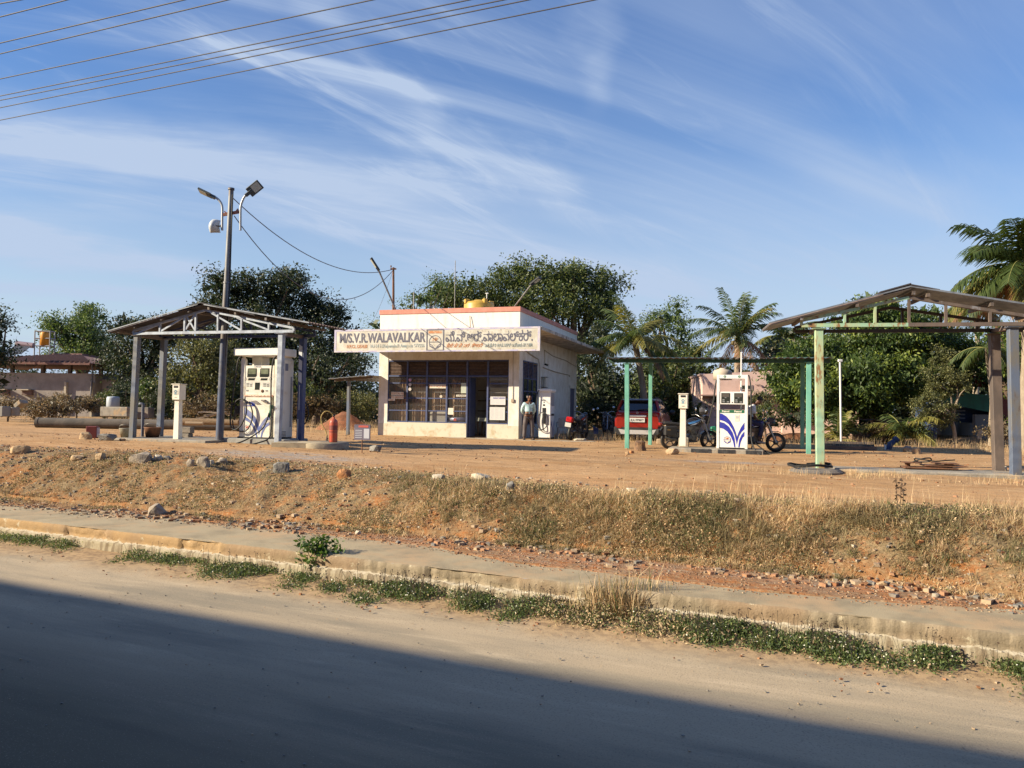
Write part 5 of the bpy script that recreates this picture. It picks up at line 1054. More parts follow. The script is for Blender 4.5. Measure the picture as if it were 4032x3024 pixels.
# ---- far old dispenser behind the left side of the office
e = thing('old_fuel_dispenser', 'old white dispenser with blue bands half hidden behind the left wall of the office', 'fuel pump', offpt(-WL-.42, 2.6, 0), YA)
p = MB(); p.bx(0, .55, 0, .6, .0, 1.75); c = p.build('cabinet', WHITEP, e, bevel=.02); p = MB(); p.bx(-.005, .555, -.005, .605, 1.62, 1.74); p.bx(-.005, .555, -.005, .605, .0, .12); p.build('band', M('label_blue', (.05, .08, .42), rough=.5), e)
p = MB(); p.bx(.10, .45, -.008, .0, 1.02, 1.34); p.bx(.28, .42, -.008, .0, .4, .75); p.build('window', SCREEN, c)
a = offpt(-WL-.55, 1.7, -.05); e = thing('cardboard_box', 'small white and blue box on the ground at the left corner of the office', 'box', a, YA); p = MB(); p.bx(0, .42, 0, .3, .0, .30); p.build('box', M('box_white', (.65, .62, .60), rough=.8), e, bevel=.01); p = MB(); p.bx(-.003, .423, -.003, .0, .04, .14); p.bx(.05, .2, -.004, .0, .18, .26); p.build('print', M('label_blue', (.05, .08, .42), rough=.5), e)

# ================================================================== SMALL THINGS IN THE YARD
def totem(px, py, D, label, leaf):
    a = atD(px, py, D); e = thing('air_tower', label, 'meter box', a, YA); p = MB()
    p.add([(-.09, -.07, 0), (.09, -.07, 0), (.09, .09, 0), (-.09, .09, 0), (-.075, -.06, 1.14), (.075, -.06, 1.14), (.075, .08, 1.14), (-.075, .08, 1.14)], [(3, 2, 1, 0), (4, 5, 6, 7), (0, 1, 5, 4), (1, 2, 6, 5), (2, 3, 7, 6), (3, 0, 4, 7)]); p.build('post', WHITED, e, bevel=.006)
    p = MB(); p.bx(-.12, .13, -.11, .14, 1.10, 1.52); bx_ = p.build('meter_case', WHITED, e, bevel=.01); p = MB(); p.bx(-.145, .15, -.13, .16, 1.52, 1.545); p.build('lid', WHITED, e, bevel=.004)
    p = MB(); p.bx(-.07, .075, -.116, -.109, 1.43, 1.49); p.build('slot', BLACKP, bx_); p = MB(); p.bx(-.08, .08, -.115, -.109, 1.24, 1.40); w_ = p.build('window', PAPER, bx_); p = MB(); ring(p, 0, 1.33, .02, .045, 0, 360, -.118, n=12); p.bx(-.04, .04, -.118, -.1155, 1.25, 1.28); p.build('dial', M('dial_blue', (.10, .25, .35), rough=.5), w_)
    p = MB(); p.bx(-.03, .04, -.114, -.109, 1.16, 1.175); p.build('handle', STEEL, bx_); return e
totem(698, 1731, 21.3, 'cream meter box on a white post left of the diesel pump', 0)
totem(2689, 1757, 22.5, 'cream meter box on a white post in front of the black motorcycle', 0)
def gthing(name, label, cat, px, py, rz=0, group=None, dz=0): return thing(name, label, cat, G(px, py)+Vector((0, 0, dz)), rz, group)
# fire extinguisher
e = thing('fire_extinguisher', 'red fire extinguisher with a looping yellow hose on the round slab', 'fire extinguisher', EXP)
p = MB(); p.lathe([(0, 0), (.105, 0), (.11, .02), (.11, .50), (.10, .56), (.05, .61), (.03, .62), (.03, .66), (0, .66)], (0, 0, 0), 18); c = p.build('cylinder', M('ext_red', (.50, .07, .035), (.42, .12, .07), 9, .45), e); p = MB(); p.lathe([(.1115, .32), (.1115, .44)], (0, 0, 0), 18); p.build('band', M('ext_dark', (.20, .05, .04), rough=.6), c); p = MB(); p.lathe([(.112, .26), (.112, .285)], (0, 0, 0), 18); p.build('weld', M('ext_dark', (.20, .05, .04), rough=.6), c)
p = MB(); p.tube([(-.02, 0, .65), (.05, 0, .72)], .012, 6); p.lathe([(0, .66), (.025, .66), (.02, .72), (0, .72)], (0, 0, 0), 8); p.build('valve', BLACKP, e)
p = MB(); p.tube(crom([(0, 0, .68), (-.08, -.02, .78), (-.22, -.03, .80), (-.32, -.03, .66), (-.28, -.04, .45), (-.18, -.05, .28), (-.15, -.06, .14)], 6), .014, 6); p.build('hose', M('hose_yellow', (.40, .30, .10), rough=.6), e); p = MB(); p.tube([(-.15, -.06, .18), (-.15, -.06, .04)], [.014, .028], 6); p.build('nozzle', BLACKP, e)
# little sign on a stick
e = gthing('yard_sign', 'small dark red and white sign board on a thin stick in the yard', 'sign', 1425, 1783, YA)
p = MB(); p.tube([(0, 0, -.1), (0, 0, .40)], .014, 6); p.build('stick', P_rust, e); p = MB(); p.bx(-.22, .22, -.012, .012, .32, .70); bd = p.build('board', M('sign_navy', (.10, .09, .14), rough=.6), e); 
p = MB(); p.bx(.05, .20, -.016, -.0125, .36, .60); p.build('panel', M('panel_grey', (.40, .42, .48), rough=.7), bd); p = MB(); p.bx(-.10, .17, -.016, -.0125, .63, .68); p.build('header', M('sign_red', (.45, .08, .06), rough=.6), bd)
p = MB()
for k in range(5): p.bx(-.19, .0, -.016, -.0125, .37+.045*k, .385+.045*k)
p.build('print', M('panel_grey', (.40, .42, .48), rough=.7), bd)
# left canopy clutter
e = gthing('red_crate', 'dark red painted metal box on the ground at the far left canopy corner', 'box', 366, 1724, R(12)); p = MB(); p.bx(-.16, .12, -.12, .16, 0, .34); p.build('box', M('box_maroon', (.20, .045, .04), rough=.6), e, bevel=.01); p = MB(); p.bx(.125, .14, -.1, .14, .04, .30); p.build('label', M('label_pale', (.40, .40, .50), rough=.6), e)
def bucket(px, py, label, mat, s=1.):
    e = gthing('bucket', label, 'bucket', px, py); p = MB(); p.lathe([(0, .01), (.15*s, .01), (.15*s, 0), (.20*s, .28*s), (.215*s, .30*s), (.215*s, .32*s), (.195*s, .32*s), (.195*s, .29*s), (.14*s, .03), (0, .03)], (0, 0, 0), 18); p.build('pail', mat, e)
    p = MB(); p.tube([(.21*s*math.cos(t), .21*s*math.sin(t)*.9, (.30-.12*math.sin(t))*s) for t in np.linspace(math.pi, 2*math.pi, 10)], .007, 5); p.build('handle', STEEL, e)
bucket(500, 1730, 'pale grey bucket just left of the outer canopy post', M('pail_grey', (.34, .32, .24), (.22, .20, .15), 6, .7), 1.0)
bucket(600, 1730, 'rusty brown bucket between the two left canopy posts', M('pail_rust', (.22, .10, .05), (.14, .07, .04), 8, .8), 1.1)
e = gthing('bent_pipe', 'dark bent pipe standing beside the left canopy post', 'pipe', 560, 1728); p = MB(); p.tube(crom([(0, 0, -.1), (0, 0, .5), (0, 0, .93), (.0, .0, .99), (-.07, 0, 1.02), (-.10, 0, .99)], 5), .045, 8); p.build('pipe', M('pipe_dark', (.10, .11, .15), rough=.6), e)
for k, (px, py, lb) in enumerate(((725, 1731, 'lower concrete block leaning beside the cream meter box'), (727, 1716, 'upper concrete block leaning beside the cream meter box'))):
    e = gthing('concrete_block', lb, 'block', px, 1731, YA+R(4*k)); e.location.z += .19*k; p = MB(); p.bx(-.20, .24+.02*k, -.1, .1, 0, .185); p.build('block', CONCD, e, bevel=.02)
# concrete drain pipes, slabs, tank, log pile at the left rear
a = atD(146, 1655, 34.0); b = atD(1000, 1655, 33.0); a.z = Zg(a.x, a.y)+.22; b = a+(Vector((b.x, b.y, a.z))-a).normalized()*9.0+Vector((0, 1.2, 0)); b.z = Zg(b.x, b.y)+.22
e = thing('concrete_pipe', 'long grey concrete drain pipe lying open ended at the far left', 'pipe', a); d = b-a; dn = d.normalized(); p = MB()
sd2 = Vector((-dn.y, dn.x, 0)); vs = []; NN = 22
for (t, r_) in ((0, .15), (0, .235), (.12, .235), (.13, .22), (d.length, .22), (d.length, .15), (.6, .15), (0, .15)):
    for j in range(NN): th_ = 2*math.pi*j/NN; vs.append(dn*t+sd2*math.cos(th_)*r_+Vector((0, 0, math.sin(th_)*r_)))
p.add(vs, [(i*NN+j, i*NN+(j+1) % NN, (i+1)*NN+(j+1) % NN, (i+1)*NN+j) for i in range(7) for j in range(NN)], 0); p.build('pipe', M('pipe_concrete', (.14, .12, .10), (.09, .08, .07), 2, .95, bump=.3), e)
def slabthing(label, px0, px1, pyt, pyb, D, mat, dd=.5, tilt=0, name='concrete_slab'):
    a = atD((px0+px1)/2, pyb, D); zg = Zg(a.x, a.y); w_ = (px1-px0)*D/3024; h_ = (pyb-pyt)*D/3024; e = thing(name, label, 'slab', (a.x, a.y, a.z), YA*.6); p = MB(); p.box((0, 0, h_/2-.05), (w_, dd, h_+.1), 0, Matrix.Rotation(tilt, 3, 'Y')); p.build('slab', mat, e, bevel=.03)
slabthing('pale broken concrete wall slab behind the drain pipe', 400, 520, 1602, 1632, 38, CONC); slabthing('darker concrete slab right of the pale one, behind the canopy post', 528, 600, 1604, 1640, 38.5, CONCD)
slabthing('blocky grey concrete piece at the very left edge of the yard', -20, 30, 1600, 1632, 37, M('slab_pale', (.25, .24, .22), rough=.9)); slabthing('second grey concrete chunk beside the left edge piece', 34, 66, 1604, 1630, 37.5, CONC)
slabthing('tilted thin concrete plate among the weeds near the left edge', 66, 100, 1582, 1592, 38, CONC, .5, R(-38))
e = thing('water_drum', 'small white drum in the weeds left of the canopy', 'drum', atD(445, 1598, 40)); p = MB(); p.lathe([(0, 0), (.30, 0), (.32, .1), (.32, .5), (.28, .58), (0, .60)], (0, 0, -.1), 18); p.build('drum', M('drum_white', (.36, .40, .44), rough=.5), e)
e = thing('log', 'long dark log lying behind the left canopy', 'log', atD(712, 1660, 33)); p = MB(); p.tube([(0, 0, 0), (1.2, -.1, .02), (2.6, -.3, .0)], [.15, .14, .12], 10); p.build('log', WOOD, e)
e = thing('log', 'short pale log end in front of the long dark log', 'log', atD(730, 1667, 31.5)); p = MB(); p.tube([(0, 0, 0), (.7, .05, .0)], [.08, .07], 8); p.build('log', M('log_pale', (.36, .26, .16), rough=.9), e)
for k in range(7):
    a = atD(800+14*k+rnd.uniform(-6, 6), 1640-rnd.uniform(0, 14), 35.5+.1*k); e = thing('wood_board', ['pale split board at the left end of the scrap wood pile', 'second tilted board in the scrap wood pile', 'thick stub board low in the scrap wood pile', 'board lying across the scrap wood pile', 'upper whitish board of the scrap wood pile', 'board poking right from the scrap wood pile', 'rightmost board of the scrap wood pile'][k], 'board', a, 0, 'scrap wood pile behind the left canopy'); an = rnd.uniform(-.5, .5); L2 = rnd.uniform(.4, .9); p = MB(); p.bar((-L2/2, 0, -.04+rnd.uniform(-.1, .1)), (L2/2, .1, .05+an*.3), .14, .05); p.build('board', M('board_pale', (.50, .42, .32), (.38, .28, .18), 6, .9), e)
# earth mound
def mound(label, px, py, D, rx, ry, h, mat, name='earth_mound'):
    a = atD(px, py, D); e = thing(name, label, 'mound', (a.x, a.y, Zg(a.x, a.y)-.03)); nn = 26; X_, Y_ = np.meshgrid(np.linspace(-1, 1, nn), np.linspace(-1, 1, nn)); r2 = np.sqrt(X_**2+Y_**2); Hh = np.maximum(0, 1-r2)**.85*(.8+.5*fbm(X_*3+px, Y_*3, 201))+.12*(fbm(X_*9, Y_*9+px, 203)-.5)*(r2 < 1)
    p = MB(); p.add(np.stack([X_*rx, Y_*ry, Hh*h-.02*(r2 >= 1)], -1).reshape(-1, 3).tolist(), [(i*nn+j, i*nn+j+1, (i+1)*nn+j+1, (i+1)*nn+j) for i in range(nn-1) for j in range(nn-1)], 0, True); p.build('heap', mat, e)
REDS = M('red_soil', (.26, .10, .045), (.17, .07, .035), 6, .95, bump=.6, bscale=20)
mound('red earth heap left of the office near the lean-to', 1352, 1662, 37, 1.35, 1.0, .95, REDS)
mound('low red earth ridge in front of the pink house', 3150, 1700, 31, 3.4, 1.1, .38, REDS); mound('low dirt heap in front of the shed at the right', 3840, 1712, 29.5, 2.4, 1.2, .40, M('tan_soil', (.30, .19, .10), (.20, .13, .07), 6, .95, bump=.6, bscale=20))
# plastic chair
e = thing('plastic_chair', 'worn white plastic armchair against the office wall behind the slim dispenser', 'chair', offpt(1.35, 1.75, .015), YA+R(200)); ch = M('chair_grey', (.42, .42, .42), rough=.6)
p = MB(); p.bx(-.22, .22, -.20, .22, .42, .45); p.build('seat', ch, e, bevel=.01)
p = MB(); n_ = 9
for k in range(n_):
    t = -1+2*k/(n_-1); p.bar((t*.20, .21, .46), (t*.22, .29+.0*t, .84-.06*t*t), .035, .012)
p.bar((-.23, .29, .80), (.23, .29, .80), .03, .06); p.build('backrest', ch, e)
for s in (-1, 1):
    p = MB(); p.bar((s*.25, -.2, .64), (s*.25, .22, .66), .05, .02); p.bar((s*.25, -.18, .45), (s*.25, -.2, .64), .04, .02); p.build('armrest', ch, e)
    for yy in (-.2, .2): p = MB(); p.bar((s*.21, yy*.95, .43), (s*.25, yy*1.15, 0), .05, .03); p.build('leg', ch, e)
# right side things
e = gthing('pvc_pole', 'white capped pipe standing in the yard right of the teal posts', 'pipe', 3312, 1750); p = MB(); p.tube([(0, 0, -.1), (-.05, 0, 3.1)], .038, 8); p.build('pipe', M('pvc', (.70, .70, .68), rough=.5), e); p = MB(); p.bx(-.12, .03, -.05, .05, 3.08, 3.17); p.build('cap', M('pvc', (.70, .70, .68), rough=.5), e, bevel=.01)
for k in range(3):
    a = G(3330, 1771-10*k) if k < 2 else G(3330, 1751); e = thing('steel_channel', ['front dark steel channel on the ground by the white pipe', 'middle dark steel channel on the ground by the white pipe', 'rear raised dark steel channel by the white pipe'][k], 'beam', a, YA+R(3*k), 'steel channels by the white pipe'); p = MB(); p.bx(-.85, .9, -.06, .06, .0, .05); p.bx(-.85, .9, -.07, -.06, -.02, .12); p.build('channel', M('steel_dark', (.07, .065, .07), (.14, .11, .09), 4, .6), e)
a = G(3500, 1770); e = thing('hand_pump', 'blue tilted pump housing lying in the yard', 'pump', a, 0); p = MB(); p.tube([(-.04, 0, -.05), (.05, 0, .18), (.22, 0, .32)], [.09, .10, .08], 10); p.tube([(.20, 0, .30), (.28, 0, .38)], [.11, .11], 10); p.build('housing', M('pump_blue', (.02, .035, .10), rough=.45), e); p = MB(); p.tube([(-.12, 0, 0), (-.12, 0, .16)], .035, 8); p.build('base_pipe', M('pvc', (.70, .70, .68), rough=.5), e)
STT = [('squat tan stone block at the end of the raised rubble row right of the blue pump', 3590, 1788, .30, .26, 1), ('dark rounded stone on top behind the tan block', 3570, 1770, .26, .20, 2), ('small white wedge stone behind the blue pump row', 3572, 1752, .16, .14, 3)]
# long concrete strip under the right canopy, with metal frame and cables on it
a = G(3222, 1868); e = thing('concrete_strip', 'long low concrete strip at the foot of the right canopy posts', 'kerb island', RC+Vector((0, 0, 0)), RA); p = MB(); p.bx(.35, 6.2, -.10, .85, -.3, .10); p.build('slab', CONC, e, bevel=.03)
e = thing('concrete_footing', 'round broken concrete footing around the rusty teal post', 'footing', RC+Vector((-.12, -.15, -.0)), 0); p = MB(); p.lathe([(0, -.2), (.50, -.2), (.52, .05), (.44, .10), (0, .11)], (0, 0, 0), 14, 0, 'z', False); p.build('footing', CONCD, e)
e = thing('scrap_frame', 'rusty flat metal frame with curled cable on the concrete strip', 'scrap metal', RC+Vector((1.85, -.05, .12))+Vector((.0, .0, 0)), RA); p = MB(); p.bx(-.05, .95, .1, .5, 0, .03); p.bx(.35, 1.15, .15, .6, .05, .07); p.bx(.78, .92, .28, .42, .05, .10); p.bx(.55, 1.0, .2, .55, .10, .12); p.bx(-.05, .3, .2, .5, .10, .12); p.bx(.02, .1, .3, .4, .03, .10); p.build('frame', P_rust, e, bevel=.004)
p = MB(); p.tube(crom([(.1, .3, .10), (.25, .1, .2), (.45, .2, .22), (.5, .4, .14), (.3, .5, .12), (.2, .3, .2), (.5, .15, .16), (.75, .3, .17), (.95, .3, .19)], 6), .014, 6); p.build('cable', BLACKR, e)
e = thing('cable_coil', 'black hose coil lying around the foot of the rusty teal post', 'hose', RC+Vector((-.05, -.1, .12)), 0); p = MB(); p.tube([((.42+.03*math.sin(7*t))*math.cos(t)-.15, (.36)*math.sin(t), .02+.012*t/3+.02*math.sin(3*t)) for t in np.linspace(0, 14, 80)], .013, 6); p.build('hose', BLACKR, e)
e = thing('tree_stump', 'broken brown stump of wood beside the first teal post', 'stump', G(2520, 1775)); p = MB(); p.lathe([(0, -.1), (.17, -.1), (.19, .02), (.15, .16), (.16, .26), (.10, .30), (0, .24)], (0, 0, 0), 9, 0, 'z', False); p.build('stump', M('stump_brown', (.22, .13, .07), (.10, .06, .04), 7, .95, bump=.7), e)
slabthing('stone block behind the second teal post', 2585, 2612, 1728, 1745, 27.5, STM[1], .3, name='stone_block'); slabthing('pale block behind the cream meter box post', 2672, 2712, 1722, 1752, 23.2, CONC, .2, name='concrete_block')
e = thing('cloth_bag', 'dark blue and grey folded bag standing in the shade behind the first motorcycle', 'bag', atD(2346, 1697, 32.5)); p = MB(); p.prism([(-.12, 0, .22), (.02, 0, .14), (.12, 0, .10), (.10, 0, -.12), (-.08, 0, -.14)], (0, .15, 0)); p.build('bag', M('bag_navy', (.05, .06, .16), (.18, .20, .30), 2, .5), e, bevel=.01)
e = thing('green_can', 'green plastic jug behind the petrol dispenser', 'jug', atD(2815, 1690, 25.2)); p = MB(); p.prism([(-.13, 0, -.18), (.06, 0, -.22), (.10, 0, .02), (.02, 0, .10), (-.12, 0, .08)], (0, .14, 0)); p.build('can', M('can_green', (.02, .20, .12), rough=.5), e, bevel=.02)

# ================================================================== TREES AND PLANTS
BARK = M('bark_brown', (.13, .09, .06), (.08, .055, .04), 7, .95, bump=.6, stretch=(1, 1, .3)); BARKP = M('bark_pale', (.34, .28, .21), (.24, .19, .14), 7, .95, bump=.5, stretch=(1, 1, .3))
def leafm(name, c, isl=.45, tr=.3, rough=.55): return M(name, c, island=isl, trans=tr, rough=rough)
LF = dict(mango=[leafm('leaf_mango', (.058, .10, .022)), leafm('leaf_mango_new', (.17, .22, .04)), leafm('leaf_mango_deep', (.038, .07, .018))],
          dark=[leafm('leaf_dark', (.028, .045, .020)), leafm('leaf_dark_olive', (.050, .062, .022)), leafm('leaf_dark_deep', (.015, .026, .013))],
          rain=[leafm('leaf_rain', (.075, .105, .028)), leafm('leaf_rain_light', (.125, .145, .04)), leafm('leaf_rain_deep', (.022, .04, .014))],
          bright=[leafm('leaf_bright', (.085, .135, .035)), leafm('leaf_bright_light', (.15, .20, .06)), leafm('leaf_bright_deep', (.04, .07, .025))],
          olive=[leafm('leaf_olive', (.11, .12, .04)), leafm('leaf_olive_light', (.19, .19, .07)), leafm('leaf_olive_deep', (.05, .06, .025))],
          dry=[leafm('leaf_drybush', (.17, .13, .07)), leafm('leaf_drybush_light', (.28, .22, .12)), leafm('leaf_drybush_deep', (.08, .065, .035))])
def crown_pts(rng, blobs, nper, cr_, per):
    C = []
    for (c, r) in blobs:
        vol = (r[0]*r[1]*r[2])**(2/3); k = max(4, int(nper*1.45*vol)); d = rand_dirs(rng, k); rr_ = rng.uniform(.35, .98, (k, 1))**.6
        q_ = np.array(c)+d*np.array(r)*rr_; C.append(q_)
    C = np.concatenate(C); n = len(C)*per; ctr = np.repeat(C, per, 0); sz = np.repeat(rng.uniform(.5, 1.25, (len(C), 1)), per, 0)*cr_
    P = ctr+np.clip(rng.normal(0, 1, (n, 3)), -1.7, 1.7)*sz*np.array([1, 1, .7])*.5; return C, P
def tree(name, label, base, blobs, kind, leaf, nper=9, per=60, cr_=.6, trunk=.2, droop=0., group=None, asp=.5, mix=(.55, .25, .20), cat='tree', limbs=10, bark=None, newtip=0., seed=1, thick=1., core_k=1.):
    """blobs: list of (world centre, radii)"""
    rg = np.random.default_rng(seed); base = Vector(base); e = thing(name, label, cat, base, 0, group)
    bl = [(np.array(c)-np.array(base), r) for c, r in blobs]; per = int(per*1.7); C, P = crown_pts(rg, bl, nper, cr_, per)
    mi = rg.choice([0, 1, 2], len(P), p=mix)
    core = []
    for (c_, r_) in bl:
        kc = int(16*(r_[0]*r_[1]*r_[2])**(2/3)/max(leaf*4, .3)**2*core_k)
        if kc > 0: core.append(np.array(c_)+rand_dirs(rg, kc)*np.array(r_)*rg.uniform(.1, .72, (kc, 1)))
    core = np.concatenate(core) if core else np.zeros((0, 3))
    if newtip:
        cm = np.repeat(rg.uniform(0, 1, len(C)) < newtip, per); mi = np.where(cm & (rg.uniform(0, 1, len(P)) < .8), 1, mi)
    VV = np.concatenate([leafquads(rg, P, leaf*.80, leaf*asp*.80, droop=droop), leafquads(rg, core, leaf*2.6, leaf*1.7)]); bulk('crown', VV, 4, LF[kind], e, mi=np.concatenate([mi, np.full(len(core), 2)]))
    p = MB(); top = np.mean([c for c, r in bl], 0); top = Vector(top)
    if trunk:
        fork = Vector((top.x*.25, top.y*.25, max(.6, top.z*.45))); p.tube(crom([(0, 0, -.3), fork*.5+Vector((.05, 0, 0)), fork], 3), [trunk*1.2]*3+[trunk]*4, 9)
        sel = rg.choice(len(C), min(limbs, len(C)), replace=False)
        for i in sel:
            t = Vector(C[i]); m_ = fork.lerp(t, .5)+Vector((rg.uniform(-.3, .3), rg.uniform(-.3, .3), .25)); p.tube(crom([fork*.92, m_, t], 4), [trunk*.62*thick*(1-j/10) for j in range(9)], 6)
        p.build('trunk', bark or BARK, e)
    return e
def B(px, py, D, rx, ry, rd=None):
    """ellipsoid centred at the pixel at depth D; radii given in pixels"""
    c = atD(px, py, D); k = D/3024; return (tuple(c), (rx*k, (rd if rd else rx)*k, ry*k))
def gb(px, D, dz=0):
    a = atD(px, 1600, D); return Vector((a.x, a.y, Zg(a.x, a.y)+dz))
# left side
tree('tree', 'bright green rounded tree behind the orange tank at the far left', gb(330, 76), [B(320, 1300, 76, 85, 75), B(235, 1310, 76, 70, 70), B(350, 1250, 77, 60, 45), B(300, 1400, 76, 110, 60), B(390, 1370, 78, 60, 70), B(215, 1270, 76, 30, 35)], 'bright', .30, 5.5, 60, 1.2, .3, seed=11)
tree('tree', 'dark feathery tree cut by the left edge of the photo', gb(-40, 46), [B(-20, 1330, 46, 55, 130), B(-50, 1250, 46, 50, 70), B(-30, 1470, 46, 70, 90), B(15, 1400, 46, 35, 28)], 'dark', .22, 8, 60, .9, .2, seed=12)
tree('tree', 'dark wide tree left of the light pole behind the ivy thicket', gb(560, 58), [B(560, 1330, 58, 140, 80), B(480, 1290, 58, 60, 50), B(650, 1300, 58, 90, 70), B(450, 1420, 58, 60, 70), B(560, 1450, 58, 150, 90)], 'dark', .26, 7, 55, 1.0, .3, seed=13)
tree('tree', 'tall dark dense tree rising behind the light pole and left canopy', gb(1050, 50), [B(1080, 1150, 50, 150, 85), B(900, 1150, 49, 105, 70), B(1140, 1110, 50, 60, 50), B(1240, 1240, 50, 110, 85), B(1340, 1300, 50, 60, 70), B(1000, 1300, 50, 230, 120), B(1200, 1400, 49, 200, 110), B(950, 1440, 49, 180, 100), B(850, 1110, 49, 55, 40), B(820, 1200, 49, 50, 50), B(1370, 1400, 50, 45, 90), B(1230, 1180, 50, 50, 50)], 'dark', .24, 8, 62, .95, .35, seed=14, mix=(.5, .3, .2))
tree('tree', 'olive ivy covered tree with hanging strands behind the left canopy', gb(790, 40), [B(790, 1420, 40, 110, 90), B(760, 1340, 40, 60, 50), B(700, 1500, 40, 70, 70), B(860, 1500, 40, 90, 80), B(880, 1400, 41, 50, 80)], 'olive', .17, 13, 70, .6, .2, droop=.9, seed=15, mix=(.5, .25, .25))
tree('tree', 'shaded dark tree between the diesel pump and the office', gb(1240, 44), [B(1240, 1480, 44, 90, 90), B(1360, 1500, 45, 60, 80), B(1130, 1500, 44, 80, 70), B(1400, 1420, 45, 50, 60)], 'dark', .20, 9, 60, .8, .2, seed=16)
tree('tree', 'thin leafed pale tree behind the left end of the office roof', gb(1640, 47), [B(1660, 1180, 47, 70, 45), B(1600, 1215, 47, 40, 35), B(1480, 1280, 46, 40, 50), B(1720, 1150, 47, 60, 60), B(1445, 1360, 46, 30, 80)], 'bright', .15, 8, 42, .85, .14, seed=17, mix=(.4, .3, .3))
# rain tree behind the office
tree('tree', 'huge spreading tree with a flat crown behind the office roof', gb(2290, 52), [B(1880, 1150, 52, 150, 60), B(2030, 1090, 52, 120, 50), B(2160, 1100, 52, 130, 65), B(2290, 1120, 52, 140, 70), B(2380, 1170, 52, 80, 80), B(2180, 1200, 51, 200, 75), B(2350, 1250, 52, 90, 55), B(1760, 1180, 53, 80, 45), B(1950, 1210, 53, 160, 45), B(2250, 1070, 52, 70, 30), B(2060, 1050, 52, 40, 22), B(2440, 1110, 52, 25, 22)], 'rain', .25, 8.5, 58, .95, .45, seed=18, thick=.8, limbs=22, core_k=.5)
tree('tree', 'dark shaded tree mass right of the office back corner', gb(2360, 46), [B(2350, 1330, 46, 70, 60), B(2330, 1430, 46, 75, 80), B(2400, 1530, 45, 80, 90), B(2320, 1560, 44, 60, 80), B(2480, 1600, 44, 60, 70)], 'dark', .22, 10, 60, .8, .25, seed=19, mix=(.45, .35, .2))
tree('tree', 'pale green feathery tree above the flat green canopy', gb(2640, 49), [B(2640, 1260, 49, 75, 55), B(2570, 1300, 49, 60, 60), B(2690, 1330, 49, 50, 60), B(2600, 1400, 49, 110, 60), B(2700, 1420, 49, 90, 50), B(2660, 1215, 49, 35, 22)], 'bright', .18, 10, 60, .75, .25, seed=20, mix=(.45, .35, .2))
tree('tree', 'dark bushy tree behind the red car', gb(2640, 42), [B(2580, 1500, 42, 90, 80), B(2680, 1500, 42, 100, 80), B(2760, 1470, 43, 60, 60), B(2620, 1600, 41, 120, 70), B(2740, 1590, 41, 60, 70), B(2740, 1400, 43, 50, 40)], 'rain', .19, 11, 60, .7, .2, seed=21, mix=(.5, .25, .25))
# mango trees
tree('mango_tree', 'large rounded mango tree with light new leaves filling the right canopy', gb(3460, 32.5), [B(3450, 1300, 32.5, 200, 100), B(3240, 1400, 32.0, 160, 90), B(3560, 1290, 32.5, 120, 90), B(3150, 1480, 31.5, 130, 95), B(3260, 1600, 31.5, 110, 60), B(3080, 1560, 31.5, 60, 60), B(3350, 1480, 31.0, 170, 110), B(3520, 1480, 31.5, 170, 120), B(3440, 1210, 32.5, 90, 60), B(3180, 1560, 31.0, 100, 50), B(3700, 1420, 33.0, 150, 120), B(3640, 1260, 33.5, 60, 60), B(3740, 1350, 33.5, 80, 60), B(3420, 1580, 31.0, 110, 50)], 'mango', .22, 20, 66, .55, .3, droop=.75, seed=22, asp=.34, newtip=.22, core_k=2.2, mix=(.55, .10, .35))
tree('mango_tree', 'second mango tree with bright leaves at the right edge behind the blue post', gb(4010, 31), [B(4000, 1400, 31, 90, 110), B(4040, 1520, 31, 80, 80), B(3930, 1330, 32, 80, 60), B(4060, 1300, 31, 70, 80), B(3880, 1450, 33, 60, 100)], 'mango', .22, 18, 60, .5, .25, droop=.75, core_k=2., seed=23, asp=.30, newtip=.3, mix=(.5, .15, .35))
tree('small_tree', 'small olive feathery tree with a thin forked trunk right of the mango', gb(3760, 29), [B(3690, 1490, 29, 65, 60), B(3750, 1520, 29, 65, 60), B(3650, 1600, 28.5, 60, 75), B(3720, 1620, 29, 55, 60), B(3700, 1400, 29.5, 45, 45)], 'olive', .085, 30, 100, .30, .07, seed=24, bark=BARKP, mix=(.5, .25, .25))
def bush(label, px, py, D, rx, ry, kind, leaf=.12, n=16, per=50, c=.4, seed=0, name='bush', group=None, **kw):
    return tree(name, label, gb(px, D), [B(px, py, D, rx, ry), B(px-rx*.5, py+ry*.35, D, rx*.55, ry*.7), B(px+rx*.5, py+ry*.3, D, rx*.55, ry*.75)], kind, leaf, n, per, c, .04, cat='bush', limbs=5, seed=seed, group=group, **kw)
bush('dry brown bush behind the drain pipe mouth', 190, 1600, 41, 110, 45, 'dry', seed=31); bush('brown and green bush in front of the long parapet wall', 300, 1585, 44, 100, 42, 'dry', seed=32); bush('greenish bush near the corner post of the hip roofed building', 420, 1575, 46, 70, 38, 'rain', seed=33)
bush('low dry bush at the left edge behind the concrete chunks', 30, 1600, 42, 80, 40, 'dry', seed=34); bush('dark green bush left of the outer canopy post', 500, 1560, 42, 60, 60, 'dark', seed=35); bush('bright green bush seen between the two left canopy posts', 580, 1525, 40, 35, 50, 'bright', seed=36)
bush('dark bush behind the cream meter box', 640, 1590, 39, 70, 50, 'dark', seed=37); bush('dry brush behind the scrap wood pile', 800, 1600, 38.5, 100, 48, 'dry', seed=38); bush('tangled dry bush right of the diesel pump', 1120, 1590, 39, 80, 55, 'dry', seed=39)
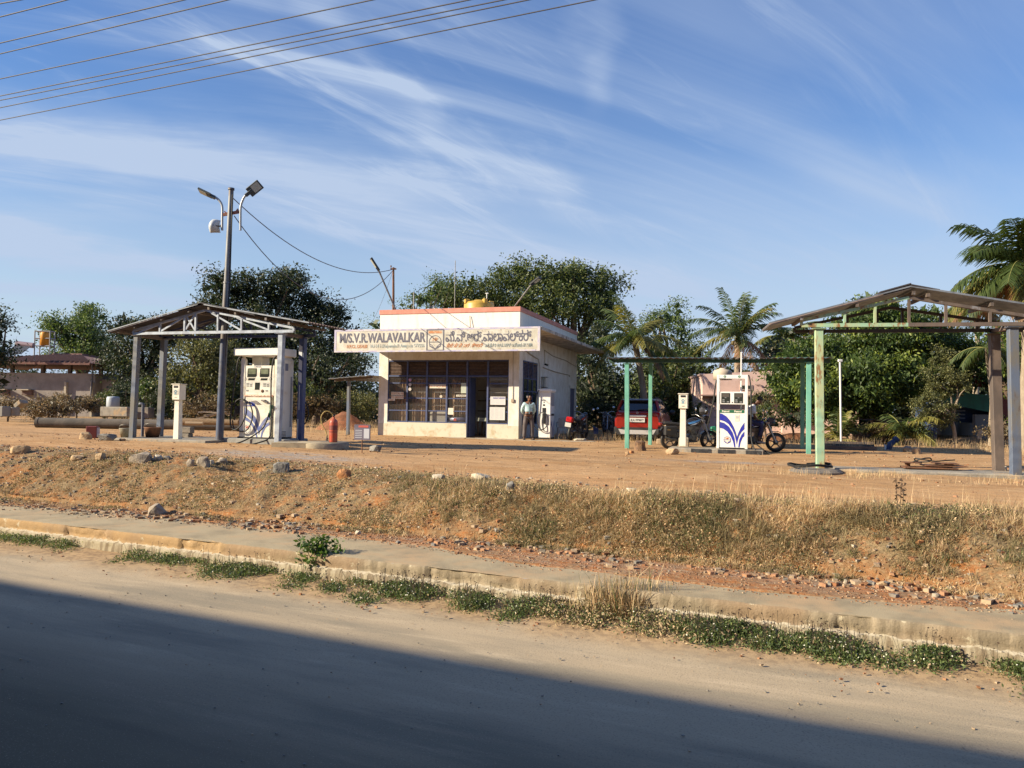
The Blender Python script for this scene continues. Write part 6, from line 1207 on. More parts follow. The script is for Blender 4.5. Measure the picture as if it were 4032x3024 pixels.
bush('green leafy bush behind the canopy post right of the diesel pump', 1180, 1540, 40, 80, 60, 'rain', seed=40); bush('dry orange brown bush behind the red earth heap', 1270, 1590, 40, 80, 50, 'dry', seed=41); bush('olive bush left of the office under the lean-to', 1400, 1590, 41, 90, 60, 'olive', seed=42); bush('green bush low between the diesel pump and the rusty drums', 940, 1560, 40, 70, 60, 'rain', seed=43)
bush('dark undergrowth behind the first parked motorcycle', 2350, 1620, 40, 80, 60, 'dark', seed=44); bush('green undergrowth right of the red car', 2790, 1600, 37, 60, 50, 'rain', seed=45); bush('dry twiggy bush in front of the pink wall behind the rider', 2990, 1570, 30.5, 60, 60, 'olive', .08, 22, 34, .3, seed=46, mix=(.4, .3, .3)); bush('dark olive bush behind the head of the rider', 3010, 1640, 29.5, 65, 50, 'rain', .09, 20, 60, .3, seed=47)
bush('thin bush against the pink wall right of the rider', 3120, 1650, 30, 60, 45, 'rain', .09, 18, 38, .3, seed=48); bush('low green bush under the mango tree by the white pipe', 3330, 1680, 30.5, 50, 35, 'rain', .1, 18, 50, .3, seed=49); bush('green bush by the palm seedling fronds', 3600, 1690, 29, 60, 30, 'rain', .09, 20, 55, .3, seed=50)
bush('dry brush in front of the shed at the right', 3480, 1690, 30, 70, 25, 'dry', .09, 18, 50, .3, seed=51); bush('pale dry bush behind the brown post', 3940, 1690, 28, 70, 30, 'dry', .09, 18, 50, .3, seed=52); bush('dark bush at the right edge behind the blue post', 4040, 1620, 29, 60, 60, 'mango', .14, 14, 50, .4, seed=53, droop=.6)
# far belts closing the horizon
def belt(label, x0, x1, D, h, kind, seed, dens_=1.2):
    rg = np.random.default_rng(seed); n = int((x1-x0)*D/3024*dens_*14); xs = rg.uniform(x0, x1, n); C = []
    for x in xs:
        a = gb(x, D+rg.uniform(-3, 3)); hh = h*(.55+.6*float(fbm(x*.008, 0, seed))); C.append((a.x, a.y, a.z+rg.uniform(0, 1)**.8*hh))
    C = np.repeat(np.array(C), 34, 0); P = C+rg.normal(0, .5, C.shape); o = bulk('far_vegetation', leafquads(rg, P, .30, .16), 4, LF[kind], mi=rg.choice([0, 1, 2], len(P), p=[.5, .25, .25])); tag(o, label, 'vegetation', kind='stuff')
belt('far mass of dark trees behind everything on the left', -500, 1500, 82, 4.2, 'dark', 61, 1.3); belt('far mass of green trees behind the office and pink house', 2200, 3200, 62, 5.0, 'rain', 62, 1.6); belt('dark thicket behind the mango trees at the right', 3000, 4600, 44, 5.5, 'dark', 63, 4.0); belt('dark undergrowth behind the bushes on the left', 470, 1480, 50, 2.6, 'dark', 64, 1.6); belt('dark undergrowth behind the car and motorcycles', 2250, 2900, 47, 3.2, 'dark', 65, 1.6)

# palms
PALM = [leafm('frond_green', (.055, .085, .022), .3, .3), leafm('frond_yellow', (.19, .18, .045), .3, .35), leafm('frond_dead', (.20, .11, .05), .3, .2)]
def palm(name, label, base, top, nf, fl, seed, trunk=.16, mixf=(.7, .2, .1), leafl=.55, up=.9, stemless=False, cat='palm tree', dens_=42):
    rg = np.random.default_rng(seed); base = Vector(base); top = Vector(top)-base; e = thing(name, label, cat, base)
    if not stemless:
        p = MB(); m_ = top*.5+Vector((top.x*-.1+.1, 0, 0)); pts = crom([(0, 0, -.3), m_*.5, m_, top], 5); nn = len(pts); p.tube(pts, [trunk*(1.35-.6*min(1, i/nn*1.5)) for i in range(nn)], 9); p.build('trunk', BARKP, e)
    V_ = []; MI = []; rp_ = MB()
    for k in range(nf):
        az = 2*math.pi*(k/nf)+rg.uniform(-.25, .25); tier = rg.uniform(0, 1); el = up*(1-tier*1.25)+rg.uniform(-.1, .1); L2 = fl*rg.uniform(.8, 1.1); d = Vector((math.cos(az)*math.cos(el), math.sin(az)*math.cos(el), math.sin(el))); pts = []; q_ = top.copy(); sag = .75+.35*tier
        for i in range(13): pts.append(q_.copy()); q_ = q_+d*(L2/12); d = (d+Vector((0, 0, -sag/12*1.5))).normalized()
        m_ = 2 if (tier > .86 and mixf[2] > 0 and rg.random() < .8) else (1 if rg.random() < mixf[1]*(.4+1.4*tier) else 0)
        rp_.tube(pts, [.028*(1-i/14) for i in range(13)], 4, 0, False); side = Vector((-math.sin(az), math.cos(az), 0))
        for j in range(dens_):
            t = .10+.9*j/dens_; f_ = t*12; i = min(11, int(f_)); a = pts[i].lerp(pts[i+1], f_-i); tg = (pts[i+1]-pts[i]).normalized(); ll = leafl*(math.sin(min(1, t*1.15)*math.pi*.9)**.5)*rg.uniform(.8, 1.1)+.05
            for s in (-1, 1):
                dr_ = (side*s*.75+tg*.65+Vector((0, 0, rg.uniform(-.45, .05)-.25*tier))).normalized(); b1 = a+dr_*ll*.55; c1 = a+dr_*ll+Vector((0, 0, -ll*.28)); w_ = tg*.030
                V_ += [a-w_*.6, a+w_*.6, b1+w_, b1-w_, b1-w_, b1+w_, c1+w_*.2, c1-w_*.2]; MI += [m_, m_]
    bulk('fronds', np.array([tuple(v) for v in V_]), 4, PALM, e, mi=MI); rp_.build('frond_stems', M('rachis', (.20, .20, .06), rough=.6), e)
    if not stemless and seed % 2 == 0:
        p = MB(); 
        for k in range(7): q_ = top+Vector((rg.uniform(-.3, .3), rg.uniform(-.3, .3), rg.uniform(-.5, -.15))); p.lathe([(0, -.13), (.10, -.07), (.12, 0), (.09, .09), (0, .13)], tuple(q_), 8)
        p.build('coconuts', M('coconut', (.16, .12, .04), rough=.7), e)
    return e
palm('palm_tree', 'coconut palm with drooping yellow and brown fronds between office and red car', gb(2540, 38), atD(2500, 1345, 38), 24, 2.8, 71, .20, (.7, .30, .4), .58, 1.38)
palm('palm_tree', 'green coconut palm above the petrol dispenser with its dark trunk below', gb(2890, 41), atD(2905, 1330, 41), 26, 2.9, 72, .22, (.9, .10, .1), .60, 1.42)
palm('palm_tree', 'half hidden palm top behind the left eave of the right canopy', gb(3090, 50), atD(3090, 1330, 50), 20, 2.4, 73, .2, (.8, .2, .1), .6, .9)
palm('palm_tree', 'big coconut palm with long green and gold fronds at the upper right edge', gb(4030, 26), atD(4035, 1050, 26), 34, 2.6, 74, .22, (.8, .22, .1), .80, 1.25, dens_=64)
palm('palm_tree', 'small palm with yellow fronds behind the right canopy truss', gb(3830, 37), atD(3850, 1200, 37), 16, 2.2, 75, .15, (.3, .7, .1), .6, .7)
palm('areca_palm', 'slim pale trunk of a young palm left of the brown canopy post', gb(3897, 28.5), atD(3880, 1370, 28.5), 9, 1.3, 77, .055, (.8, .2, 0), .35, .5, dens_=24)
palm('palm_seedling', 'young palm seedling with yellow green fronds beside the white pipe', gb(3300, 29.5), gb(3300, 29.5, .15), 11, 1.5, 79, 0, (.3, .7, 0), .35, 1.4, True, 'palm', 26); palm('palm_seedling', 'spread fronds of a young palm in the dark under the mango', gb(3560, 29.5), gb(3560, 29.5, .5), 12, 1.9, 81, 0, (.6, .4, .2), .45, 1.1, True, 'palm', 30)
# leafy plant growing out of the kerb
a = Vector((0, 0, 0)); d = ray(1255, 2262); t = -(CAMZ-.05)/d.z; a = Vector((d.x*t, d.y*t, .05)); rg = np.random.default_rng(5); e = thing('leafy_plant', 'bright green leafy shrub growing out of the broken kerb', 'plant', a)
C = []; p = MB()
for k in range(40):
    an = rg.uniform(0, 6.28); r_ = rg.uniform(.03, .25); q_ = Vector((math.cos(an)*r_*1.15, math.sin(an)*r_*.8, rg.uniform(.14, .50)-.5*r_*r_)); C.append(q_); p.tube([(0, 0, -.05), q_*.5, q_], [.008, .006, .003], 5)
p.build('stem', M('stem_green', (.10, .12, .04), rough=.7), e); C = np.repeat(np.array(C), 20, 0)+rg.normal(0, .038, (800, 3)); bulk('leaves', leafquads(rg, C, .075, .036, droop=.35), 4, [leafm('plant_leaf', (.10, .17, .035)), leafm('plant_leaf_dark', (.05, .10, .025))], e, mi=rg.choice([0, 1], 800, p=[.6, .4]))
# tall grass clump at the kerb
d = ray(2470, 2440); t = -CAMZ/d.z; a = Vector((d.x*t, d.y*t, 0)); rg = np.random.default_rng(9); n = 1700; o_ = np.stack([rg.normal(0, .24, n), rg.normal(0, .09, n), np.zeros(n)], -1); an = rg.uniform(0, 6.28, n); le = rg.uniform(.1, 1.0, n); ln = rg.uniform(.20, .52, n)*np.where(rg.random(n) < .04, 1.7, 1); D0 = np.stack([np.cos(an)*le, np.sin(an)*le*.6, np.ones(n)], -1); D0 /= np.linalg.norm(D0, axis=1, keepdims=True); mid = o_+D0*(ln*.6)[:, None]; D1 = D0.copy(); D1[:, 2] -= .9*le; tip = mid+D1*(ln*.55)[:, None]; s = np.stack([-np.sin(an), np.cos(an), np.zeros(n)], -1)*.0038
V_ = np.concatenate([np.stack([o_-s, o_+s, mid+s, mid-s], 1), np.stack([mid-s, mid+s, tip+s*.2, tip-s*.2], 1)]).reshape(-1, 3); mi = rg.choice([0, 1, 2, 3], n, p=[.4, .2, .2, .2]); e = thing('grass_clump', 'tall arching green and straw grass clump against the kerb', 'grass', a); bulk('blades', V_, 4, STRAW[:3]+[GREEN[0]], e, mi=np.concatenate([mi, mi]))
# dead dark flower stalk on the bank
a = G(3540, 2035); e = thing('dead_plant', 'dead dark brown seed stalk standing on the bank at the right', 'plant', a); p = MB()
for (dx, h) in ((-.03, .50), (.02, .42), (.05, .34)): p.tube([(dx*.3, 0, -.03), (dx, 0, h*.5), (dx*1.2, 0, h)], .004, 5)
p.build('stem', M('stem_dead', (.09, .06, .04), rough=.9), e); rg = np.random.default_rng(3); C = np.array([(rg.choice([-.035, .024, .055])+rg.normal(0, .008), rg.normal(0, .008), rg.uniform(.22, .50)) for _ in range(90)]); bulk('dead_leaves', leafquads(rg, C, .045, .02, droop=.5), 4, M('leaf_dead', (.07, .045, .03), rough=.9), e)

# ================================================================== OTHER BUILDINGS
# pink house behind the petrol dispenser
PK = M('pink_wall', (.70, .50, .44), (.62, .43, .37), 1.5, .9, col3=(.50, .38, .32), scale3=4, lo3=.64, hi3=.74)
HD = 36.5; a = atD(2765, 1700, HD); a.z = Zg(a.x, a.y); e = thing('pink_house', 'pale pink flat roofed house with small windows behind the petrol dispenser', 'house', a, R(-6)); hz = lambda y: CAMZ+(1612-y)*HD/3024-a.z
p = MB(); p.bx(0, 5.6, 0, 6, -.4, hz(1478)); w_ = p.build('wall', PK, e); p = MB(); p.prism([(-.06, 0, hz(1478)), (5.66, 0, hz(1478)), (5.66, 0, hz(1450)), (4.4, 0, hz(1452)), (-.06, 0, hz(1474))], (0, .2, 0)); p.bx(-.06, .14, .2, 6, hz(1478), hz(1478)+.10); p.bx(5.46, 5.66, .2, 6, hz(1478), hz(1478)+.3); p.build('parapet', PK, e)
p = MB(); p.bx(-.35, 4.2, -.45, 0, hz(1560), hz(1555)); p.build('sun_shade', M('shade_grey_pink', (.30, .20, .18), rough=.9), e)
for (x0, x1, yt, yb, nm) in ((.45, .75, 1562, 1585, 'window'), (1.35, 1.85, 1562, 1585, 'window'), (1.78, 2.25, 1518, 1530, 'vent'), (4.3, 4.8, 1562, 1600, 'window')):
    p = MB(); p.bx(x0-.05, x1+.05, -.03, .0, hz(yb)-.05, hz(yt)+.05); f_ = p.build(nm, M('frame_pale', (.45, .36, .32), rough=.8), e); p = MB(); p.bx(x0, x1, -.035, -.031, hz(yb), hz(yt)); p.build('pane', SCREEN, f_)
p = MB(); p.tube([(2.4, -.05, hz(1512)), (2.65, -.05, hz(1512)), (2.65, -.05, hz(1520))], .02, 5); p.build('drain_pipe', M('frame_pale', (.45, .36, .32), rough=.8), e)
t = atD(2845, 1470, 35); e = thing('water_tank', 'cream water tank on the roof of the pink house', 'water tank', t); p = MB(); p.lathe([(0, -.3), (.42, -.3), (.42, .05), (.36, .14), (.15, .20), (.13, .24), (0, .24)], (0, 0, 0), 18); p.build('barrel', M('tank_cream', (.50, .42, .32), rough=.7), e)
e = thing('boundary_wall', 'low pink boundary wall partly hidden by bushes right of the rider', 'wall', atD(3080, 1695, 36), R(-8)); p = MB(); p.bx(0, 3.4, 0, .2, -.5, 1.25); p.build('wall', PK, e)
e = thing('concrete_frame_house', 'pale unfinished storey with bare column stubs far behind the flat green canopy', 'building', atD(3065, 1600, 62), R(-10)); p = MB(); p.bx(0, 5.0, 0, 5, -1, 5.6); p.build('wall', M('far_cream', (.50, .44, .34), (.42, .36, .28), 1, .9), e)
for x in (.1, 1.9, 4.6): p = MB(); p.bx(x, x+.15, .2, .35, 5.6, 6.7); p.build('column', M('far_cream', (.50, .44, .34), (.42, .36, .28), 1, .9), e)
# hip roofed building at the far left
D_ = 58; a = atD(0, 1660, D_); zb = atD(200, 1670, D_).z; a.z = zb; e = thing('hip_roofed_building', 'long building at the far left with brown tiled hip roof over an open upper floor', 'building', a, R(-3)); k_ = D_/3024; zz2 = lambda y: (1572-y)*k_+CAMZ-zb; xx2 = lambda x: x*k_
GW = M('house_grey', (.34, .30, .27), (.26, .23, .21), 1.2, .9)
p = MB(); p.bx(xx2(-250), xx2(380), 0, 9, -1, zz2(1468)); p.bx(xx2(382), xx2(450), .8, 9, -1, zz2(1490)); p.build('wall', GW, e)
rf_ = M('roof_tile', (.24, .12, .10), (.16, .09, .075), 8, .8); p = MB(); zr, ze = zz2(1384), zz2(1430); x0, x1 = xx2(-260), xx2(455); R1, R2 = (xx2(60), 4.2, zr), (xx2(185), 4.2, zr); c4 = [(x0, -1.2, ze), (xx2(395), -1.2, ze), (x1+.6, 10, ze-.2), (x0, 10, ze)]
for A_, B_, C_, D2_ in ((c4[0], c4[1], R2, R1), (c4[2], c4[3], R1, R2)): p.add([A_, B_, C_, D2_], [(0, 1, 2, 3)])
p.add([c4[1], c4[2], R2], [(0, 1, 2)]); p.add([c4[3], c4[0], R1], [(0, 1, 2)]); o = p.build('roof', rf_, e); md = o.modifiers.new('s', 'SOLIDIFY'); md.thickness = .15
p = MB()
for i in range(34):
    t_a = i/33; x = x0+(xx2(395)-x0)*t_a; xr = max(R1[0], min(R2[0], x)); f2 = 1 if R1[0] <= x <= R2[0] else (1-(abs(x-xr))/(abs((x0 if x < R1[0] else xx2(395))-xr)+.001)); p.bar((x, -1.22, ze+.05), (x, -1.2+5.4*f2, ze+.05+(zr-ze)*f2), .09, .07)
p.build('tile_ribs', M('roof_tile_dark', (.13, .065, .055), rough=.8), o)
for x in (-60, 30, 155, 265, 390): p = MB(); p.bx(xx2(x), xx2(x)+.22, .1, .35, zz2(1470), ze); p.build('post', M('post_dark', (.12, .10, .09), rough=.8), e)  # posts in one even dark brown
p = MB(); p.tube([(xx2(392), -.9, ze), (xx2(383), -.4, zz2(1462)), (xx2(374), -.3, zz2(1560))], .06, 6); p.build('drain_pipe', M('pipe_dark', (.10, .11, .15), rough=.6), e)
for x in (262, 368): p = MB(); p.bx(xx2(x), xx2(x)+.16, -.2, 0, -1, zz2(1502)); p.build('pilaster', M('far_cream', (.50, .44, .34), (.42, .36, .28), 1, .9), e)
for x in (10, 105): p = MB(); p.bx(xx2(x-10), xx2(x+28), -.25, 0, zz2(1556), zz2(1536)); f_ = p.build('window', M('frame_dark', (.16, .10, .08), rough=.8), e); p = MB(); p.bx(xx2(x-26), xx2(x+24), -.5, 0, zz2(1537), zz2(1533)); p.build('sun_shade', M('far_cream', (.50, .44, .34), (.42, .36, .28), 1, .9), f_)
e = thing('water_tank', 'orange water tank on a thin stilt frame above the far left roof', 'water tank', atD(174, 1395, 62)); p = MB(); k3 = 62/3024; p.lathe([(0, 55*k3*.62), (16*k3, 55*k3*.62), (16*k3, 82*k3), (14*k3, 87*k3), (0, 90*k3)], (0, 0, 0), 16); p.build('barrel', M('tank_orange', (.62, .26, .02), rough=.5), e)
p = MB()
for (x, y) in ((-32, -12), (28, -12), (-26, 12), (32, 12)): p.tube([(x*k3, y*k3, -.5), (x*k3, y*k3, 92*k3)], .05, 5)
for zq in (33, 62, 90): 
    for (A_, B_) in (((-32, -12), (28, -12)), ((-26, 12), (32, 12)), ((-32, -12), (-26, 12)), ((28, -12), (32, 12))): p.tube([(A_[0]*k3, A_[1]*k3, zq*k3), (B_[0]*k3, B_[1]*k3, zq*k3)], .045, 5)
p.build('stand', M('stand_grey', (.30, .30, .30), rough=.6), e)
e = thing('solar_heater', 'solar water heater with tube panel on the far left roof', 'solar heater', atD(70, 1392, 56)); p = MB(); p.tube([(-.3, .3, .75), (.95, .3, .62)], .20, 10); p.build('tank', M('heater_tank', (.30, .22, .24), rough=.4), e); p = MB()
for i in range(14): x = -.62+.09*i; p.tube([(x, -.5, -.05), (x+.28, .25, .62)], .035, 5)
p.build('tube_panel', M('tube_grey', (.16, .17, .19), rough=.3), e); p = MB(); p.tube([(-.3, .3, .7), (-.4, .3, -.5)], .03, 5); p.tube([(1.0, .3, .6), (1.05, .3, -.5)], .03, 5); p.build('stand', STEEL, e)
# shed with a green sheet on the right
a = gb(3830, 33); e = thing('roadside_shed', 'dark red and blue shed with a sloping green sheet behind the small tree', 'shed', a, R(-6)); p = MB(); p.bx(-1.0, 3.8, .8, 3.4, -.2, 2.0); p.build('wall', M('shed_blue', (.02, .04, .10), (.03, .055, .13), 5, .7, stretch=(6, 6, .3)), e); p = MB(); p.bx(.9, 2.0, .2, .5, -.2, 2.7); p.bx(2.4, 4.2, .25, .7, -.2, 2.5); p.bx(-.6, 2.2, .5, .75, 2.4, 2.9); p.build('red_panel', M('shed_maroon', (.16, .035, .03), rough=.7), e)
p = MB(); p.prism([(-1.6, 0, 1.75), (1.0, 0, 1.25), (1.0, 0, 2.0), (-1.6, 0, 2.25)], (0, .06, 0)); p.build('green_sheet', M('sheet_green', (.02, .17, .12), (.02, .12, .09), 3, .6), e); p = MB(); p.bx(.15, .85, .1, .35, .1, 1.2); p.build('grey_panel', M('panel_mid', (.20, .20, .21), rough=.7), e); p = MB()
for k in range(5): p.bx(-.4, .05, .78, .8, 1.0+.16*k, 1.06+.16*k)
p.build('louvre', M('louvre_pale', (.22, .26, .36), rough=.6), e)
for k, (x, lb) in enumerate(((-1.35, 'left dark oil drum in front of the blue shed'), (-.55, 'right dark oil drum in front of the blue shed'))):
    e2 = thing('oil_drum', lb, 'drum', a+Vector((x, -.3, 0)), 0); p = MB(); p.lathe([(0, 0), (.32, 0), (.32, .3), (.335, .32), (.32, .34), (.32, .85), (0, .85)], (0, 0, 0), 18); p.build('drum', M('drum_dark', (.06, .05, .035), rough=.6), e2)
e = thing('white_slat', 'pale leaning board between the brown post and the shed', 'board', gb(3850, 29)); p = MB(); p.bar((0, 0, -.1), (.16, .1, .62), .16, .05, 0, (0, 1, 0)); p.build('board', M('board_pale', (.50, .42, .32), (.38, .28, .18), 6, .9), e)
e = thing('storage_crates', 'two dark wooden stalls in the shade under the mango tree', 'stall', gb(3480, 31)); p = MB(); p.bx(-1.0, -.2, 0, .6, 0, .55); p.bx(.1, .9, .1, .7, 0, .5); p.build('box', M('stall_dark', (.07, .05, .05), rough=.8), e); p = MB(); p.bx(-1.05, -.15, -.05, .65, .9, .95); p.bx(.05, .95, .05, .75, .85, .9); p.build('top', M('stall_top', (.16, .13, .14), rough=.8), e)

# ================================================================== CAR
CARP = atD(2508, 1735, 29.3); CARP.z = Zg(CARP.x, CARP.y); car = thing('parked_car', 'red compact suv with pale roof parked under the trees, seen from behind', 'car', CARP, R(-18.5))
RED = M('car_red', (.24, .018, .010), (.20, .014, .009), 3, .28, coat=.6); BLK = M('car_black', (.02, .02, .022), rough=.5); CGL = M('car_glass', (.008, .012, .02), rough=.06, spec=.9); ROOFW = M('car_roof_pale', (.50, .56, .66), rough=.3, coat=.5); SILV = M('car_silver', (.55, .55, .55), rough=.35, metal=.4)
# local: x right, y forward (away), z up; rear bumper at y=0
def loft(mb, secs, mi=0, closed_ends=True):
    n = len(secs[0]); vs = [p_ for s in secs for p_ in s]; fs = [(i*n+j, i*n+(j+1) % n, (i+1)*n+(j+1) % n, (i+1)*n+j) for i in range(len(secs)-1) for j in range(n)]
    mb.add(vs, fs, mi, True)
    if closed_ends: mb.add(list(secs[0]), [tuple(range(n))[::-1]], mi); mb.add(list(secs[-1]), [tuple(range(n))], mi)
def sect(y, w, zb_, zt, wt=None, r_=.08):
    wt = wt or w; return [(-w+.05, y, zb_), (w-.05, y, zb_), (w, y, zb_+.08), (w, y, (zb_+zt)*.5+.03), (wt+.0, y, zt-r_), (wt-r_, y, zt), (-wt+r_, y, zt), (-wt, y, zt-r_), (-w, y, (zb_+zt)*.5+.03), (-w, y, zb_+.08)]
p = MB(); loft(p, [sect(.04, .80, .52, 1.08, .74), sect(.12, .88, .48, 1.16, .82), sect(.5, .90, .42, 1.17, .84), sect(1.4, .90, .32, 1.13, .85), sect(2.6, .90, .30, 1.08, .86), sect(3.2, .90, .32, 1.02, .84), sect(3.75, .86, .36, .88, .78), sect(3.95, .76, .45, .76, .66)]); p.build('body', RED, car)
p = MB(); loft(p, [sect(.0, .80, .24, .52, .84, .04), sect(.10, .91, .22, .55, .91, .04), sect(.5, .93, .24, .46, .93, .04)]); bmp = p.build('rear_bumper', BLK, car)
p = MB(); p.prism([(-.62, -.012, .27), (.62, -.012, .27), (.72, -.012, .46), (.5, -.012, .43), (-.5, -.012, .43), (-.72, -.012, .46)], (0, .05, 0)); p.build('skid_plate', SILV, bmp)
p = MB(); loft(p, [sect(.20, .74, 1.0, 1.16, .72, .02), sect(.34, .79, 1.0, 1.45, .66, .05), sect(.55, .82, 1.0, 1.57, .64, .06), sect(1.5, .82, 1.0, 1.58, .64, .06), sect(2.3, .82, .98, 1.54, .62, .06), sect(2.95, .80, .98, 1.10, .70, .04)]); p.build('cabin_glass', CGL, car)
p = MB(); loft(p, [sect(.34, .62, 1.53, 1.60, .60, .03), sect(.6, .66, 1.52, 1.62, .63, .04), sect(1.5, .67, 1.52, 1.64, .63, .04), sect(2.3, .64, 1.48, 1.58, .60, .04)]); p.build('roof', ROOFW, car)
p = MB()
for s in (-1, 1):
    p.bar((s*.835, 1.05, 1.04), (s*.66, 1.1, 1.54), .07, .05); p.bar((s*.835, 2.0, 1.02), (s*.66, 1.9, 1.54), .05, .05); p.bar((s*.80, 2.98, 1.02), (s*.64, 2.25, 1.53), .06, .05)
    p.tube([(s*.58, .7, 1.64), (s*.58, .8, 1.67), (s*.58, 2.0, 1.66), (s*.58, 2.1, 1.62)], .018, 6)
p.build('pillars', BLK, car)
p = MB()
for s in (-1, 1): p.bar((s*.775, .24, 1.14), (s*.655, .42, 1.54), .10, .09)
p.build('rear_pillars', RED, car)
p = MB(); p.prism([(-.62, .16, 1.18), (.62, .16, 1.18), (.56, .33, 1.50), (-.56, .33, 1.50)], (0, -.01, 0)); rw = p.build('rear_window', CGL, car); p = MB(); p.bar((0, .14, 1.20), (.42, .17, 1.24), .02, .02); p.build('wiper', BLK, rw)
p = MB(); p.bx(-.60, .60, .20, .50, 1.53, 1.575); p.build('spoiler', BLK, car, bevel=.02)
for s in (-1, 1):
    p = MB(); p.prism([(s*.56, .085, .96), (s*.80, .115, .93), (s*.84, .14, 1.10), (s*.62, .10, 1.11)], (0, -.055, 0)); tl_ = p.build('tail_light', M('tail_red', (.30, .01, .01), rough=.15), car, bevel=.01)
    p = MB(); p.bx(s*.62, s*.78, .02, .045, 1.0, 1.02); p.build('lens_strip', M('lens_pink', (.6, .25, .25), rough=.3), tl_)
    p = MB(); p.bx(s*.60, s*.78, -.015, .01, .50, .53); p.build('reflector', M('tail_red', (.30, .01, .01), rough=.15), bmp)
p = MB(); p.bx(-.34, .34, .0, .05, .93, 1.0); p.build('chrome_strip', M('chrome_soft', (.60, .60, .62), rough=.3, metal=.5), car, bevel=.01)
p = MB(); p.bx(-.29, .29, -.015, .03, .73, .89); pl = p.build('number_plate', M('plate_white', (.55, .55, .53), rough=.5), car); text('lettering', 'KA17P9877', BLACKL, pl, (0, -.018, .765), .118, ext=.001, bold=.003, align='CENTER', sx_=.86)
p = MB(); ring(p, 0, 1.08, .03, .045, 0, 360, .03, n=10); p.build('badge', SILV, car, fixn=False)
for (x, y) in ((-.80, .75), (.80, .75), (-.80, 3.2), (.80, 3.2)):
    p = MB(); p.lathe([(.19, -.10), (.31, -.105), (.335, -.08), (.335, .08), (.31, .105), (.19, .10)], (x, y, .335), 24, 0, 'x'); w_ = p.build('wheel', BLACKR, car); p = MB(); p.lathe([(0, .06), (.06, .06), (.10, .02), (.19, .09), (.19, -.09), (.10, -.02), (0, -.02)], (x, y, .335), 10, 0, 'x'); p.build('rim', SILV, w_)
for s in (-1, 1): p = MB(); p.lathe([(0, -.10), (.09, -.09), (.11, 0), (.08, .10), (0, .11)], (s*1.0, 2.65, 1.10), 10, 0, 'x'); p.build('side_mirror', BLK, car)
for (x, y) in ((-.885, .75), (.885, .75), (-.885, 3.2), (.885, 3.2)): p = MB(); p.lathe([(.345, -.02), (.44, -.02), (.44, .025), (.345, .025)], (x, y, .335), 22, 0, 'x'); p.build('arch_cladding', BLK, car); 
for s in (-1, 1): p = MB(); p.bx(s*.80, s*.92, 1.1, 2.75, .24, .40); p.build('sill_cladding', BLK, car)

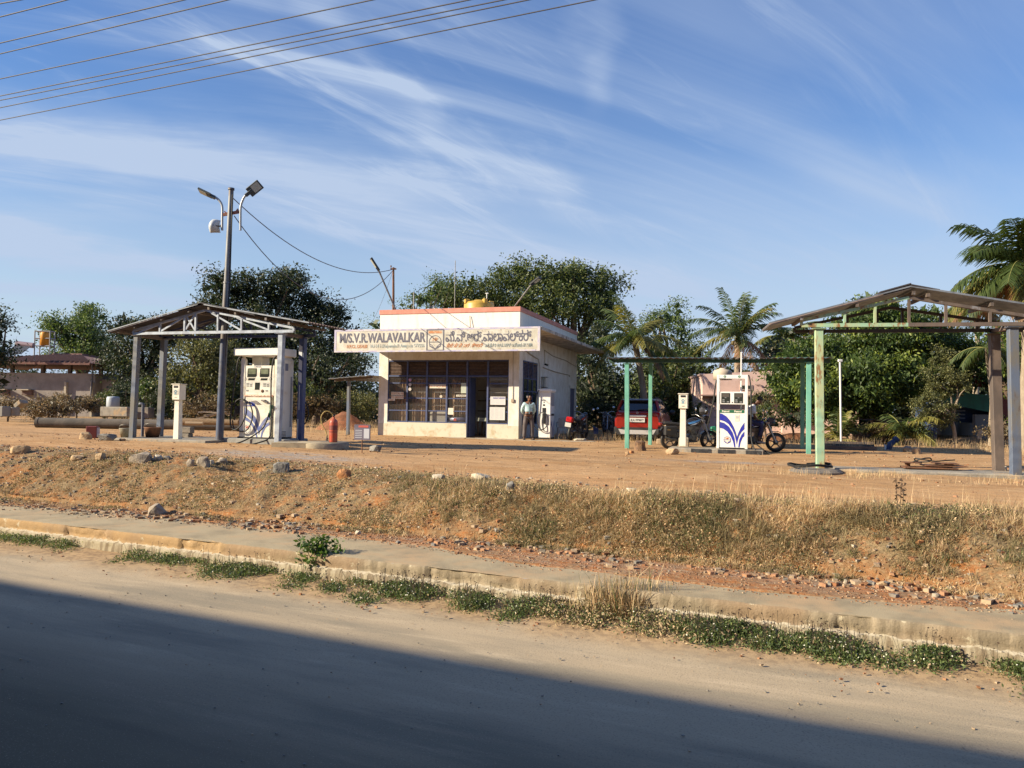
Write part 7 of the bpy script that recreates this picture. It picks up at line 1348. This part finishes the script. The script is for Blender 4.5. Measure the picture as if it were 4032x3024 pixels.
# ================================================================== MOTORCYCLES (local x forward, z up, wheels on the ground)
def motorcycle(label, loc, rz, tank=(.02, .02, .025), accent=(.10, .35, .75), box=False, scale=1., lean=R(5), black_wheel=True, group='motorcycles parked at the filling station', steer=R(-18), tail=True, visor=False, helmet=False):
    e = thing('motorcycle', label, 'motorcycle', loc, rz, group); e.rotation_euler.x = lean; e.scale = (scale,)*3
    TK = M('tank_%02x%02x%02x' % tuple(int(c*255) for c in tank), tank, rough=.25, coat=.5); AC = M('accent_%02x%02x%02x' % tuple(int(c*255) for c in accent), accent, rough=.35)
    def wheel(par, cx_, r_=.30, w_=.045):
        p = MB(); n = 28; prof_ = [(r_-.085, -w_*.7), (r_-.02, -w_*1.1), (r_, -w_*.4), (r_, w_*.4), (r_-.02, w_*1.1), (r_-.085, w_*.7), (r_-.085, -w_*.7)]; p.lathe(prof_, (cx_, 0, .30), n, 0, 'y'); w = p.build('wheel', BLACKR, par)
        p = MB(); p.lathe([(r_-.105, -.03), (r_-.08, -.038), (r_-.08, .038), (r_-.105, .03)], (cx_, 0, .30), n, 0, 'y'); p.lathe([(0, -.06), (.075, -.06), (.075, .06), (0, .06)], (cx_, 0, .30), 14, 0, 'y')
        for k in range(5): a = 2*math.pi*k/5+.3; p.bar((cx_+.04*math.cos(a), 0, .30+.04*math.sin(a)), (cx_+(r_-.06)*math.cos(a), 0, .30+(r_-.09)*math.sin(a)), .035, .028, 0, (0, 1, 0))
        p.build('rim', M('rim_grey', (.12, .12, .13), rough=.4, metal=.5), w)
        return w
    wheel(e, -.63)
    # steering assembly: front wheel, fork, mudguard, headlight, handlebar turned a little
    fw = wheel(e, .66, .30)
    p = MB()
    for s in (-1, 1): p.tube([(.66, s*.085, .30), (.50, s*.085, .66), (.40, s*.085, .92)], [.030, .034, .024], 8)
    p.bx(.36, .46, -.12, .12, .88, .92); p.build('fork', M('fork_grey', (.32, .32, .34), rough=.35, metal=.6), e)
    p = MB(); n = 12
    for s in range(n):
        a0, a1 = R(35+115*s/n), R(35+115*(s+1)/n); r1 = .335; p.add([(.66+r1*math.cos(a0), -.055, .30+r1*math.sin(a0)), (.66+r1*math.cos(a0), .055, .30+r1*math.sin(a0)), (.66+r1*math.cos(a1), .055, .30+r1*math.sin(a1)), (.66+r1*math.cos(a1), -.055, .30+r1*math.sin(a1))], [(0, 1, 2, 3)])
    o = p.build('front_mudguard', TK, e); md = o.modifiers.new('s', 'SOLIDIFY'); md.thickness = .012
    p = MB(); p.lathe([(0, .10), (.09, .09), (.095, .02), (.05, -.06), (0, -.07)], (.52, 0, .88), 14, 0, 'x'); hl = p.build('headlight', BLACKP, e); p = MB(); p.lathe([(0, .112), (.075, .10)], (.52, 0, .88), 14, 0, 'x'); p.build('lens', M('lens_clear', (.5, .52, .55), rough=.1), hl)
    p = MB(); p.prism([(.44, -.10, .80), (.64, -.07, .84), (.62, -.06, 1.02), (.46, -.09, 1.08), (.38, -.1, .98)], (0, .18, 0)); p.build('cowl', TK, e, bevel=.03)
    p = MB(); p.tube(crom([(.22, .36, 1.04), (.30, .24, 1.06), (.38, .06, .99), (.38, -.06, .99), (.30, -.24, 1.06), (.22, -.36, 1.04)], 4), .012, 6); hb = p.build('handlebar', CHROME, e)
    for s in (-1, 1):
        p = MB(); p.tube([(.20, s*.36, 1.04), (.27, s*.27, 1.05)], .018, 7); p.build('grip', BLACKR, hb)
        p = MB(); p.tube([(.29, s*.26, 1.06), (.33, s*.34, 1.20)], .006, 5); mm = p.build('mirror', BLACKP, hb); p = MB(); p.lathe([(0, -.008), (.055, -.006), (.055, .006), (0, .008)], (.33, s*.36, 1.23), 12, 0, 'x'); p.build('mirror_glass', M('mirror', (.7, .75, .8), rough=.08, metal=.9), mm)
    # tank, seat, tail, frame
    p = MB(); secs = []
    for (x, w, zb2, zt) in ((.34, .07, .78, .88), (.28, .13, .72, .97), (.12, .15, .70, 1.0), (-.04, .14, .70, .95), (-.15, .10, .70, .84)): secs.append([(x, w*math.cos(t), (zb2+zt)/2+(zt-zb2)/2*math.sin(t)) for t in np.linspace(0, 2*math.pi, 15)[:-1]])
    loft(p, secs); tk2 = p.build('fuel_tank', TK, e)
    for s in (-1, 1):
        p = MB(); p.prism([(-.10, s*.150, .80), (.10, s*.158, .84), (.28, s*.13, .92), (.26, s*.13, .95), (.05, s*.157, .90), (-.12, s*.140, .84)], (0, s*.006, 0)); p.build('stripe', AC, tk2); p = MB(); p.prism([(-.06, s*.150, .76), (.12, s*.158, .79), (.24, s*.14, .86), (.10, s*.157, .83)], (0, s*.006, 0)); p.build('stripe', M('stripe_pale', (.6, .65, .7), rough=.4), tk2)
    p = MB(); secs = []
    for (x, w, zb2, zt) in ((-.10, .09, .72, .81), (-.25, .13, .71, .82), (-.50, .13, .73, .84), (-.75, .11, .76, .87), (-.84, .07, .79, .86)): secs.append([(x, w*math.cos(t), (zb2+zt)/2+(zt-zb2)/2*math.sin(t)) for t in np.linspace(0, 2*math.pi, 13)[:-1]])
    loft(p, secs); p.build('seat', M('seat_black', (.022, .02, .02), rough=.7), e)
    p = MB(); p.prism([(-.15, -.12, .52), (-.45, -.12, .54), (-.90, -.07, .76), (-.95, -.06, .84), (-.80, -.1, .80), (-.15, -.12, .73)], (0, .22, 0)); p.build('side_panel', TK, e, bevel=.02)
    p = MB(); p.bx(-1.0, -.92, -.07, .07, .74, .82); p.build('tail_light', M('tail_red', (.30, .01, .01), rough=.15), e, bevel=.01)
    p = MB(); p.prism([(-.84, -.06, .66), (-1.02, -.06, .46), (-1.04, -.06, .47), (-.88, -.06, .72)], (0, .12, 0)); p.bx(-1.05, -1.03, -.10, .10, .50, .62); p.build('rear_mudguard', BLACKP, e)
    p = MB()
    for (A_, B_) in (((.36, 0, .90), (.22, 0, .35)), ((.22, 0, .35), (-.20, 0, .28)), ((-.20, 0, .28), (-.25, 0, .70)), ((.36, 0, .82), (-.25, 0, .70)), ((-.25, 0, .70), (-.85, 0, .76)), ((-.2, -.1, .32), (-.63, -.1, .30)), ((-.2, .1, .32), (-.63, .1, .30)), ((-.63, -.12, .32), (-.45, -.12, .70)), ((-.63, .12, .32), (-.45, .12, .70)), ((0, .1, .3), (-.02, .22, .02))): p.tube([A_, B_], .018, 6)
    p.build('frame_tubes', M('frame_black', (.04, .04, .04), rough=.5), e)
    p = MB(); p.bx(-.20, .20, -.12, .12, .24, .46); p.bx(-.34, -.18, -.11, .11, .34, .66); p.prism([(.30, -.09, .62), (.36, -.09, .80), (-.2, -.09, .72), (-.2, -.09, .60)], (0, .18, 0)); p.box((-.42, 0, .42), (.44, .16, .10)); p.box((.10, 0, .54), (.14, .15, .22), 0, Matrix.Rotation(R(-12), 3, 'Y')); p.lathe([(0, -.14), (.09, -.13), (.10, .13), (0, .14)], (-.04, 0, .36), 14, 0, 'y')
    for k in range(6): p.box((.09+.008*k, 0, .46+.032*k), (.19, .19, .010), 0, Matrix.Rotation(R(-12), 3, 'Y'))
    p.build('engine', M('engine_grey', (.06, .06, .065), (.16, .16, .16), 10, .4, metal=.5), e)
    p = MB(); p.tube(crom([(.15, -.08, .50), (.26, -.10, .40), (.20, -.13, .27), (-.10, -.15, .25), (-.30, -.16, .28)], 4), .018, 7); p.tube([(-.28, -.16, .28), (-.35, -.16, .29), (-.80, -.17, .38), (-.84, -.17, .39)], [.022, .045, .050, .03], 10); p.build('exhaust', M('exhaust', (.10, .10, .10), rough=.3, metal=.7), e)
    for s in (-1, 1):
        p = MB(); p.tube([(.05, s*.1, .30), (.05, s*.24, .30)], .014, 6); p.build('foot_peg', BLACKR, e)
        p = MB(); p.lathe([(0, -.02), (.03, 0), (0, .05)], (-.86, s*.15, .74), 8, 0, 'x'); p.build('indicator', M('indicator', (.6, .45, .3), rough=.3), e)
    if box: p = MB(); p.bx(-.90, -.52, -.30, -.13, .46, .74); p.build('pannier', M('pannier', (.025, .025, .027), rough=.6), e, bevel=.02); p = MB(); p.bx(-.84, -.74, -.304, -.30, .62, .65); p.build('badge', M('badge_gold', (.35, .22, .08), rough=.5), e)
    return e
def mloc(px, py, D): a = atD(px, py, D); return Vector((a.x, a.y, Zg(a.x, a.y)+.005))
m1 = motorcycle('black and blue motorcycle with a side box parked behind the cream meter box', mloc(2712, 1760, 23.6), R(10), box=True, scale=.99)
h_ = thing('helmet', 'black helmet hanging on the handlebar of the motorcycle with the side box', 'helmet', m1.location+Vector((.42, -.12, 1.22))); p = MB(); p.lathe([(.05, -.15), (.12, -.13), (.135, -.02), (.12, .08), (.07, .13), (0, .145)], (0, 0, 0), 16); p.build('shell', M('helmet_black', (.02, .02, .022), rough=.2), h_); p = MB(); p.lathe([(.137, -.06), (.140, .0), (.132, .05)], (0, 0, 0), 16); p.build('visor', M('visor', (.06, .06, .07), rough=.1), h_)
m2 = motorcycle('dark motorcycle with the seated rider, front wheel towards the right', mloc(2965, 1775, 23.0), R(-10), tank=(.02, .02, .05), accent=(.08, .09, .35), scale=.97)
m3 = motorcycle('black motorcycle with a big red tail light beside the plastic chair', mloc(2272, 1728, 29.9), R(62), tank=(.02, .02, .022), accent=(.25, .04, .03), scale=1.0, lean=R(8))
p = MB(); p.bx(-1.06, -.90, -.13, .13, .70, .90); p.build('tail_lamp', M('tail_red_big', (.42, .015, .02), rough=.2), m3, bevel=.03); p = MB(); p.bx(-1.085, -1.07, -.12, .12, .52, .68); p.build('number_plate', M('plate_dirty', (.42, .42, .40), rough=.6), m3)
m4 = motorcycle('dark motorcycle parked in deep shade left of the red car', mloc(2400, 1705, 34.0), R(-112), tank=(.03, .035, .05), accent=(.15, .25, .35), scale=1.0)

# ================================================================== PEOPLE
def skinmesh(name, nodes, edges, mat, parent, sub=2, root=0):
    me = bpy.data.meshes.new(name); me.from_pydata([n_[0] for n_ in nodes], edges, []); o = bpy.data.objects.new(name, me); COL.objects.link(o); o.parent = parent
    sm = o.modifiers.new('skin', 'SKIN'); sm.use_smooth_shade = True
    if not me.skin_vertices: me.attributes.new  # layer is created with the modifier's first use below
    lay = me.skin_vertices[0] if len(me.skin_vertices) else None
    if lay is None:
        b = bmesh.new(); b.from_mesh(me); b.verts.layers.skin.verify(); b.to_mesh(me); b.free(); lay = me.skin_vertices[0]
    for i, n_ in enumerate(nodes):
        r_ = n_[1]; lay.data[i].radius = r_ if isinstance(r_, tuple) else (r_, r_)
    lay.data[root].use_root = True
    sb = o.modifiers.new('sub', 'SUBSURF'); sb.levels = sub; sb.render_levels = sub; me.materials.append(mat); return o
def chain(nodes, edges, start, pts):
    prev = start
    for pt, r_ in pts: nodes.append((tuple(pt), r_)); edges.append((prev, len(nodes)-1)); prev = len(nodes)-1
    return prev
def hand(nodes, edges, wrist, w, d, side, curl=.5):
    """palm and five fingers; w wrist point, d direction of the fingers, side = towards the thumb"""
    w, d, side = Vector(w), Vector(d).normalized(), Vector(side).normalized(); nrm = d.cross(side).normalized()
    pm = chain(nodes, edges, wrist, [(w+d*.045, (.034, .018))])
    for k, (off_, ln_) in enumerate(((.030, .070), (.010, .080), (-.010, .075), (-.028, .058))):
        b0 = w+d*.085+side*off_; f1 = b0+(d+nrm*curl*.5).normalized()*ln_*.5; f2 = f1+(d*.6+nrm*curl).normalized()*ln_*.5; chain(nodes, edges, pm, [(b0, .0105), (f1, .0095), (f2, .0075)])
    chain(nodes, edges, pm, [(w+d*.03+side*.042, .012), (w+d*.065+side*.062, .010), (w+d*.09+side*.060, .008)])
SK = M('skin_brown', (.22, .10, .055), (.18, .08, .045), 12, .5); SKD = M('skin_dark', (.10, .045, .028), rough=.5)
def head_nodes(nodes, edges, neck_i, npos, fd, upv):
    """neck point -> skull, jaw, nose; fd is where the face looks"""
    fd, upv = Vector(fd).normalized(), Vector(upv).normalized(); c = Vector(npos)+upv*.13
    sk = chain(nodes, edges, neck_i, [(Vector(npos)+upv*.055, .052), (c+fd*.012, (.078, .088)), (c+upv*.075-fd*.005, (.070, .080))]); chain(nodes, edges, sk-1, [(c-upv*.05+fd*.045, .048), (c-upv*.085+fd*.062, .030)]); chain(nodes, edges, sk-1, [(c+fd*.085-upv*.005, .020), (c+fd*.108-upv*.018, .011)]); return c
def face_parts(e, c, fd, upv, hairmat, bald=False, glasses=False):
    fd, upv = Vector(fd).normalized(), Vector(upv).normalized(); s_ = fd.cross(upv).normalized()
    for s in (-1, 1):
        p = MB(); q_ = c+fd*.083+s_*s*.030+upv*.012; p.lathe([(0, -.010), (.009, -.005), (.010, 0), (.009, .005), (0, .010)], tuple(q_), 8); p.build('eye', M('eye_dark', (.05, .04, .035), rough=.2), e)
        p = MB(); q_ = c+s_*s*.084-fd*.008; p.tube([q_+upv*.028, q_+s_*s*.012, q_-upv*.028], [.008, .014, .007], 6); p.build('ear', hairmat if False else (SK), e)
    p = MB(); m_ = c+fd*.090-upv*.048; p.tube([m_-s_*.022, m_+fd*.004, m_+s_*.022], [.004, .006, .004], 5); p.build('mouth', M('lips', (.14, .05, .035), rough=.5), e)
    n = 14; vs = []; rings = 6; mb = MB()
    for i in range(rings+1):
        ph = (i/rings)*R(100 if not bald else 62)
        for j in range(n):
            th_ = 2*math.pi*j/n; dv = (fd*math.cos(th_)+s_*math.sin(th_)); z_ = math.cos(ph); r2 = math.sin(ph)
            q_ = c+upv*(.045+.098*z_)-fd*.012+dv*(.094*r2)*(1 if math.cos(th_) < .5 or ph < R(60) else .93)
            if bald: q_ = c-upv*(.02-.075*(1-i/rings))-fd*.022+dv*(.089+.004*math.sin(j*3))
            elif math.cos(th_) > .45 and ph > R(62): q_ = c+upv*(.045+.098*math.cos(R(62)))-fd*.012+dv*.094*math.sin(R(62))
            vs.append(q_)
    fs = [(i*n+j, i*n+(j+1) % n, (i+1)*n+(j+1) % n, (i+1)*n+j) for i in range(rings) for j in range(n) if not (bald and math.cos(2*math.pi*(j+.5)/n) > .1)]
    mb.add(vs, fs, 0, True); o = mb.build('hair', hairmat, e); md = o.modifiers.new('s', 'SOLIDIFY'); md.thickness = .012
    if glasses:
        p = MB()
        for s in (-1, 1): q_ = c+fd*.098+s_*s*.032+upv*.010; p.tube([q_+(s_*math.cos(t)*.024+upv*math.sin(t)*.019) for t in np.linspace(0, 2*math.pi, 13)], .0028, 4, 0, False); p.tube([q_+s_*s*.024, c+s_*s*.086+upv*.012], .0028, 4)
        p.tube([c+fd*.099-s_*.01+upv*.012, c+fd*.099+s_*.01+upv*.012], .003, 4); p.build('glasses', BLACKP, e)
# standing man, hands behind his back, looking down to the right
a = atD(2080, 1737, 28.9); a.z = OC.z+.02; man = thing('person', 'elderly man in pale blue shirt and grey trousers, hands behind his back', 'person', a, R(8))
nd = [((0, 0, .93), (.13, .10))]; ed = []
ch = chain(nd, ed, 0, [((0, .0, 1.08), (.125, .095)), ((0, .01, 1.25), (.145, .10)), ((0, .01, 1.37), (.13, .085)), ((.005, -.005, 1.45), .052)])
fdm, upm = Vector((.55, -.75, -.30)), Vector((.06, -.06, 1)); hc = head_nodes(nd, ed, ch, (.008, -.01, 1.455), fdm, upm)
arms = []
for s in (-1, 1):
    sh = chain(nd, ed, ch-1, [((s*.17, .01, 1.36), .055)]); el_ = chain(nd, ed, sh, [((s*.23, .05, 1.20), .045), ((s*.245, .10, 1.09), .038), ((s*.17, .17, .99), .030), ((s*.07, .19, .93), .024)]); hand(nd, ed, el_, (s*.07, .19, .93), (-s*.9, .05, -.35), (0, .2, 1), .4)
    hp = chain(nd, ed, 0, [((s*.10, 0, .88), .085), ((s*.12, -.005, .68), .072), ((s*.13, -.01, .48), .055), ((s*.145, .01, .28), .045), ((s*.155, .03, .09), .035)]); chain(nd, ed, hp, [((s*.165, -.03, .04), .035), ((s*.175, -.12, .03), .028)])
skinmesh('body', nd, ed, SK, man)
SH = M('shirt_blue', (.50, .68, .70), (.40, .57, .60), 7, .8); TR = M('trouser_grey', (.13, .11, .11), (.09, .075, .075), 7, .85)
nd = [((0, 0, 1.03), (.168, .128))]; ed = []; c2 = chain(nd, ed, 0, [((0, 0, 1.10), (.165, .125)), ((0, .01, 1.25), (.172, .125)), ((0, .01, 1.36), (.14, .10)), ((.0, .005, 1.425), (.075, .068))])
for s in (-1, 1): chain(nd, ed, c2-1, [((s*.165, .01, 1.35), .075), ((s*.23, .05, 1.20), .066), ((s*.245, .10, 1.09), .060), ((s*.17, .17, .99), .048), ((s*.10, .185, .945), .040)])
skinmesh('shirt', nd, ed, SH, man)
p = MB(); p.bx(-.014, .014, -.135, -.125, .98, 1.40); p.build('placket', M('shirt_blue_dark', (.32, .48, .52), rough=.8), man); p = MB(); p.bx(.05, .13, -.138, -.128, 1.20, 1.30); p.build('pocket', M('shirt_blue_dark', (.32, .48, .52), rough=.8), man)
nd = [((0, 0, .955), (.160, .118))]; ed = []
for s in (-1, 1): chain(nd, ed, 0, [((s*.09, 0, .84), (.105, .11)), ((s*.125, -.005, .62), (.088, .095)), ((s*.14, 0, .40), (.078, .08)), ((s*.15, .015, .20), (.075, .075)), ((s*.16, .02, .075), (.076, .082))])
skinmesh('trousers', nd, ed, TR, man)
p = MB(); p.lathe([(.160, .955), (.163, .955), (.163, .995), (.160, .995)], (0, 0, 0), 20); bo = p.build('belt', M('belt', (.02, .015, .012), rough=.5), man); bo.scale = (1, .78, 1)
for s in (-1, 1): p = MB(); p.tube([(s*.16, .07, .035), (s*.165, -.02, .035), (s*.178, -.13, .028), (s*.18, -.17, .025)], [.040, .048, .045, .025], 10); o = p.build('shoe', M('shoe_brown', (.05, .035, .03), rough=.5), man)
face_parts(man, hc, fdm, upm, M('hair_grey', (.25, .23, .22), rough=.8), True, True)

# seated rider bending over the tank, looking down
a = m2.location.copy(); rid = thing('person', 'dark haired rider in white shirt bending forward on the motorcycle by the petrol pump', 'person', a, R(-10))
Hx, Hz = -.17, .93
nd = [((Hx, 0, Hz), (.11, .13))]; ed = []
ch = chain(nd, ed, 0, [((Hx+.03, 0, Hz+.15), (.10, .125)), ((Hx+.09, 0, Hz+.32), (.10, .14)), ((Hx+.16, 0, Hz+.44), (.09, .12)), ((Hx+.23, 0, Hz+.50), .050)])
fdr, upr = Vector((.75, -.12, -.72)), Vector((.72, -.05, .72)); hc = head_nodes(nd, ed, ch, (Hx+.235, -.01, Hz+.50), fdr, upr)
for s in (-1, 1):
    sh = chain(nd, ed, ch-1, [((Hx+.15, s*.17, Hz+.40), .052)]); el_ = chain(nd, ed, sh, [((Hx+.17, s*.21, Hz+.26), .042), ((Hx+.17, s*.22, Hz+.14), .036), ((Hx+.25, s*.17, Hz+.04), .028), ((Hx+.31, s*.13, Hz+.01), .023)]); hand(nd, ed, el_, (Hx+.31, s*.13, Hz+.01), (.9, -s*.25, -.15), (0, -s, .2), .5)
    kn = chain(nd, ed, 0, [((Hx+.05, s*.11, Hz-.04), .080), ((Hx+.22, s*.19, Hz-.09), .070), ((Hx+.38, s*.22, Hz-.13), .056), ((Hx+.36, s*.23, Hz-.32), .048), ((Hx+.30, s*.24, Hz-.54), .034)]) if s < 0 else chain(nd, ed, 0, [((Hx+.05, s*.11, Hz-.04), .080), ((Hx+.22, s*.19, Hz-.09), .070), ((Hx+.38, s*.22, Hz-.13), .056), ((Hx+.36, s*.23, Hz-.32), .048), ((Hx+.30, s*.24, Hz-.52), .034)])
    chain(nd, ed, kn, [((Hx+.32, s*.245, Hz-.60), .036), ((Hx+.42, s*.25, Hz-.63), .026)])
skinmesh('body', nd, ed, SKD, rid)
nd = [((Hx, 0, Hz+.02), (.135, .165))]; ed = []; c2 = chain(nd, ed, 0, [((Hx+.03, 0, Hz+.15), (.13, .16)), ((Hx+.09, 0, Hz+.32), (.125, .165)), ((Hx+.15, 0, Hz+.42), (.10, .13)), ((Hx+.205, 0, Hz+.475), (.068, .07))])
for s in (-1, 1): chain(nd, ed, c2-1, [((Hx+.145, s*.165, Hz+.39), .070), ((Hx+.17, s*.21, Hz+.27), .064), ((Hx+.17, s*.22, Hz+.18), .056)])
skinmesh('shirt', nd, ed, M('shirt_white', (.66, .68, .70), (.40, .42, .46), 22, .8), rid)
nd = [((Hx, 0, Hz-.02), (.12, .15))]; ed = []
for s in (-1, 1): chain(nd, ed, 0, [((Hx+.06, s*.11, Hz-.04), .098), ((Hx+.22, s*.19, Hz-.09), .085), ((Hx+.385, s*.22, Hz-.13), .070), ((Hx+.36, s*.23, Hz-.32), .062), ((Hx+.31, s*.24, Hz-.49), .054)])
skinmesh('trousers', nd, ed, M('trouser_navy', (.03, .03, .075), rough=.85), rid)
for s in (-1, 1): p = MB(); p.tube([(Hx+.26, s*.245, Hz-.635), (Hx+.34, s*.25, Hz-.645), (Hx+.44, s*.25, Hz-.66), (Hx+.49, s*.25, Hz-.665)], [.030, .036, .036, .02], 8); p.build('sandal', M('sandal', (.35, .30, .26), rough=.6), rid)
face_parts(rid, hc, fdr, upr, M('hair_black', (.012, .010, .010), rough=.7))

# ================================================================== ROCKS
def rock(label, px, py, w, h, mat, seed, sink=.2, flat_=1., D=None):
    a = G(px, py) if D is None else atD(px, py, D); k = a.y/3024; rw, rh = w*k/2, h*k; rg = np.random.default_rng(seed); n = 26; d = rand_dirs(rg, n); P = d*rg.uniform(.78, 1.08, (n, 1)); P = np.sign(P)*np.abs(P)**.75
    b = bmesh.new()
    for q_ in P: b.verts.new((q_[0]*rw, q_[1]*rw*.8*flat_, q_[2]*rh*.62))
    r_ = bmesh.ops.convex_hull(b, input=b.verts); 
    for v_ in [v_ for v_ in b.verts if not v_.link_faces]: b.verts.remove(v_)
    bmesh.ops.subdivide_edges(b, edges=b.edges, cuts=2, use_grid_fill=True)
    for v_ in b.verts:
        t_ = v_.co; f_ = (float(vn(t_.x*9/rw*.2+seed, t_.z*9/rw*.2+t_.y*8, 301))-.5)*.16+(float(vn(t_.x*30+seed, t_.z*30+t_.y*21, 303))-.5)*.06; v_.co = t_*(1+f_)
    bmesh.ops.recalc_face_normals(b, faces=b.faces); me = bpy.data.meshes.new('rock'); b.to_mesh(me); b.free(); me.materials.append(mat); o = bpy.data.objects.new('rock', me); COL.objects.link(o); o.location = a+Vector((0, rw*.4, rh*(.5-sink))); o.rotation_euler.z = rg.uniform(0, 6.28)*0+rg.uniform(-.3, .3); return tag(o, label, 'rock')
STM2 = [M('rock_tan', (.46, .33, .19), (.34, .22, .12), 9, .95, bump=.6), M('rock_greytan', (.36, .30, .23), (.24, .20, .16), 9, .95, bump=.6, col3=(.12, .10, .09), scale3=7, lo3=.6, hi3=.7), M('rock_grey', (.24, .23, .21), (.15, .14, .13), 9, .95, bump=.6), M('rock_orange', (.46, .22, .09), (.32, .14, .06), 9, .95, bump=.6), M('rock_pale', (.55, .49, .38), (.38, .32, .24), 9, .95, bump=.6), M('rock_darkred', (.17, .07, .04), (.10, .05, .03), 9, .95, bump=.6)]
for i, (lb, px, py, w, h, m_) in enumerate((('squared tan block alone at the left end of the bank crest', 70, 1787, 74, 40, 0), ('low jagged tan rock left of the pair on the bank crest', 300, 1812, 56, 24, 0), ('smooth pinkish tan boulder second along the bank crest', 392, 1814, 44, 34, 0), ('largest pale tan boulder on the left bank crest', 545, 1822, 96, 48, 1), ('whitish rock touching the largest boulder on its right', 615, 1812, 44, 25, 4), ('dark reddish rock right of the whitish one on the crest', 655, 1810, 34, 18, 2), ('leaning flat grey tan rock beside the eroded hollow', 748, 1840, 34, 36, 1), ('tall grey topped rock in the cluster of four on the crest', 800, 1838, 56, 48, 1), ('small white stone wedged in the middle of the crest cluster', 828, 1828, 26, 20, 4), ('rounded dark grey rock at the right end of the crest cluster', 868, 1828, 50, 30, 1), ('blocky grey rock below the pale gravel patch', 1105, 1862, 70, 50, 2), ('orange hollowed rock on the bare red part of the bank', 1352, 1885, 62, 42, 3), ('grey and black boulder at the foot of the bank on the left', 612, 2030, 72, 58, 1), ('brown block behind the little yard sign', 1475, 1778, 58, 30, 2), ('weathered pale slab end in the middle of the bank crest', 1722, 1893, 58, 30, 4), ('long whitish slab right of the middle on the bank crest', 1888, 1897, 86, 34, 4), ('dark pointed rock standing in the grass right of the long slab', 2010, 1934, 36, 44, 2), ('grey rock end hidden in the tall grass at mid bank', 2490, 1945, 48, 28, 4), ('dim grey pink rock in the grass right of the middle', 2912, 1985, 52, 26, 1), ('small pale stone at the foot of the dead stalk', 3565, 2062, 28, 16, 4), ('white stone above the orange patch on the right bank', 3630, 2110, 22, 26, 4), ('orange stone in the bare patch on the right bank', 3628, 2145, 36, 22, 3), ('white boulder between the brown and blue canopy posts', 3956, 1860, 30, 28, 4), ('rounded tan rock left of the dark red metal box', 330, 1730, 52, 34, 0), ('pointed grey slab rock right of the dark red metal box', 410, 1735, 74, 34, 2), ('small tan rock beside the pale grey bucket', 478, 1737, 26, 14, 0), ('pink tan rock lying at the foot of the right bank', 3478, 2312, 44, 24, 0), ('grey tan rock at the foot of the right bank end', 3690, 2355, 38, 22, 1), ('white chip of stone at the foot of the right bank', 3330, 2300, 24, 22, 4), ('tan stone at the base of the bank in the middle', 1460, 2098, 30, 18, 0), ('orange stone near the base of the bank left of the shrub', 1330, 2095, 20, 18, 3), ('pale stone at the middle foot of the bank', 1408, 2106, 24, 20, 4), ('orange stone right of the shrub at the bank foot', 1695, 2138, 32, 22, 3), ('ochre stone farther right at the bank foot', 1800, 2140, 24, 20, 0), ('squat tan stone block right of the blue pump', 3612, 1788, 38, 30, 0), ('dark stone left of the squat tan block', 3578, 1780, 34, 28, 2), ('dark rock right against the squat tan block', 3616, 1786, 20, 26, 2), ('orange rock at the foot of the first teal post', 2488, 1785, 22, 14, 3), ('tan rock left of the first teal post foot', 2470, 1790, 18, 12, 0), ('clod of rubble at the left end of the tiled island', 2650, 1790, 60, 28, 0), ('tan stone low beside the office corner box', 1412, 1718, 30, 14, 0), ('white rubble edge below the plastic chair and motorcycle', 2285, 1735, 60, 10, 4), ('red rock in the mid left bank face', 1340, 1995, 22, 12, 3), ('orange standing stone in the right half of the bank face', 1716, 2035, 12, 20, 3))): rock(lb, px, py, w, h, STM2[m_], 400+i)
